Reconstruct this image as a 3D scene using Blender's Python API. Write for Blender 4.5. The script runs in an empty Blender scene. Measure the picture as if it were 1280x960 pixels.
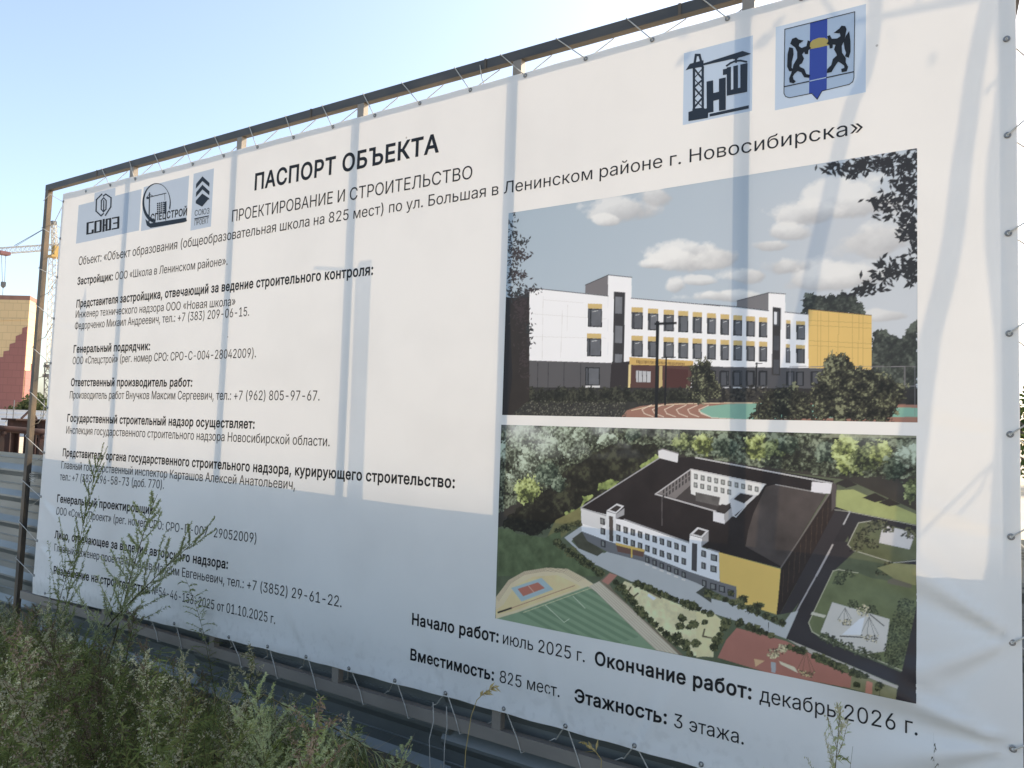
import bpy, math, random
import numpy as np
from mathutils import Matrix, Vector
from mathutils.geometry import delaunay_2d_cdt

SC = bpy.context.scene
COL = SC.collection
R = math.radians

# ------------------------------------------------------------------ camera, sky, sun, exposure
# The banner hangs in the plane y = 0, x runs along it to the right, z is up, ground at z = 0.
F_PX = 944.0                                  # focal length in pixels of the 1280 px wide photograph
CAM = np.array([6.09, -2.76, 1.6])
AX = np.array([[0.83453172, 0.55005116, 0.03163104],      # rows: camera right, down, forward in world axes
               [-0.00758665, 0.06887779, -0.99759626],
               [-0.55090766, 0.83228575, 0.06165374]])
cam = bpy.data.cameras.new('camera')
cam.sensor_fit = 'HORIZONTAL'
cam.sensor_width = 36.0
cam.lens = F_PX / 1280 * 36.0
cam.clip_start = 0.05
cam.clip_end = 4000
camo = bpy.data.objects.new('camera', cam)
COL.objects.link(camo)
rot = Matrix((tuple(AX[0]), tuple(-AX[1]), tuple(-AX[2]))).transposed()
camo.matrix_world = Matrix.Translation(Vector(CAM)) @ rot.to_4x4()
SC.camera = camo

SUN_EL, SUN_AZ = R(38), R(22)                 # azimuth counted from +y (behind the banner) towards +x
SUN = np.array([math.sin(SUN_AZ) * math.cos(SUN_EL), math.cos(SUN_AZ) * math.cos(SUN_EL), math.sin(SUN_EL)])
world = bpy.data.worlds.new('World')
SC.world = world
world.use_nodes = True
wn = world.node_tree
sky = wn.nodes.new('ShaderNodeTexSky')
sky.sky_type = 'NISHITA'
sky.sun_disc = False
sky.sun_elevation = SUN_EL
sky.sun_rotation = SUN_AZ
sky.air_density = 1.0
sky.dust_density = 2.0
sky.ozone_density = 1.0
hz = wn.nodes.new('ShaderNodeHueSaturation')          # hazy, paler summer sky
hz.inputs['Saturation'].default_value = 0.88
wn.links.new(sky.outputs[0], hz.inputs['Color'])
wn.links.new(hz.outputs[0], wn.nodes['Background'].inputs[0])
wn.nodes['Background'].inputs[1].default_value = 0.15
sl = bpy.data.lights.new('sun', 'SUN')
sl.energy = 4.2
sl.angle = R(0.5)
sl.color = (1.0, 0.82, 0.60)
so = bpy.data.objects.new('sun', sl)
so.rotation_euler = Vector(SUN).to_track_quat('Z', 'Y').to_euler()
COL.objects.link(so)
SC.view_settings.view_transform = 'Standard'
SC.view_settings.look = 'None'
SC.view_settings.exposure = 1.10
SC.view_settings.gamma = 1.0
SC.view_settings.use_curve_mapping = False
SC.cycles.max_bounces = 8
SC.cycles.transparent_max_bounces = 8
SC.cycles.use_denoising = True

# ------------------------------------------------------------------ helpers
def at(px, py, y=0.0):
    """point of the plane at depth y that the photograph shows at pixel (px, py)"""
    d = AX.T @ np.array([px - 640.0, py - 480.0, F_PX])
    t = (y - CAM[1]) / d[1]
    return CAM + t * d

def away(px, py, depth):
    """point at the given camera depth behind pixel (px, py)"""
    d = AX.T @ np.array([(px - 640.0) / F_PX, (py - 480.0) / F_PX, 1.0])
    return CAM + d * depth

def pix(P):
    q = (np.asarray(P, float) - CAM) @ AX.T
    return 640 + F_PX * q[..., 0] / q[..., 2], 480 + F_PX * q[..., 1] / q[..., 2]

def tag(o, label=None, cat=None, group=None, kind=None):
    if label: o['label'] = label
    if cat: o['category'] = cat
    if group: o['group'] = group
    if kind: o['kind'] = kind
    return o

def empty(name, loc, label=None, cat=None, group=None):
    o = bpy.data.objects.new(name, None)
    o.empty_display_size = 0.1
    o.location = loc
    COL.objects.link(o)
    return tag(o, label, cat, group)

def world_loc(o):
    p = Vector((0, 0, 0))
    while o is not None:
        p += Vector(o.location); o = o.parent
    return p

def mesh_obj(name, verts, faces, mat, parent=None, smooth=False, mats=None, midx=None):
    me = bpy.data.meshes.new(name)
    me.from_pydata([tuple(map(float, v)) for v in verts], [], [tuple(map(int, f)) for f in faces])
    for m in (mats or [mat]):
        me.materials.append(m)
    if midx is not None:
        me.polygons.foreach_set('material_index', np.asarray(midx, np.int32))
    if smooth:
        me.polygons.foreach_set('use_smooth', np.ones(len(me.polygons), bool))
    me.update()
    o = bpy.data.objects.new(name, me)
    COL.objects.link(o)
    if parent is not None:
        o.parent = parent
        o.location = -world_loc(parent)
    return o

class MB:
    """collects shapes into one mesh"""
    def __init__(s):
        s.v, s.f, s.m = [], [], []
    def add(s, vs, fs, mi=0):
        b = len(s.v)
        s.v += [tuple(map(float, v)) for v in vs]
        s.f += [tuple(b + i for i in f) for f in fs]
        s.m += [mi] * len(fs)
    def hexa(s, c, mi=0):
        """eight corners: bottom 0-3, top 4-7"""
        s.add(c, [(0, 3, 2, 1), (4, 5, 6, 7), (0, 1, 5, 4), (1, 2, 6, 5), (2, 3, 7, 6), (3, 0, 4, 7)], mi)
    def box(s, x0, x1, y0, y1, z0, z1, mi=0, bev=0.0):
        if bev <= 0:
            s.hexa([(x0, y0, z0), (x1, y0, z0), (x1, y1, z0), (x0, y1, z0), (x0, y0, z1), (x1, y0, z1), (x1, y1, z1), (x0, y1, z1)], mi)
            return
        d = [x1 - x0, y1 - y0, z1 - z0]
        ax = d.index(max(d))
        o = [(bev, 0), (1 - bev, 0), (1, bev), (1, 1 - bev), (1 - bev, 1), (bev, 1), (0, 1 - bev), (0, bev)]
        i, j = [k for k in range(3) if k != ax]
        lo, hi = [x0, y0, z0], [x1, y1, z1]
        b = bev * min(d[i], d[j])
        vs = []
        for e in (lo[ax], hi[ax]):
            for (u, w) in ((b, 0), (d[i] - b, 0), (d[i], b), (d[i], d[j] - b), (d[i] - b, d[j]), (b, d[j]), (0, d[j] - b), (0, b)):
                p = [0, 0, 0]
                p[ax] = e; p[i] = lo[i] + u; p[j] = lo[j] + w
                vs.append(p)
        fs = [tuple((k, (k + 1) % 8, 8 + (k + 1) % 8, 8 + k)) for k in range(8)] + [tuple(range(7, -1, -1)), tuple(range(8, 16))]
        s.add(vs, fs, mi)
    def beam(s, a, b, w, h=None, mi=0, up=(0, 0, 1)):
        """square bar from a to b"""
        h = h or w
        a, b = np.array(a, float), np.array(b, float)
        t = (b - a) / np.linalg.norm(b - a)
        u = np.cross(up, t)
        if np.linalg.norm(u) < 1e-4: u = np.cross((0, 1, 0), t)
        u /= np.linalg.norm(u)
        v = np.cross(t, u)
        c = []
        for p in (a, b):
            for (i, j) in ((-1, -1), (1, -1), (1, 1), (-1, 1)):
                c.append(p + u * i * w / 2 + v * j * h / 2)
        s.hexa(c, mi)
    def tube(s, pts, r0, r1=None, n=5, mi=0):
        pts = [np.array(p, float) for p in pts]
        r1 = r0 if r1 is None else r1
        vs, fs = [], []
        ref = np.array((0.31, 0.62, 0.72))
        for k, p in enumerate(pts):
            t = pts[min(k + 1, len(pts) - 1)] - pts[max(k - 1, 0)]
            t = t / (np.linalg.norm(t) + 1e-9)
            u = np.cross(t, ref)
            if np.linalg.norm(u) < 0.2: u = np.cross(t, (1, 0, 0))
            u /= np.linalg.norm(u)
            w = np.cross(t, u)
            r = r0 + (r1 - r0) * k / max(1, len(pts) - 1)
            for j in range(n):
                a = 2 * math.pi * j / n
                vs.append(p + r * (math.cos(a) * u + math.sin(a) * w))
        for k in range(len(pts) - 1):
            for j in range(n):
                fs.append((k * n + j, k * n + (j + 1) % n, (k + 1) * n + (j + 1) % n, (k + 1) * n + j))
        fs.append(tuple(range(n - 1, -1, -1)))
        fs.append(tuple((len(pts) - 1) * n + j for j in range(n)))
        s.add(vs, fs, mi)
    def build(s, name, mat, parent=None, smooth=False, mats=None):
        return mesh_obj(name, s.v, s.f, mat, parent, smooth, mats, s.m if mats else None)

# ------------------------------------------------------------------ materials
def new_mat(name):
    m = bpy.data.materials.new(name)
    m.use_nodes = True
    return m, m.node_tree.nodes, m.node_tree.links, m.node_tree.nodes['Principled BSDF']

def noise_mix(N, L, c0, c1, scale, lo=0.35, hi=0.65, detail=6.0, coord='Object', stretch=None):
    tc = N.new('ShaderNodeTexCoord')
    nz = N.new('ShaderNodeTexNoise')
    nz.inputs['Scale'].default_value = scale
    nz.inputs['Detail'].default_value = detail
    if stretch:
        mp = N.new('ShaderNodeMapping')
        mp.inputs['Scale'].default_value = stretch
        L.new(tc.outputs[coord], mp.inputs[0]); L.new(mp.outputs[0], nz.inputs[0])
    else:
        L.new(tc.outputs[coord], nz.inputs[0])
    r = N.new('ShaderNodeValToRGB')
    r.color_ramp.elements[0].position = lo; r.color_ramp.elements[0].color = (*c0, 1)
    r.color_ramp.elements[1].position = hi; r.color_ramp.elements[1].color = (*c1, 1)
    L.new(nz.outputs[0], r.inputs[0])
    return r.outputs[0], nz.outputs[0]

def solid(name, c0, c1=None, scale=6.0, rough=0.7, metal=0.0, bump=0.0, lo=0.35, hi=0.65, stretch=None):
    m, N, L, B = new_mat(name)
    col, fac = noise_mix(N, L, c0, c1 or tuple(x * 0.8 for x in c0), scale, lo, hi, stretch=stretch)
    L.new(col, B.inputs['Base Color'])
    B.inputs['Roughness'].default_value = rough
    B.inputs['Metallic'].default_value = metal
    if bump:
        bp = N.new('ShaderNodeBump')
        bp.inputs['Strength'].default_value = bump
        L.new(fac, bp.inputs['Height']); L.new(bp.outputs[0], B.inputs['Normal'])
    return m

T_MIX = 0.128
def sheet_mat(name, color=None, attr=None, sheen=0.05, dirt=0.0, tmix=None):
    """printed vinyl: part of the light is reflected, part comes through from behind"""
    tmix = T_MIX if tmix is None else tmix
    m = bpy.data.materials.new(name)
    m.use_nodes = True
    N, L = m.node_tree.nodes, m.node_tree.links
    N.remove(N['Principled BSDF'])
    d = N.new('ShaderNodeBsdfDiffuse'); t = N.new('ShaderNodeBsdfTranslucent'); g = N.new('ShaderNodeBsdfGlossy')
    g.inputs['Roughness'].default_value = 0.38
    mx = N.new('ShaderNodeMixShader'); mx.inputs[0].default_value = tmix
    m2 = N.new('ShaderNodeMixShader'); m2.inputs[0].default_value = sheen
    if attr:
        a = N.new('ShaderNodeAttribute'); a.attribute_name = attr
        col = a.outputs['Color']
    elif dirt:
        c2 = tuple(x * (1 - dirt) for x in color)
        col, _ = noise_mix(N, L, c2, color, 2.3, 0.3, 0.55, 9.0)
        # splashed mud near the ground and a few specks
        tc = N.new('ShaderNodeTexCoord'); sx = N.new('ShaderNodeSeparateXYZ'); L.new(tc.outputs['Object'], sx.inputs[0])
        mr = N.new('ShaderNodeMapRange'); mr.inputs[1].default_value = 0.40; mr.inputs[2].default_value = 0.62; mr.inputs[3].default_value = 1.0; mr.inputs[4].default_value = 0.0
        L.new(sx.outputs[2], mr.inputs[0])
        _c, f1 = noise_mix(N, L, (0, 0, 0), (1, 1, 1), 26.0, 0.52, 0.66, 5.0)
        mu = N.new('ShaderNodeMath'); mu.operation = 'MULTIPLY'; L.new(mr.outputs[0], mu.inputs[0]); L.new(_c, mu.inputs[1])
        m8 = N.new('ShaderNodeMath'); m8.operation = 'MULTIPLY'; L.new(mu.outputs[0], m8.inputs[0]); m8.inputs[1].default_value = 0.13
        vo = N.new('ShaderNodeTexVoronoi'); vo.inputs['Scale'].default_value = 3.1; L.new(tc.outputs['Object'], vo.inputs['Vector'])
        sp = N.new('ShaderNodeMath'); sp.operation = 'LESS_THAN'; sp.inputs[1].default_value = 0.018; L.new(vo.outputs['Distance'], sp.inputs[0])
        s5 = N.new('ShaderNodeMath'); s5.operation = 'MULTIPLY'; s5.inputs[1].default_value = 0.55; L.new(sp.outputs[0], s5.inputs[0])
        mx_ = N.new('ShaderNodeMath'); mx_.operation = 'MAXIMUM'; L.new(m8.outputs[0], mx_.inputs[0]); L.new(s5.outputs[0], mx_.inputs[1])
        dm = N.new('ShaderNodeMix'); dm.data_type = 'RGBA'; L.new(mx_.outputs[0], dm.inputs['Factor']); L.new(col, dm.inputs[6]); dm.inputs[7].default_value = (0.22, 0.18, 0.13, 1)
        col = dm.outputs[2]
    else:
        col, _ = noise_mix(N, L, tuple(x * 0.97 for x in color), color, 3.0)
    # what comes through the cloth is a little warmer than what it reflects
    wt = N.new('ShaderNodeMix'); wt.data_type = 'RGBA'; wt.blend_type = 'MULTIPLY'; wt.inputs['Factor'].default_value = 1.0
    wt.inputs[7].default_value = (1.0, 0.93, 0.84, 1)
    L.new(col, wt.inputs[6]); L.new(wt.outputs[2], t.inputs[0])
    L.new(col, d.inputs[0])
    L.new(d.outputs[0], mx.inputs[1]); L.new(t.outputs[0], mx.inputs[2])
    L.new(mx.outputs[0], m2.inputs[1]); L.new(g.outputs[0], m2.inputs[2])
    L.new(m2.outputs[0], N['Material Output'].inputs[0])
    return m

def leaf_mat(name, c0, c1, tl=0.3):
    m = bpy.data.materials.new(name)
    m.use_nodes = True
    N, L = m.node_tree.nodes, m.node_tree.links
    N.remove(N['Principled BSDF'])
    d = N.new('ShaderNodeBsdfDiffuse'); t = N.new('ShaderNodeBsdfTranslucent')
    mx = N.new('ShaderNodeMixShader'); mx.inputs[0].default_value = tl
    col, _ = noise_mix(N, L, c0, c1, 9.0, 0.3, 0.7, 3.0)
    oi = N.new('ShaderNodeObjectInfo')
    hs = N.new('ShaderNodeHueSaturation')
    mr = N.new('ShaderNodeMapRange'); mr.inputs[3].default_value = 0.65; mr.inputs[4].default_value = 1.35
    L.new(oi.outputs['Random'], mr.inputs[0]); L.new(mr.outputs[0], hs.inputs['Value'])
    L.new(col, hs.inputs['Color'])
    for s in (d, t): L.new(hs.outputs[0], s.inputs[0])
    L.new(d.outputs[0], mx.inputs[1]); L.new(t.outputs[0], mx.inputs[2])
    L.new(mx.outputs[0], N['Material Output'].inputs[0])
    return m

M = {}
M['dirt'] = solid('dirt', (0.085, 0.08, 0.05), (0.15, 0.13, 0.09), 1.3, 0.95, bump=0.4)
M['bounce_pale'] = solid('bounce_slab_pale', (0.50, 0.49, 0.47), (0.60, 0.59, 0.57), 1.1, 0.9, bump=0.15)  # pale so the added slab in front throws light back up
M['sand'] = solid('site_sand', (0.40, 0.34, 0.25), (0.52, 0.45, 0.34), 0.35, 0.95, bump=0.3)
M['frame'] = solid('frame_steel', (0.05, 0.047, 0.042), (0.16, 0.115, 0.07), 16.0, 0.6, 0.15, bump=0.08, stretch=(1, 1, 0.25))
M['rail'] = solid('rail_steel', (0.06, 0.06, 0.058), (0.10, 0.09, 0.08), 9.0, 0.6, 0.2, bump=0.05, stretch=(0.3, 1, 1))
M['sheet_metal'] = solid('galvanised_sheet', (0.15, 0.165, 0.155), (0.29, 0.305, 0.295), 3.2, 0.45, 0.45, bump=0.05, lo=0.25, hi=0.75, stretch=(0.35, 1, 1.6))
M['low_rail'] = solid('grey_rail', (0.22, 0.195, 0.165), (0.31, 0.27, 0.225), 7.0, 0.6, 0.1, bump=0.06, lo=0.3, hi=0.7, stretch=(0.3, 1, 1))
M['rope'] = solid('cord', (0.55, 0.53, 0.47), (0.40, 0.38, 0.33), 40, 0.9)
M['grommet'] = solid('grommet_metal', (0.30, 0.30, 0.29), (0.20, 0.20, 0.20), 30, 0.35, 0.8)
M['vinyl'] = sheet_mat('vinyl', (0.81, 0.79, 0.745), dirt=0.05)
M['ink'] = sheet_mat('ink_black', (0.018, 0.018, 0.02), tmix=0.3, sheen=0.03)
M['ink_grey'] = sheet_mat('ink_slate', (0.035, 0.045, 0.06), tmix=0.3, sheen=0.03)
M['panel_tint'] = sheet_mat('pale_blue_print', (0.45, 0.52, 0.60))
M['panel_tint_light'] = sheet_mat('light_blue_print', (0.47, 0.565, 0.68))
M['shield_blue'] = sheet_mat('blue_print', (0.035, 0.07, 0.38))
M['shield_gold'] = sheet_mat('gold_print', (0.58, 0.43, 0.10))
M['shield_white'] = sheet_mat('shield_print', (0.53, 0.62, 0.73))
M['picture'] = sheet_mat('picture_print', attr='print', sheen=0.025)
M['bark'] = solid('bark', (0.16, 0.13, 0.10), (0.09, 0.07, 0.05), 18, 0.9, bump=0.4)
M['stem'] = leaf_mat('weed_stem', (0.10, 0.085, 0.045), (0.13, 0.115, 0.06), 0.1)
M['leaf'] = leaf_mat('weed_leaf', (0.13, 0.16, 0.048), (0.225, 0.25, 0.095))
M['leaf_bright'] = leaf_mat('weed_leaf_bright', (0.38, 0.42, 0.20), (0.50, 0.53, 0.31), 0.45)
M['seed'] = leaf_mat('weed_seed', (0.44, 0.42, 0.25), (0.60, 0.57, 0.38), 0.3)
M['seed_brown'] = leaf_mat('weed_seed_brown', (0.20, 0.145, 0.10), (0.30, 0.23, 0.16), 0.25)
M['straw'] = leaf_mat('straw', (0.36, 0.27, 0.10), (0.45, 0.36, 0.17), 0.3)
M['bush_leaf'] = leaf_mat('bush_leaf', (0.08, 0.10, 0.045), (0.14, 0.16, 0.08))
M['tree_leaf'] = leaf_mat('tree_leaf', (0.04, 0.065, 0.02), (0.08, 0.11, 0.04))
M['facade_yellow'] = solid('facade_yellow', (0.66, 0.49, 0.27), (0.60, 0.44, 0.24), 0.4, 0.8)
M['facade_maroon'] = solid('facade_maroon', (0.29, 0.125, 0.11), (0.25, 0.105, 0.095), 0.4, 0.8)
def facade(name, c):
    m, N, L, B = new_mat(name)
    tc = N.new('ShaderNodeTexCoord'); sx = N.new('ShaderNodeSeparateXYZ'); L.new(tc.outputs['Object'], sx.inputs[0])
    ad = N.new('ShaderNodeMath'); ad.operation = 'ADD'; L.new(sx.outputs[0], ad.inputs[0]); L.new(sx.outputs[1], ad.inputs[1])
    cb = N.new('ShaderNodeCombineXYZ'); L.new(ad.outputs[0], cb.inputs[0]); L.new(sx.outputs[2], cb.inputs[1])
    bk = N.new('ShaderNodeTexBrick'); L.new(cb.outputs[0], bk.inputs[0])
    bk.inputs['Color1'].default_value = (*c, 1); bk.inputs['Color2'].default_value = (*[x * 0.95 for x in c], 1); bk.inputs['Mortar'].default_value = (*[x * 0.80 for x in c], 1)
    bk.inputs['Scale'].default_value = 1.0; bk.inputs['Brick Width'].default_value = 2.4; bk.inputs['Row Height'].default_value = 1.5; bk.inputs['Mortar Size'].default_value = 0.07
    L.new(bk.outputs['Color'], B.inputs['Base Color']); B.inputs['Roughness'].default_value = 0.8
    return m
M['facade_yellow'] = facade('facade_yellow', (0.66, 0.49, 0.27))
M['facade_maroon'] = facade('facade_maroon', (0.29, 0.125, 0.11))
M['parapet'] = solid('parapet_brown', (0.30, 0.16, 0.12), None, 0.5, 0.8)
M['crane_paint'] = solid('crane_paint', (0.60, 0.58, 0.52), (0.50, 0.47, 0.40), 0.8, 0.6)
M['crane_dark'] = solid('crane_dark', (0.12, 0.13, 0.14), None, 0.8, 0.6)
M['crane_yellow'] = solid('crane_yellow', (0.45, 0.30, 0.08), None, 0.8, 0.6)
M['crane_red'] = solid('crane_red', (0.17, 0.07, 0.075), None, 0.8, 0.6)
M['rust'] = solid('rusty_steel', (0.014, 0.008, 0.008), (0.034, 0.015, 0.013), 2.5, 0.95, 0.0, bump=0.2)
M['white_fence'] = solid('white_sheet', (0.72, 0.73, 0.74), (0.62, 0.63, 0.65), 0.7, 0.6)
M['timber'] = solid('timber', (0.25, 0.19, 0.12), (0.16, 0.12, 0.08), 12, 0.9, stretch=(1, 1, 0.1))

# ------------------------------------------------------------------ ground
def ground_z(x, y):
    return 0.03 * np.sin(x * 0.9 + 1.0) * np.sin(y * 0.8) + 0.02 * np.sin(x * 2.3 + y * 1.7)
xs = np.concatenate([[-1500, -600, -250, -120, -60], np.linspace(-30, 14, 90), [40, 90, 250, 600, 1500]])
ys = np.concatenate([[-1500, -500, -150, -50, -15], np.linspace(-6, 4, 34), [8, 15, 30, 60, 150, 500, 1500]])
gv = [(x, y, float(ground_z(x, y)) if abs(x) < 35 and abs(y) < 20 else 0.0) for y in ys for x in xs]
nx = len(xs)
gf = [(j * nx + i, j * nx + i + 1, (j + 1) * nx + i + 1, (j + 1) * nx + i) for j in range(len(ys) - 1) for i in range(nx - 1)]
tag(mesh_obj('ground', gv, gf, M['dirt'], smooth=True), kind='structure')

sv = [(-400, 0.3, 0.004), (40, 0.3, 0.004), (40, 400, 0.004), (-400, 400, 0.004)]
n_ = 40
sv = [(-400 + 440 * (i / n_) ** 0.5, 0.35 + 400 * (j / n_) ** 2, 0.075 + 0.02 * math.sin(i * 1.3) * math.cos(j)) for j in range(n_ + 1) for i in range(n_ + 1)]
tag(mesh_obj('site_ground', sv, [(j * (n_ + 1) + i, j * (n_ + 1) + i + 1, (j + 1) * (n_ + 1) + i + 1, (j + 1) * (n_ + 1) + i) for j in range(n_) for i in range(n_)], M['sand'], smooth=True), kind='structure')

pv = [(-12 + 26 * i / 40, -4.3 + 3.0 * j / 4, 0.062 + 0.006 * math.sin(i * 2.1 + j)) for j in range(5) for i in range(41)]  # unseen slab, added to bounce light onto the lower part of the banner
tag(mesh_obj('bounce_slab', pv, [(j * 41 + i, j * 41 + i + 1, (j + 1) * 41 + i + 1, (j + 1) * 41 + i) for j in range(4) for i in range(40)], M['bounce_pale'], smooth=True), kind='structure')

# ------------------------------------------------------------------ the banner
def xz(px, py):
    p = at(px, py)
    return float(p[0]), float(p[2])

def rect(*px):
    """axis-aligned print area through four photographed corners: tl, tr, br, bl"""
    a, b, c, d = [xz(*p) for p in px]
    return ((a[0] + d[0]) / 2, (b[0] + c[0]) / 2, (c[1] + d[1]) / 2, (a[1] + b[1]) / 2)

PIC1 = (4.2195, 5.8375, 1.6690, 2.5710)
PIC2 = (4.2165, 5.8340, 0.7865, 1.6235)
r_a = rect((98.3, 259.9), (176.8, 234.7), (174.6, 291.9), (96, 301.2))
r_b = rect((117.9, 244.3), (144, 237.6), (144, 262), (117.5, 268))
r_b = (r_b[0], r_b[1], r_a[3], r_b[3])
r_c = rect((179.5, 233.5), (236, 221.4), (233.4, 279.3), (177.2, 286.8))
r_d = rect((241.2, 217), (268, 212), (263.8, 283.8), (239.2, 287.5))
r_e = rect((855.5, 67), (942, 45), (940, 138.8), (853.8, 157))
r_f = rect((970, 33.8), (1083, 6.2), (1082, 115.5), (969.2, 138.8))
PANELS = [[r_a, r_b], [r_c], [r_d], [r_e], [r_f]]

PINCH = []   # x, z, direction (radians, 0 = +x, pi/2 = up), amplitude, reach
for (px, py, tx, ty, a, w) in ((1269.6, 802.5, 1195, 748, 0.032, 0.34), (1269.6, 802.5, 1150, 838, 0.018, 0.40),
                               (1270.8, 935, 1120, 866, 0.034, 0.48), (1270.8, 935, 1150, 945, 0.020, 0.42),
                               (1267.5, 671, 1180, 640, 0.010, 0.26), (1268, 543, 1200, 520, 0.006, 0.24),
                               (51, 622, 82, 668, 0.020, 0.24), (46.8, 677.5, 80, 720, 0.018, 0.22), (70.8, 405, 100, 420, 0.006, 0.2),
                               (557.5, 871.8, 540, 800, 0.012, 0.20), (630.8, 891.5, 650, 820, 0.012, 0.2), (708, 913, 690, 850, 0.013, 0.2),
                               (794.7, 937.9, 830, 880, 0.015, 0.22), (438, 837.5, 450, 800, 0.012, 0.2), (383.8, 822.5, 370, 780, 0.011, 0.2)):
    g, q = xz(px, py), xz(tx, ty)
    PINCH.append((g[0], g[1], math.atan2(q[1] - g[1], q[0] - g[0]), a, w))

def disp(x, z):
    """how far the cloth stands off the plane (negative: towards the viewer)"""
    x, z = np.asarray(x, float), np.asarray(z, float)
    d = -0.004 + 0.0035 * np.sin(1.9 * x + 0.7 + 0.5 * z) * np.sin(1.4 * z + 0.3 * x) + 0.0016 * np.sin(4.7 * x + 1.3 * np.sin(1.9 * z))
    low = np.clip((1.15 - z) / 0.6, 0, 1)
    d = d + low * 0.0045 * np.sin(6.5 * x + 3.1 * z + 1.2 * np.sin(3.1 * x)) * np.sin(3.3 * z + 1.0)
    d = d - 0.008 * np.exp(-((z - 0.40) / 0.045) ** 2) * (0.8 + 0.2 * np.cos(2 * np.pi * x / 0.26))
    for (gx, gz, th, a, w) in PINCH:
        dx, dz = x - gx, z - gz
        r = np.hypot(dx, dz) + 1e-6
        an = (np.arctan2(dz, dx) - th + np.pi) % (2 * np.pi) - np.pi
        d = d - a * (np.exp(-(an / 0.13) ** 2) - 0.7 * np.exp(-((an - 0.27) / 0.14) ** 2) + 0.35 * np.exp(-((an + 0.30) / 0.11) ** 2)) * r / (r + 0.05) * np.exp(-(r / w) ** 1.5)
    return np.minimum(d, 0.005)

ZLO, ZHI, XLO = 0.60, 3.12, 0.40
def edge(x, z):
    """flat drawing coordinates -> the slightly out-of-true outline the cloth really has"""
    x, z = np.asarray(x, float), np.asarray(z, float)
    ztop = np.interp(x, [0.13, 1.2, 2.4, 4.2, 6.2], [3.262, 3.240, 3.220, 3.208, 3.212]) - 0.002 * np.sin(np.pi * x / 0.262) ** 2
    zbot = np.interp(x, [0.13, 1.2, 2.29, 3.43, 4.23, 6.2], [0.306, 0.345, 0.376, 0.392, 0.400, 0.402]) + 0.002 * np.sin(np.pi * x / 0.2615 + 0.4) ** 2
    zz = np.where(z > ZHI, ZHI + (z - ZHI) / (3.22 - ZHI) * (ztop - ZHI), z)
    zz = np.where(z < ZLO, ZLO - (ZLO - z) / (ZLO - 0.39) * (ZLO - zbot), zz)
    xl = 0.132 + (zz - 0.306) * 0.0195
    xx = np.where(x < XLO, XLO - (XLO - x) / (XLO - 0.16) * (XLO - xl), x)
    return xx, zz

def cloth(x, z, off=0.0):
    x, z = np.asarray(x, float), np.asarray(z, float)
    return np.stack([x, disp(x, z) + off, z], -1)

def merged(a, cuts, eps=0.004):
    a = [v for v in a if all(abs(v - c) > eps for c in cuts)]
    return np.array(sorted(a + list(cuts)))
rects = [PIC1, PIC2] + [r for p in PANELS for r in p]
GX = merged(np.arange(0.16, 6.1135, 0.02), sorted(set([round(v, 5) for r in rects for v in r[:2]] + [0.16, 6.113])))
GZ = merged(np.arange(0.39, 3.2205, 0.02), sorted(set([round(v, 5) for r in rects for v in r[2:]] + [0.39, 3.22])))
banner = empty('banner', (3.1, 0, 0.39), 'large white printed banner with Cyrillic text, logos and two pictures of a school', 'banner')
gx, gz = np.meshgrid(GX, GZ)
ex, ez = edge(gx, gz)
GV = cloth(ex, ez).reshape(-1, 3)
cx, cz = (GX[:-1] + GX[1:]) / 2, (GZ[:-1] + GZ[1:]) / 2
CX, CZ = np.meshgrid(cx, cz)
region = np.zeros(CX.shape, int)
def inside(r): return (CX > r[0]) & (CX < r[1]) & (CZ > r[2]) & (CZ < r[3])
region[inside(PIC1)] = -1
region[inside(PIC2)] = -1
for k, p in enumerate(PANELS):
    for r in p: region[inside(r)] = k + 1
NXG = len(GX)
def cells(mask):
    jj, ii = np.nonzero(mask)
    f = np.stack([jj * NXG + ii, jj * NXG + ii + 1, (jj + 1) * NXG + ii + 1, (jj + 1) * NXG + ii], 1)
    u, inv = np.unique(f, return_inverse=True)
    return GV[u], inv.reshape(f.shape)
v, f = cells(region == 0)
mesh_obj('sheet', v, f, M['vinyl'], banner, True)

# the hem: the border folded back and welded, a second layer behind the first
def strip(x0, x1, z0, z1, nx, nz):
    a, b = np.meshgrid(np.linspace(x0, x1, nx), np.linspace(z0, z1, nz))
    a, b = edge(a, b)
    vs = cloth(a, b, 0.003).reshape(-1, 3)
    fs = [(j * nx + i, j * nx + i + 1, (j + 1) * nx + i + 1, (j + 1) * nx + i) for j in range(nz - 1) for i in range(nx - 1)]
    return vs, fs
mb = MB()
mb.add(*strip(0.16, 6.0680, 3.187, 3.22, 296, 3))
mb.add(*strip(0.16, 6.0680, 0.39, 0.422, 296, 3))
mb.add(*strip(6.0680, 6.113, 0.39, 3.22, 4, 142))
mb.add(*strip(0.16, 0.19, 0.422, 3.187, 3, 140))
mb.build('hem', M['vinyl'], banner, True)

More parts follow.
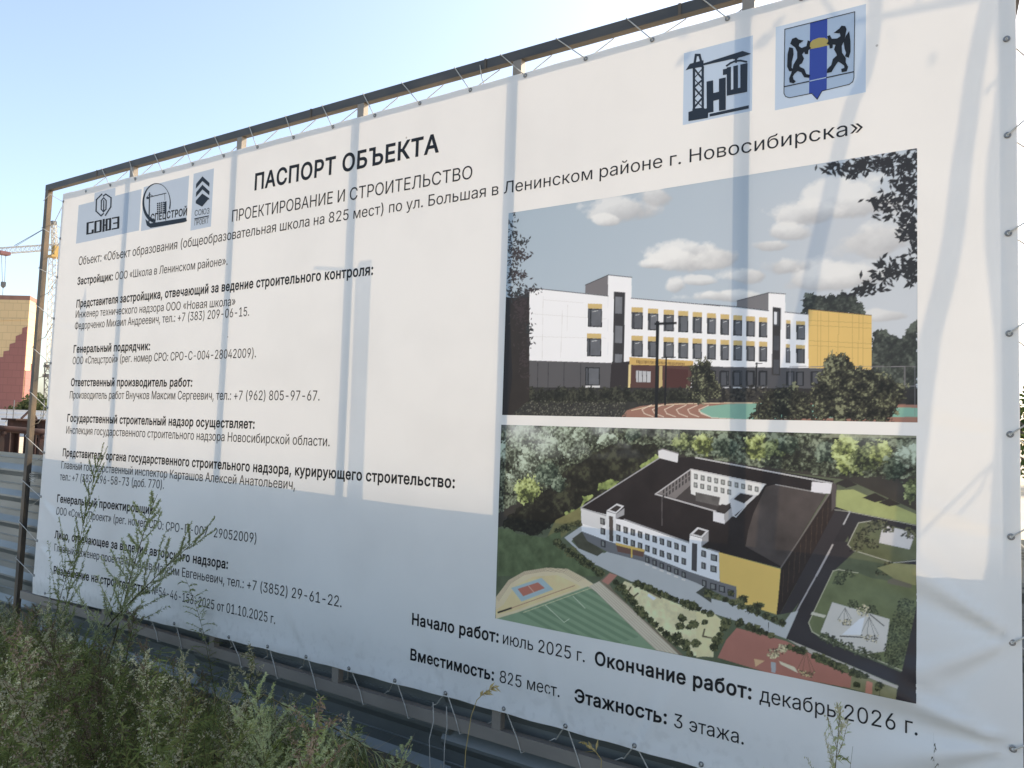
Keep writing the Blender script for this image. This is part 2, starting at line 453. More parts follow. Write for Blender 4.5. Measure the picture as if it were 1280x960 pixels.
# grommets
def ring_mesh(name, r=0.0070, t=0.0032, n=14, k=6):
    vs, fs = [], []
    for i in range(n):
        a = 2 * math.pi * i / n
        for j in range(k):
            b = 2 * math.pi * j / k
            rr = r + t * math.cos(b)
            vs.append((rr * math.cos(a), t * 0.7 * math.sin(b), rr * math.sin(a)))
    for i in range(n):
        for j in range(k):
            fs.append((i * k + j, ((i + 1) % n) * k + j, ((i + 1) % n) * k + (j + 1) % k, i * k + (j + 1) % k))
    # cloth or sky showing in the hole
    b = len(vs)
    vs += [((r - t * 0.6) * math.cos(2 * math.pi * i / n), -0.0005, (r - t * 0.6) * math.sin(2 * math.pi * i / n)) for i in range(n)]
    fs.append(tuple(range(b, b + n)))
    me = bpy.data.meshes.new(name)
    me.from_pydata(vs, [], fs)
    me.materials.append(M['grommet']); me.materials.append(M['vinyl'])
    me.polygons[len(fs) - 1].material_index = 1
    me.polygons.foreach_set('use_smooth', np.ones(len(fs), bool))
    return me
grommet_me = ring_mesh('grommet')
TOPG = [xz(*p) for p in ((108, 237.5), (138.7, 230), (170, 221), (205, 212), (241.5, 203), (281, 192.5), (323.6, 180.5), (368.6, 169.8), (417.5, 156), (469.8, 142), (526, 126), (588.8, 110), (657, 92), (732.5, 72.5), (816, 50.3), (910, 25))]
TOPG = [(x, float(edge(x, 3.203)[1])) for x, z in TOPG]
while TOPG[-1][0] < 5.95: TOPG.append((TOPG[-1][0] + 0.27, float(edge(TOPG[-1][0] + 0.27, 3.203)[1])))
BOTG = [xz(*p) for p in ((289, 797), (335.5, 809), (383.8, 822.5), (438, 837.5), (495.8, 854), (557.5, 871.8), (630.8, 891.5), (708, 913), (794.7, 937.9))]
while BOTG[0][0] > 0.45: BOTG.insert(0, (BOTG[0][0] - 0.262, 0))
while BOTG[-1][0] < 5.85: BOTG.append((BOTG[-1][0] + 0.262, 0))
BOTG = [(x, float(edge(x, 0.407)[1])) for x, z in BOTG]
RIGHTG = [(6.088, xz(1266, y)[1]) for y in (48, 168.8, 291.7, 417, 543, 671, 802.5, 935)]
LEFTG = [(float(edge(0.175, z)[0]), z) for z in (3.20, 2.92, 2.63, 2.32, 1.99, 1.66, 1.33, 1.01, 0.69, 0.44)]
def put_grommet(x, z):
    o = bpy.data.objects.new('grommet', grommet_me)
    COL.objects.link(o)
    o.parent = banner
    o.location = Vector((x, float(disp(x, z)) - 0.002, z)) - Vector(banner.location)
for (x, z) in TOPG + BOTG + RIGHTG + LEFTG: put_grommet(x, z)

# ------------------------------------------------------------------ lettering
# outlines of the glyphs, in thousandths: character, advance, then the closed contours
GLYPHS = {}
for ln in ''' 188
(273|89,207 90,244 94,283 101,324 109,364 119,403 132,441 145,477 160,510 177,539 236,539 219,503 204,466 191,428 179,390 169,351 161,313 156,276 152,241 151,207 152,176 155,145 160,115 167,83 177,50 188,16 202,-19 218,-57 236,-96 177,-96 150,-46 128,4 111,55 99,106 92,156
)273|37,-96 56,-56 72,-18 86,18 97,52 106,85 113,116 118,147 121,177 122,207 121,241 117,276 112,313 104,351 94,390 82,428 69,466 54,503 37,539 97,539 113,510 128,477 142,441 154,403 164,364 173,323 179,283 183,244 184,207 182,156 174,104 161,53 144,3 123,-47 97,-96
+453|198,34 198,364 255,364 255,34|61,172 61,226 391,226 391,172
,188|38,-119 68,71 137,71 84,-119
-453|337,244 337,188 114,188 114,244
.188|95,-4 83,-3 73,1 63,9 55,18 51,29 50,41 51,53 55,64 63,73 73,81 83,85 95,87 107,85 118,81 128,73 135,64 140,53 141,41 140,29 135,18 128,9 118,1 107,-3
0453|227,-7 191,-3 158,7 130,24 105,48 85,77 69,113 57,155 50,202 48,254 50,306 57,353 69,395 85,431 106,461 130,484 159,502 191,512 227,516 262,512 295,502 323,484 348,461 368,431 384,395 396,353 403,306 405,254 403,202 396,155 384,113 368,77 348,48 323,24 295,7 263,-3|227,50 250,52 271,60 290,74 306,92 320,116 330,144 338,176 342,213 344,254 342,295 338,332 330,365 320,393 306,416 290,435 271,449 250,457 227,460 203,457 182,449 163,435 147,416 134,393 123,365 115,332 111,295 109,254 111,213 115,176 123,144 134,116 147,92 163,74 182,60 203,52
1453|76,0 76,55 391,55 391,0|276,509 276,0 212,0 212,448 209,448 86,358 86,427 198,509
2453|64,0 64,47 234,229 252,248 268,266 282,282 294,298 303,312 311,327 316,341 319,356 320,371 319,389 315,405 308,419 298,431 287,441 273,449 258,455 241,458 224,460 205,458 188,454 172,447 159,438 148,427 139,413 132,398 128,381 127,362 66,362 68,391 75,418 86,442 102,464 121,482 143,496 168,507 196,513 225,516 254,513 281,507 306,497 328,482 346,465 361,445 372,423 379,398 381,372 380,354 377,336 371,318 363,299 351,280 336,259 317,235 294,209 267,180 153,60 153,57 389,57 389,0
3453|218,-7 188,-5 159,1 133,10 108,22 88,38 70,57 57,79 48,104 44,132 109,132 112,115 118,100 126,87 137,76 150,66 165,59 182,54 200,51 219,50 239,51 258,55 275,61 291,69 304,80 315,93 323,108 328,125 329,145 328,163 323,180 316,196 306,211 292,223 275,234 254,241 229,246 201,248 157,248 157,299 288,448 288,452 70,452 70,509 372,509 372,461 211,278 211,289 247,290 279,286 308,276 333,262 354,244 371,222 383,198 391,173 393,145 390,116 383,90 370,66 354,45 333,27 309,12 281,2 251,-5
4453|40,105 40,158 247,509 311,509 109,166 109,163 413,163 413,105|282,0 282,121 282,146 282,318 343,318 343,0
5453|221,-7 192,-5 165,1 140,11 118,25 99,41 83,60 71,82 63,105 60,130 122,130 125,115 130,102 138,89 148,78 160,68 173,60 188,54 204,51 221,50 241,51 259,56 276,64 291,75 304,89 314,104 322,122 326,141 328,162 326,183 321,203 314,221 303,237 290,251 275,262 257,270 238,275 218,277 201,276 184,273 167,268 152,262 139,255 128,246 67,253 96,509 366,509 366,452 151,452 134,301 136,301 148,311 162,318 178,325 194,330 212,333 229,334 252,332 274,328 294,321 313,311 330,299 345,285 358,269 370,251 379,231 386,210 390,187 391,163 388,132 381,102 369,76 352,52 332,32 309,15 282,3 253,-4
6453|226,-7 196,-4 168,3 142,15 119,31 100,51 84,74 73,101 66,130 64,162 65,187 71,212 80,239 93,268 112,302 137,340 252,509 322,509 151,261 145,261 151,270 157,279 165,288 174,295 184,302 196,307 208,311 221,313 235,314 265,312 291,305 316,295 337,280 355,262 370,240 380,215 387,187 389,157 387,127 379,98 368,73 352,50 333,30 310,14 284,3 257,-4|226,48 245,50 263,55 279,63 293,73 304,86 314,101 322,119 326,137 327,157 326,178 322,196 314,213 304,228 293,241 279,251 263,259 245,264 226,265 207,264 190,259 174,252 160,241 148,229 138,214 131,197 126,179 125,158 126,138 131,119 138,102 148,86 160,73 174,63 190,55 207,50
7453|97,0 323,448 323,452 62,452 62,509 391,509 391,449 165,0
8453|226,-7 193,-5 163,1 136,11 111,25 91,42 74,62 62,84 54,109 52,135 53,156 58,176 65,195 75,212 87,228 101,241 117,252 134,260 153,265 153,267 129,276 109,289 93,308 80,330 73,354 70,380 73,405 79,429 90,450 106,469 124,485 146,498 170,508 197,514 226,516 255,514 282,508 306,498 328,485 346,469 361,450 373,429 379,405 382,380 379,354 372,330 359,308 343,289 323,276 300,267 300,265 319,260 335,252 351,241 365,228 377,212 387,195 395,176 399,156 401,135 398,109 391,84 378,62 362,42 341,25 317,11 289,1 259,-5|226,49 248,50 267,54 285,60 300,69 313,79 323,91 331,106 335,121 337,139 335,157 330,173 322,189 312,202 298,213 283,223 265,230 247,234 226,235 206,234 187,230 169,223 154,213 140,202 130,189 122,173 117,157 115,139 117,121 121,106 129,91 139,79 152,69 167,60 185,54 205,50|226,290 244,291 260,294 274,300 287,308 298,318 307,330 314,344 318,359 319,376 318,392 314,407 308,420 299,432 288,442 275,449 260,455 244,459 226,460 208,459 192,455 177,449 164,442 153,432 145,420 138,407 134,392 133,376 134,359 138,344 145,330 154,318 165,308 178,300 193,294 209,291
9453|226,516 256,513 285,506 310,494 333,478 352,458 368,434 380,408 387,378 389,347 387,322 382,296 373,270 359,240 340,207 315,168 200,0 130,0 301,248 307,248 302,238 295,229 287,221 278,214 268,207 257,202 245,198 232,195 218,195 188,197 161,203 137,214 116,229 98,247 83,269 72,294 66,321 64,352 66,382 73,411 85,436 101,459 120,479 143,494 168,506 196,513|226,460 207,459 190,454 174,446 160,435 148,423 138,407 131,390 127,372 125,352 127,331 131,313 138,295 148,280 160,268 174,257 190,250 207,245 226,243 245,245 263,249 279,257 293,267 305,280 314,295 322,312 326,330 327,350 326,371 322,390 314,407 305,422 293,435 279,446 263,454 245,459
:188|95,-4 83,-3 73,1 63,9 55,18 51,29 50,41 51,53 55,64 63,73 73,81 83,85 95,87 107,85 118,81 128,73 135,64 140,53 141,41 140,29 135,18 128,9 118,1 107,-3|95,271 83,272 73,277 63,284 55,294 51,304 50,316 51,328 55,339 63,349 73,356 83,360 95,362 107,360 118,356 128,349 135,339 140,328 141,316 140,304 135,294 128,284 118,277 107,272
«403|168,49 33,209 168,369 238,369 105,209 238,49|307,49 171,209 307,369 377,369 243,209 377,49
»403|26,49 159,209 26,369 96,369 231,209 96,49|165,49 298,209 165,369 234,369 370,209 234,49
А480|16,0 201,509 276,509 463,0 395,0 287,302 280,323 272,346 264,372 255,402 244,438 232,478 245,478 233,437 222,402 213,371 204,345 197,322 191,302 85,0|110,142 110,199 370,199 370,142
Б449|60,0 60,509 364,509 364,452 125,452 125,295 242,295 275,293 305,288 332,278 355,264 374,248 390,228 402,205 408,179 411,151 408,121 402,95 390,71 375,50 355,32 332,18 305,8 275,2 242,0|125,56 240,56 272,59 298,67 320,81 335,100 344,123 347,151 344,177 335,199 320,216 298,229 272,236 240,239 125,239
В456|60,0 60,509 241,509 274,507 304,501 329,491 350,477 367,461 381,442 390,421 396,398 398,374 397,353 393,336 387,320 378,307 368,295 356,286 343,278 329,272 315,267 315,262 331,260 347,254 363,245 378,234 391,220 402,203 411,184 416,161 418,136 416,111 410,88 400,67 386,48 368,31 344,18 317,8 284,2 247,0|125,57 245,57 281,60 309,67 330,80 344,96 353,115 355,137 354,153 350,169 342,184 333,197 320,209 306,218 289,225 269,229 248,231 125,231|125,285 238,285 256,287 273,290 288,296 302,304 314,314 323,326 330,340 335,355 336,372 333,393 326,412 313,429 294,442 270,449 240,452 125,452
Г401|370,509 370,452 125,452 125,0 60,0 60,509
Е419|60,0 60,509 372,509 372,452 125,452 125,286 355,286 355,229 125,229 125,57 375,57 375,0
З431|216,-7 184,-5 154,1 127,11 103,24 83,40 66,59 53,81 45,105 42,132 107,132 109,116 115,101 123,88 134,76 146,67 161,60 178,54 196,51 215,50 236,51 255,55 272,61 288,69 301,80 312,92 320,107 325,122 326,139 325,157 320,173 312,188 301,201 288,212 272,221 253,227 231,231 207,233 166,233 166,289 207,289 226,290 244,294 260,299 274,307 286,317 296,329 303,343 307,358 309,375 307,391 304,406 297,420 289,431 278,441 265,449 251,455 234,458 216,460 199,458 183,455 167,450 153,442 140,433 130,422 122,409 117,395 115,378 53,378 56,404 63,428 76,450 93,469 112,485 135,498 161,508 188,514 217,516 248,513 275,507 300,497 321,483 339,466 353,446 363,425 370,402 372,378 369,351 362,327 349,306 332,288 311,274 287,264 287,260 307,256 326,248 342,238 356,226 368,212 378,196 384,178 389,159 390,139 387,112 380,87 367,64 350,44 330,26 306,12 278,2 248,-5
И523|463,0 398,0 398,291 399,301 399,313 399,328 400,345 401,363 402,384 402,406 403,429 404,454 416,452 401,425 387,402 376,381 365,363 355,346 346,331 338,317 330,303 321,290 137,0 60,0 60,509 125,509 125,195 125,184 124,171 124,157 124,142 123,126 123,108 122,90 120,72 118,54 110,55 119,73 127,90 136,107 145,122 153,137 161,151 168,163 175,174 180,183 388,509 463,509
Й523|463,0 398,0 398,291 399,301 399,313 399,328 400,345 401,363 402,384 402,406 403,429 404,454 416,452 401,425 387,402 376,381 365,363 355,346 346,331 338,317 330,303 321,290 137,0 60,0 60,509 125,509 125,195 125,184 124,171 124,157 124,142 123,126 123,108 122,90 120,72 118,54 110,55 119,73 127,90 136,107 145,122 153,137 161,151 168,163 175,174 180,183 388,509 463,509|262,562 244,564 228,568 212,575 199,585 187,596 177,610 169,625 165,641 164,659 208,659 210,644 215,631 223,621 235,612 247,607 262,606 277,607 290,612 301,621 309,631 314,644 316,659 361,659 360,641 355,625 348,610 338,597 326,585 313,575 297,568 280,564
К467|60,0 60,509 125,509 125,287 196,287 362,509 440,509 251,262 449,0 371,0 199,231 125,231 125,0
Л520|32,0 32,57 45,57 60,58 73,61 84,66 93,75 100,87 107,103 112,123 116,149 119,181 146,509 460,509 460,0 395,0 395,452 205,452 182,175 179,147 175,121 170,97 164,76 157,58 147,42 137,29 124,19 109,10 92,5 73,1 51,0
М628|60,0 60,509 152,509 277,187 280,179 284,170 287,159 291,147 295,135 299,123 303,110 307,97 311,84 315,71 319,60 322,49 307,49 311,59 314,71 318,83 322,95 326,108 330,121 334,134 338,146 342,158 346,169 349,179 352,187 476,509 568,509 568,0 504,0 504,291 504,302 504,314 504,327 505,340 505,354 505,369 505,383 506,398 506,413 506,428 507,443 507,457 513,457 508,441 503,425 498,409 492,393 487,378 482,363 477,348 472,335 467,322 463,310 459,300 456,291 342,0 286,0 170,291 167,300 163,310 159,321 155,333 150,347 145,361 140,376 134,392 129,408 124,424 118,441 112,457 119,457 119,444 120,430 120,416 120,401 121,386 121,372 121,357 121,342 122,328 122,315 122,302 122,291 122,0
Н517|60,0 60,509 125,509 125,289 392,289 392,509 457,509 457,0 392,0 392,232 125,232 125,0
О533|267,-7 225,-3 186,7 150,25 119,49 92,79 70,115 53,157 44,203 40,254 44,305 53,352 70,393 92,429 119,459 150,484 186,501 225,512 267,516 309,512 348,501 384,484 415,459 442,429 464,393 480,352 490,305 493,254 490,203 480,157 464,115 442,79 415,49 384,25 348,7 309,-3|267,53 296,55 324,63 349,76 372,94 392,116 408,144 420,176 428,213 430,254 428,295 420,332 408,365 392,392 372,415 349,433 324,446 296,453 267,456 237,453 210,445 184,433 161,415 142,392 125,364 113,332 106,295 103,254 106,213 113,176 125,144 142,117 161,94 184,76 210,63 237,55
П517|457,509 457,0 392,0 392,452 125,452 125,0 60,0 60,509
Р445|60,0 60,509 235,509 272,506 305,499 332,487 356,471 375,452 390,430 400,404 407,377 409,348 407,318 400,291 390,265 375,243 356,223 332,207 305,195 272,188 235,186 109,186 109,242 233,242 257,244 279,248 297,256 312,266 324,279 333,294 339,310 343,328 344,348 343,367 339,385 333,402 324,416 312,428 297,439 279,446 257,451 232,452 125,452 125,0
С510|267,-7 225,-3 186,7 150,25 119,49 92,79 70,115 53,157 44,203 40,254 44,305 53,352 70,393 92,429 119,459 150,484 186,501 225,512 267,516 293,514 317,511 340,504 362,496 383,485 402,471 419,456 435,438 448,418 459,397 467,373 473,348 408,348 404,365 397,380 389,395 380,407 369,418 357,428 344,437 330,444 315,449 300,453 284,455 267,456 237,453 209,445 184,432 161,414 141,391 125,364 113,332 106,295 103,254 106,213 113,177 125,145 141,117 161,94 184,76 210,63 237,56 267,53 284,54 300,56 315,60 330,65 344,72 357,81 369,90 380,102 389,114 397,128 404,144 408,160 473,160 467,135 459,112 448,91 435,71 420,53 402,38 383,24 363,13 341,5 317,-2 293,-6
Т449|32,452 32,509 417,509 417,452 257,452 257,0 193,0 193,452
Ф578|267,37 222,39 182,48 146,63 115,83 89,109 68,139 53,173 43,212 40,254 43,297 53,336 68,370 89,400 115,425 146,446 182,460 222,469 267,472 311,472 355,469 395,460 431,446 463,425 489,400 510,370 525,336 534,297 537,254 534,212 525,173 510,139 489,109 463,83 431,63 395,48 355,39 311,37|269,96 308,96 342,98 373,104 399,114 422,128 441,146 456,168 466,193 473,222 475,254 473,287 466,315 456,341 441,362 422,380 399,395 373,405 342,411 308,413 269,413 235,411 205,405 179,395 156,380 137,362 122,341 111,315 105,287 103,254 105,222 111,193 122,168 137,146 156,128 179,114 205,104 235,98|257,-29 257,538 321,538 321,-29
Ц502|442,0 60,0 60,509 125,509 125,57 378,57 378,509 442,509|430,-109 430,0 405,0 405,56 492,56 491,-109
Ш666|60,509 125,509 125,57 301,57 301,509 365,509 365,57 542,57 542,509 606,509 606,0 60,0
Ъ568|32,454 32,509 188,509 188,454|224,308 363,308 396,306 426,299 454,289 477,275 497,258 513,237 525,213 532,186 534,157 532,126 525,98 513,73 497,52 478,34 454,19 427,8 396,2 363,0 177,0 177,509 241,509 241,56 362,56 393,59 419,68 441,83 457,104 467,128 470,157 469,176 464,192 457,207 447,220 434,231 420,240 403,246 383,250 362,251 224,251
Ь452|108,308 246,308 280,306 310,299 337,289 361,275 381,258 397,237 408,213 415,186 418,157 415,126 408,98 397,73 381,52 361,34 337,19 310,8 280,2 246,0 60,0 60,509 125,509 125,56 246,56 277,59 303,68 325,83 341,104 350,128 354,157 352,176 348,192 340,207 330,220 318,231 303,240 286,246 267,250 246,251 108,251
Э510|243,-7 217,-6 193,-2 169,5 147,14 127,25 108,38 90,54 75,71 62,91 51,112 43,136 37,160 102,160 106,144 113,128 121,114 130,102 141,90 153,80 166,72 180,65 195,60 211,56 227,54 243,53 273,56 301,63 327,76 350,94 369,117 385,145 397,177 404,213 407,254 404,295 397,332 385,364 369,392 350,414 327,432 301,445 273,453 243,456 227,455 211,453 195,449 180,444 166,437 153,428 141,418 130,407 121,395 113,380 106,365 102,348 37,348 43,373 51,397 62,418 76,438 91,456 108,471 127,485 148,496 170,504 193,511 218,514 243,516 285,512 324,501 360,484 392,459 419,429 441,393 457,352 467,305 470,254 467,203 457,157 440,116 418,79 392,49 360,25 324,7 285,-3|194,231 194,288 429,288 429,231
Ю708|233,284 233,229 91,229 91,284|125,509 125,0 60,0 60,509|442,-7 400,-3 361,7 325,25 294,49 267,79 245,115 228,157 218,203 215,254 218,305 228,352 245,393 267,429 294,459 325,484 361,501 400,512 442,516 484,512 523,501 558,484 590,459 617,429 639,393 655,352 665,305 668,254 665,203 655,157 639,115 617,79 590,49 558,25 523,7 484,-3|442,53 471,55 499,63 524,76 547,94 567,116 583,144 595,176 603,213 605,254 603,295 595,332 583,365 567,392 547,415 524,433 499,446 471,453 442,456 412,453 385,445 359,433 336,415 316,392 300,364 288,332 281,295 278,254 281,213 288,176 300,144 316,117 336,94 359,76 385,63 412,55
а389|160,-9 137,-7 115,-3 94,5 76,15 60,29 48,45 38,63 32,84 30,108 32,128 36,146 43,161 53,174 64,184 78,193 92,200 108,206 125,211 143,214 161,217 178,220 200,223 218,225 234,227 247,229 257,231 265,235 271,240 274,246 276,255 276,257 275,272 272,285 267,297 260,307 251,315 240,322 227,327 212,330 196,331 178,330 163,327 149,322 137,316 127,309 118,301 110,292 104,283 100,274 41,291 51,313 64,331 79,346 95,358 114,368 133,375 153,380 173,383 194,384 208,384 223,382 239,379 255,375 271,369 286,360 300,350 312,336 322,320 330,301 335,278 337,251 337,0 277,0 277,52 272,52 267,43 260,34 252,25 242,16 229,8 215,1 199,-4 181,-7|170,45 192,47 211,51 228,59 242,68 254,80 263,93 270,108 274,122 276,138 276,190 272,187 267,184 259,182 251,180 241,178 231,176 221,174 210,173 200,171 191,170 182,169 175,168 161,166 147,163 134,159 122,153 112,147 103,139 97,130 93,118 92,105 93,93 96,82 102,72 109,64 119,57 130,52 142,48 156,46
б411|208,-8 176,-6 147,2 119,15 95,33 74,55 57,82 44,113 37,147 34,185 34,198 35,236 37,270 41,301 46,329 54,354 62,376 73,395 86,412 101,426 118,438 137,448 159,455 183,461 209,465 238,468 252,470 264,472 273,475 281,478 286,483 290,488 292,494 293,501 294,509 349,509 347,491 344,475 338,461 330,449 318,439 304,431 285,424 264,420 238,417 206,414 178,408 155,401 135,390 119,375 107,356 97,332 90,302 85,266 86,266 94,283 105,299 118,314 132,328 149,340 167,350 187,357 207,362 229,363 256,361 281,353 304,339 325,322 343,300 357,274 368,246 375,215 377,181 375,147 368,114 355,84 339,58 319,35 295,17 268,3 239,-5|208,46 230,48 249,53 266,62 281,74 293,89 303,108 310,129 315,152 316,178 315,204 311,228 304,249 294,267 282,282 268,294 251,303 232,308 211,310 189,308 169,302 151,293 135,280 121,264 110,245 102,224 97,201 96,175 97,151 102,129 109,109 119,90 132,75 148,62 166,53 186,48
в392|53,0 53,379 208,379 247,376 280,367 307,352 327,331 339,307 343,278 341,258 335,240 324,226 309,214 291,205 270,199 284,196 298,191 312,185 325,176 336,165 345,152 352,138 357,121 358,102 356,84 351,66 343,50 331,35 317,23 300,13 280,6 257,1 232,0|111,56 232,56 251,57 266,62 279,70 288,80 293,93 295,108 293,125 288,141 279,153 266,162 251,167 232,169 111,169|111,220 209,220 230,222 248,227 263,234 273,245 280,258 282,273 280,288 273,300 262,310 248,318 230,322 208,324 111,324
г304|290,379 290,323 114,323 114,0 53,0 53,379
д427|13,-110 13,56 44,56 52,65 58,73 65,82 70,93 75,104 79,116 83,130 87,146 90,164 93,184 95,206 98,231 110,379 356,379 356,56 414,56 414,-110 353,-110 353,0 74,0 74,-110|114,56 295,56 295,323 166,323 157,231 153,193 148,158 143,127 135,99 126,76
е404|212,-8 177,-5 145,3 117,16 92,35 72,58 56,85 44,116 37,150 34,187 36,224 44,258 55,290 71,317 91,340 115,359 142,373 172,382 205,384 226,383 246,380 266,374 285,366 303,355 319,341 334,324 347,305 357,282 365,256 370,227 371,194 371,169 75,169 75,221 338,221 310,202 308,226 304,248 298,269 288,286 277,301 263,314 246,323 227,328 205,330 183,328 164,323 146,313 131,301 119,286 109,270 102,251 97,231 96,211 96,178 98,151 102,127 110,106 121,88 135,73 151,61 169,53 190,48 212,46 227,47 241,49 254,53 265,58 276,65 285,73 294,82 300,93 306,105 365,91 358,72 348,55 335,39 320,26 302,14 283,4 261,-3 237,-7
ж563|21,0 174,193 23,379 95,379 221,218 252,218 252,379 313,379 313,218 342,218 468,379 541,379 390,193 543,0 469,0 342,162 313,162 313,0 252,0 252,162 223,162 95,0
з343|171,-4 146,-3 123,1 101,8 82,17 65,29 51,43 40,59 34,76 31,95 94,95 97,82 105,71 117,61 133,54 151,49 171,47 193,49 211,55 227,65 239,77 246,92 249,109 246,126 239,141 226,154 208,163 187,169 163,171 138,171 138,217 163,217 183,219 201,224 217,233 229,245 236,259 238,276 236,292 230,306 220,318 207,327 191,332 173,334 154,332 137,327 122,319 109,309 102,296 99,281 40,281 42,301 48,319 59,335 72,349 88,361 107,371 128,378 150,382 173,384 197,382 220,377 239,370 257,359 271,346 283,332 291,315 296,298 298,279 296,258 289,240 277,224 262,212 245,203 225,197 225,194 252,188 273,178 291,164 303,147 310,127 313,104 311,84 305,66 294,48 281,33 264,20 244,10 222,2 198,-3
и411|358,0 296,0 296,274 293,274 111,0 53,0 53,379 114,379 114,104 118,104 300,379 358,379
й411|358,0 296,0 296,274 293,274 111,0 53,0 53,379 114,379 114,104 118,104 300,379 358,379|205,433 187,434 171,439 155,446 142,455 130,467 120,481 112,496 108,512 107,529 151,529 153,515 158,502 166,491 177,483 190,478 205,476 220,478 233,483 244,491 252,502 257,515 259,529 304,529 303,512 298,496 291,481 281,467 269,456 256,446 240,439 223,434
к376|53,0 53,379 114,379 114,215 152,215 288,379 366,379 213,196 368,0 290,0 167,159 114,159 114,0
л400|6,0 6,56 20,56 31,57 40,59 48,63 56,68 62,76 67,86 71,98 75,114 78,133 80,155 82,181 84,211 91,379 348,379 348,0 286,0 286,323 149,323 143,189 140,150 135,115 129,84 120,58 109,37 94,21 76,9 54,2 27,0
м535|53,0 53,379 144,379 232,168 237,156 242,144 246,132 250,121 253,111 257,100 260,90 262,80 265,70 268,61 271,51 273,41 263,41 265,50 267,60 270,69 273,79 275,89 278,100 282,110 285,121 289,132 293,143 298,155 303,168 390,379 482,379 482,0 421,0 421,197 421,211 421,224 421,237 421,250 421,263 422,276 422,289 422,302 422,315 423,328 423,341 423,354 430,354 425,335 420,317 415,300 410,284 404,268 399,252 392,235 385,217 377,198 294,0 240,0 156,198 148,217 141,235 135,252 129,268 123,284 118,300 113,317 108,335 102,354 111,354 112,343 112,330 112,318 112,305 113,292 113,279 113,265 113,252 113,238 113,225 113,211 113,197 113,0
н409|309,223 309,167 99,167 99,223|114,379 114,0 53,0 53,379|356,379 356,0 295,0 295,379
о415|207,-8 174,-5 144,3 117,16 93,35 72,58 56,85 44,116 37,150 34,187 37,225 44,260 56,291 72,318 93,341 117,360 144,374 174,382 207,384 241,382 271,374 299,360 323,341 343,318 359,291 371,260 379,225 381,187 379,150 371,116 359,85 343,58 323,35 299,16 271,3 241,-5|207,46 231,49 252,55 270,66 285,80 298,97 307,117 314,139 318,163 319,187 318,212 314,236 307,258 298,278 285,296 270,310 252,321 231,328 207,330 184,328 163,321 145,310 130,296 118,278 108,258 102,236 98,212 96,187 98,163 102,139 108,117 118,97 130,80 145,66 163,55 184,49
п408|355,379 355,0 294,0 294,323 114,323 114,0 53,0 53,379
р424|53,-143 53,379 112,379 112,319 118,319 123,327 130,336 137,346 147,355 158,364 171,373 188,379 207,383 229,384 259,382 287,374 313,361 335,342 354,320 370,293 381,261 388,227 390,189 388,151 381,116 370,84 355,57 336,34 313,16 288,3 260,-6 229,-8 208,-7 189,-3 173,4 159,12 147,21 138,31 130,41 124,50 118,59 114,59 114,-143|220,47 242,49 262,55 279,66 294,80 306,97 316,117 323,139 327,163 328,189 327,215 323,239 316,261 307,281 295,298 280,311 262,322 243,328 220,330 198,328 178,322 161,312 147,299 134,282 125,263 118,241 114,216 113,189 114,162 118,138 125,115 135,95 147,78 162,65 179,55 198,49
с396|207,-8 174,-5 144,3 117,16 93,35 72,58 56,85 44,116 37,150 34,187 37,225 44,260 56,291 72,318 93,341 117,360 144,374 174,382 207,384 226,384 243,381 260,377 276,371 291,364 305,356 318,346 330,335 340,322 349,308 356,293 362,277 303,262 300,272 295,281 290,289 284,297 278,304 270,311 261,316 252,321 242,325 231,328 220,329 207,330 184,328 163,321 145,310 130,296 118,278 108,258 102,236 98,212 96,187 98,163 102,139 108,117 118,97 130,80 145,66 163,55 184,49 207,46 220,47 232,49 243,52 253,55 262,60 271,66 279,73 285,80 292,89 297,98 301,107 304,117 363,102 357,86 350,70 341,56 331,43 319,32 306,21 292,12 277,5 261,-1 244,-5 226,-7
т325|132,0 132,325 6,325 6,379 319,379 319,325 193,325 193,0
у389|47,-139 61,-86 71,-87 83,-89 94,-90 104,-89 113,-86 122,-81 130,-74 138,-64 145,-51 151,-36 163,-1 17,379 84,379 165,155 173,132 180,109 187,87 193,64 199,42 206,21 184,21 190,42 196,64 202,87 209,110 216,132 224,155 305,379 371,379 204,-58 196,-77 187,-93 177,-107 165,-119 153,-128 139,-136 125,-141 109,-144 91,-145 82,-145 73,-144 65,-143 57,-142 52,-140
х379|21,0 171,218 171,171 29,379 100,379 147,306 159,287 170,270 179,253 188,237 198,221 207,206 175,206 185,221 194,237 202,253 211,270 222,287 233,306 282,379 352,379 209,169 209,214 358,0 287,0 231,85 219,103 209,120 200,136 191,152 182,167 173,182 205,182 195,167 187,152 178,136 170,120 160,103 148,85 91,0
ц415|53,0 53,379 114,379 114,56 294,56 294,379 355,379 355,0|344,-109 344,0 318,0 318,56 405,56 405,-109
ч401|198,118 157,122 121,134 92,153 70,181 57,216 53,258 53,379 114,379 114,258 116,232 124,211 138,195 155,184 175,177 198,175 221,176 244,178 264,182 284,187 304,192 324,199 324,143 311,138 298,134 285,130 272,127 258,124 244,122 229,120 214,119|287,0 287,379 348,379 348,0
ш572|53,379 114,379 114,56 255,56 255,379 316,379 316,56 458,56 458,379 519,379 519,0 53,0
щ582|53,379 114,379 114,56 255,56 255,379 316,379 316,56 458,56 458,379 519,379 519,0 53,0|508,-109 508,0 482,0 482,56 569,56 569,-109
ъ448|6,329 6,379 140,379 140,329|165,244 275,244 303,242 328,237 350,228 369,217 385,202 398,186 407,167 412,146 414,123 412,101 407,80 398,61 385,43 369,29 350,16 328,7 303,2 275,0 113,0 113,379 174,379 174,56 274,56 296,58 315,64 330,74 343,87 350,103 352,121 350,139 343,155 330,169 315,179 296,185 274,187 165,187
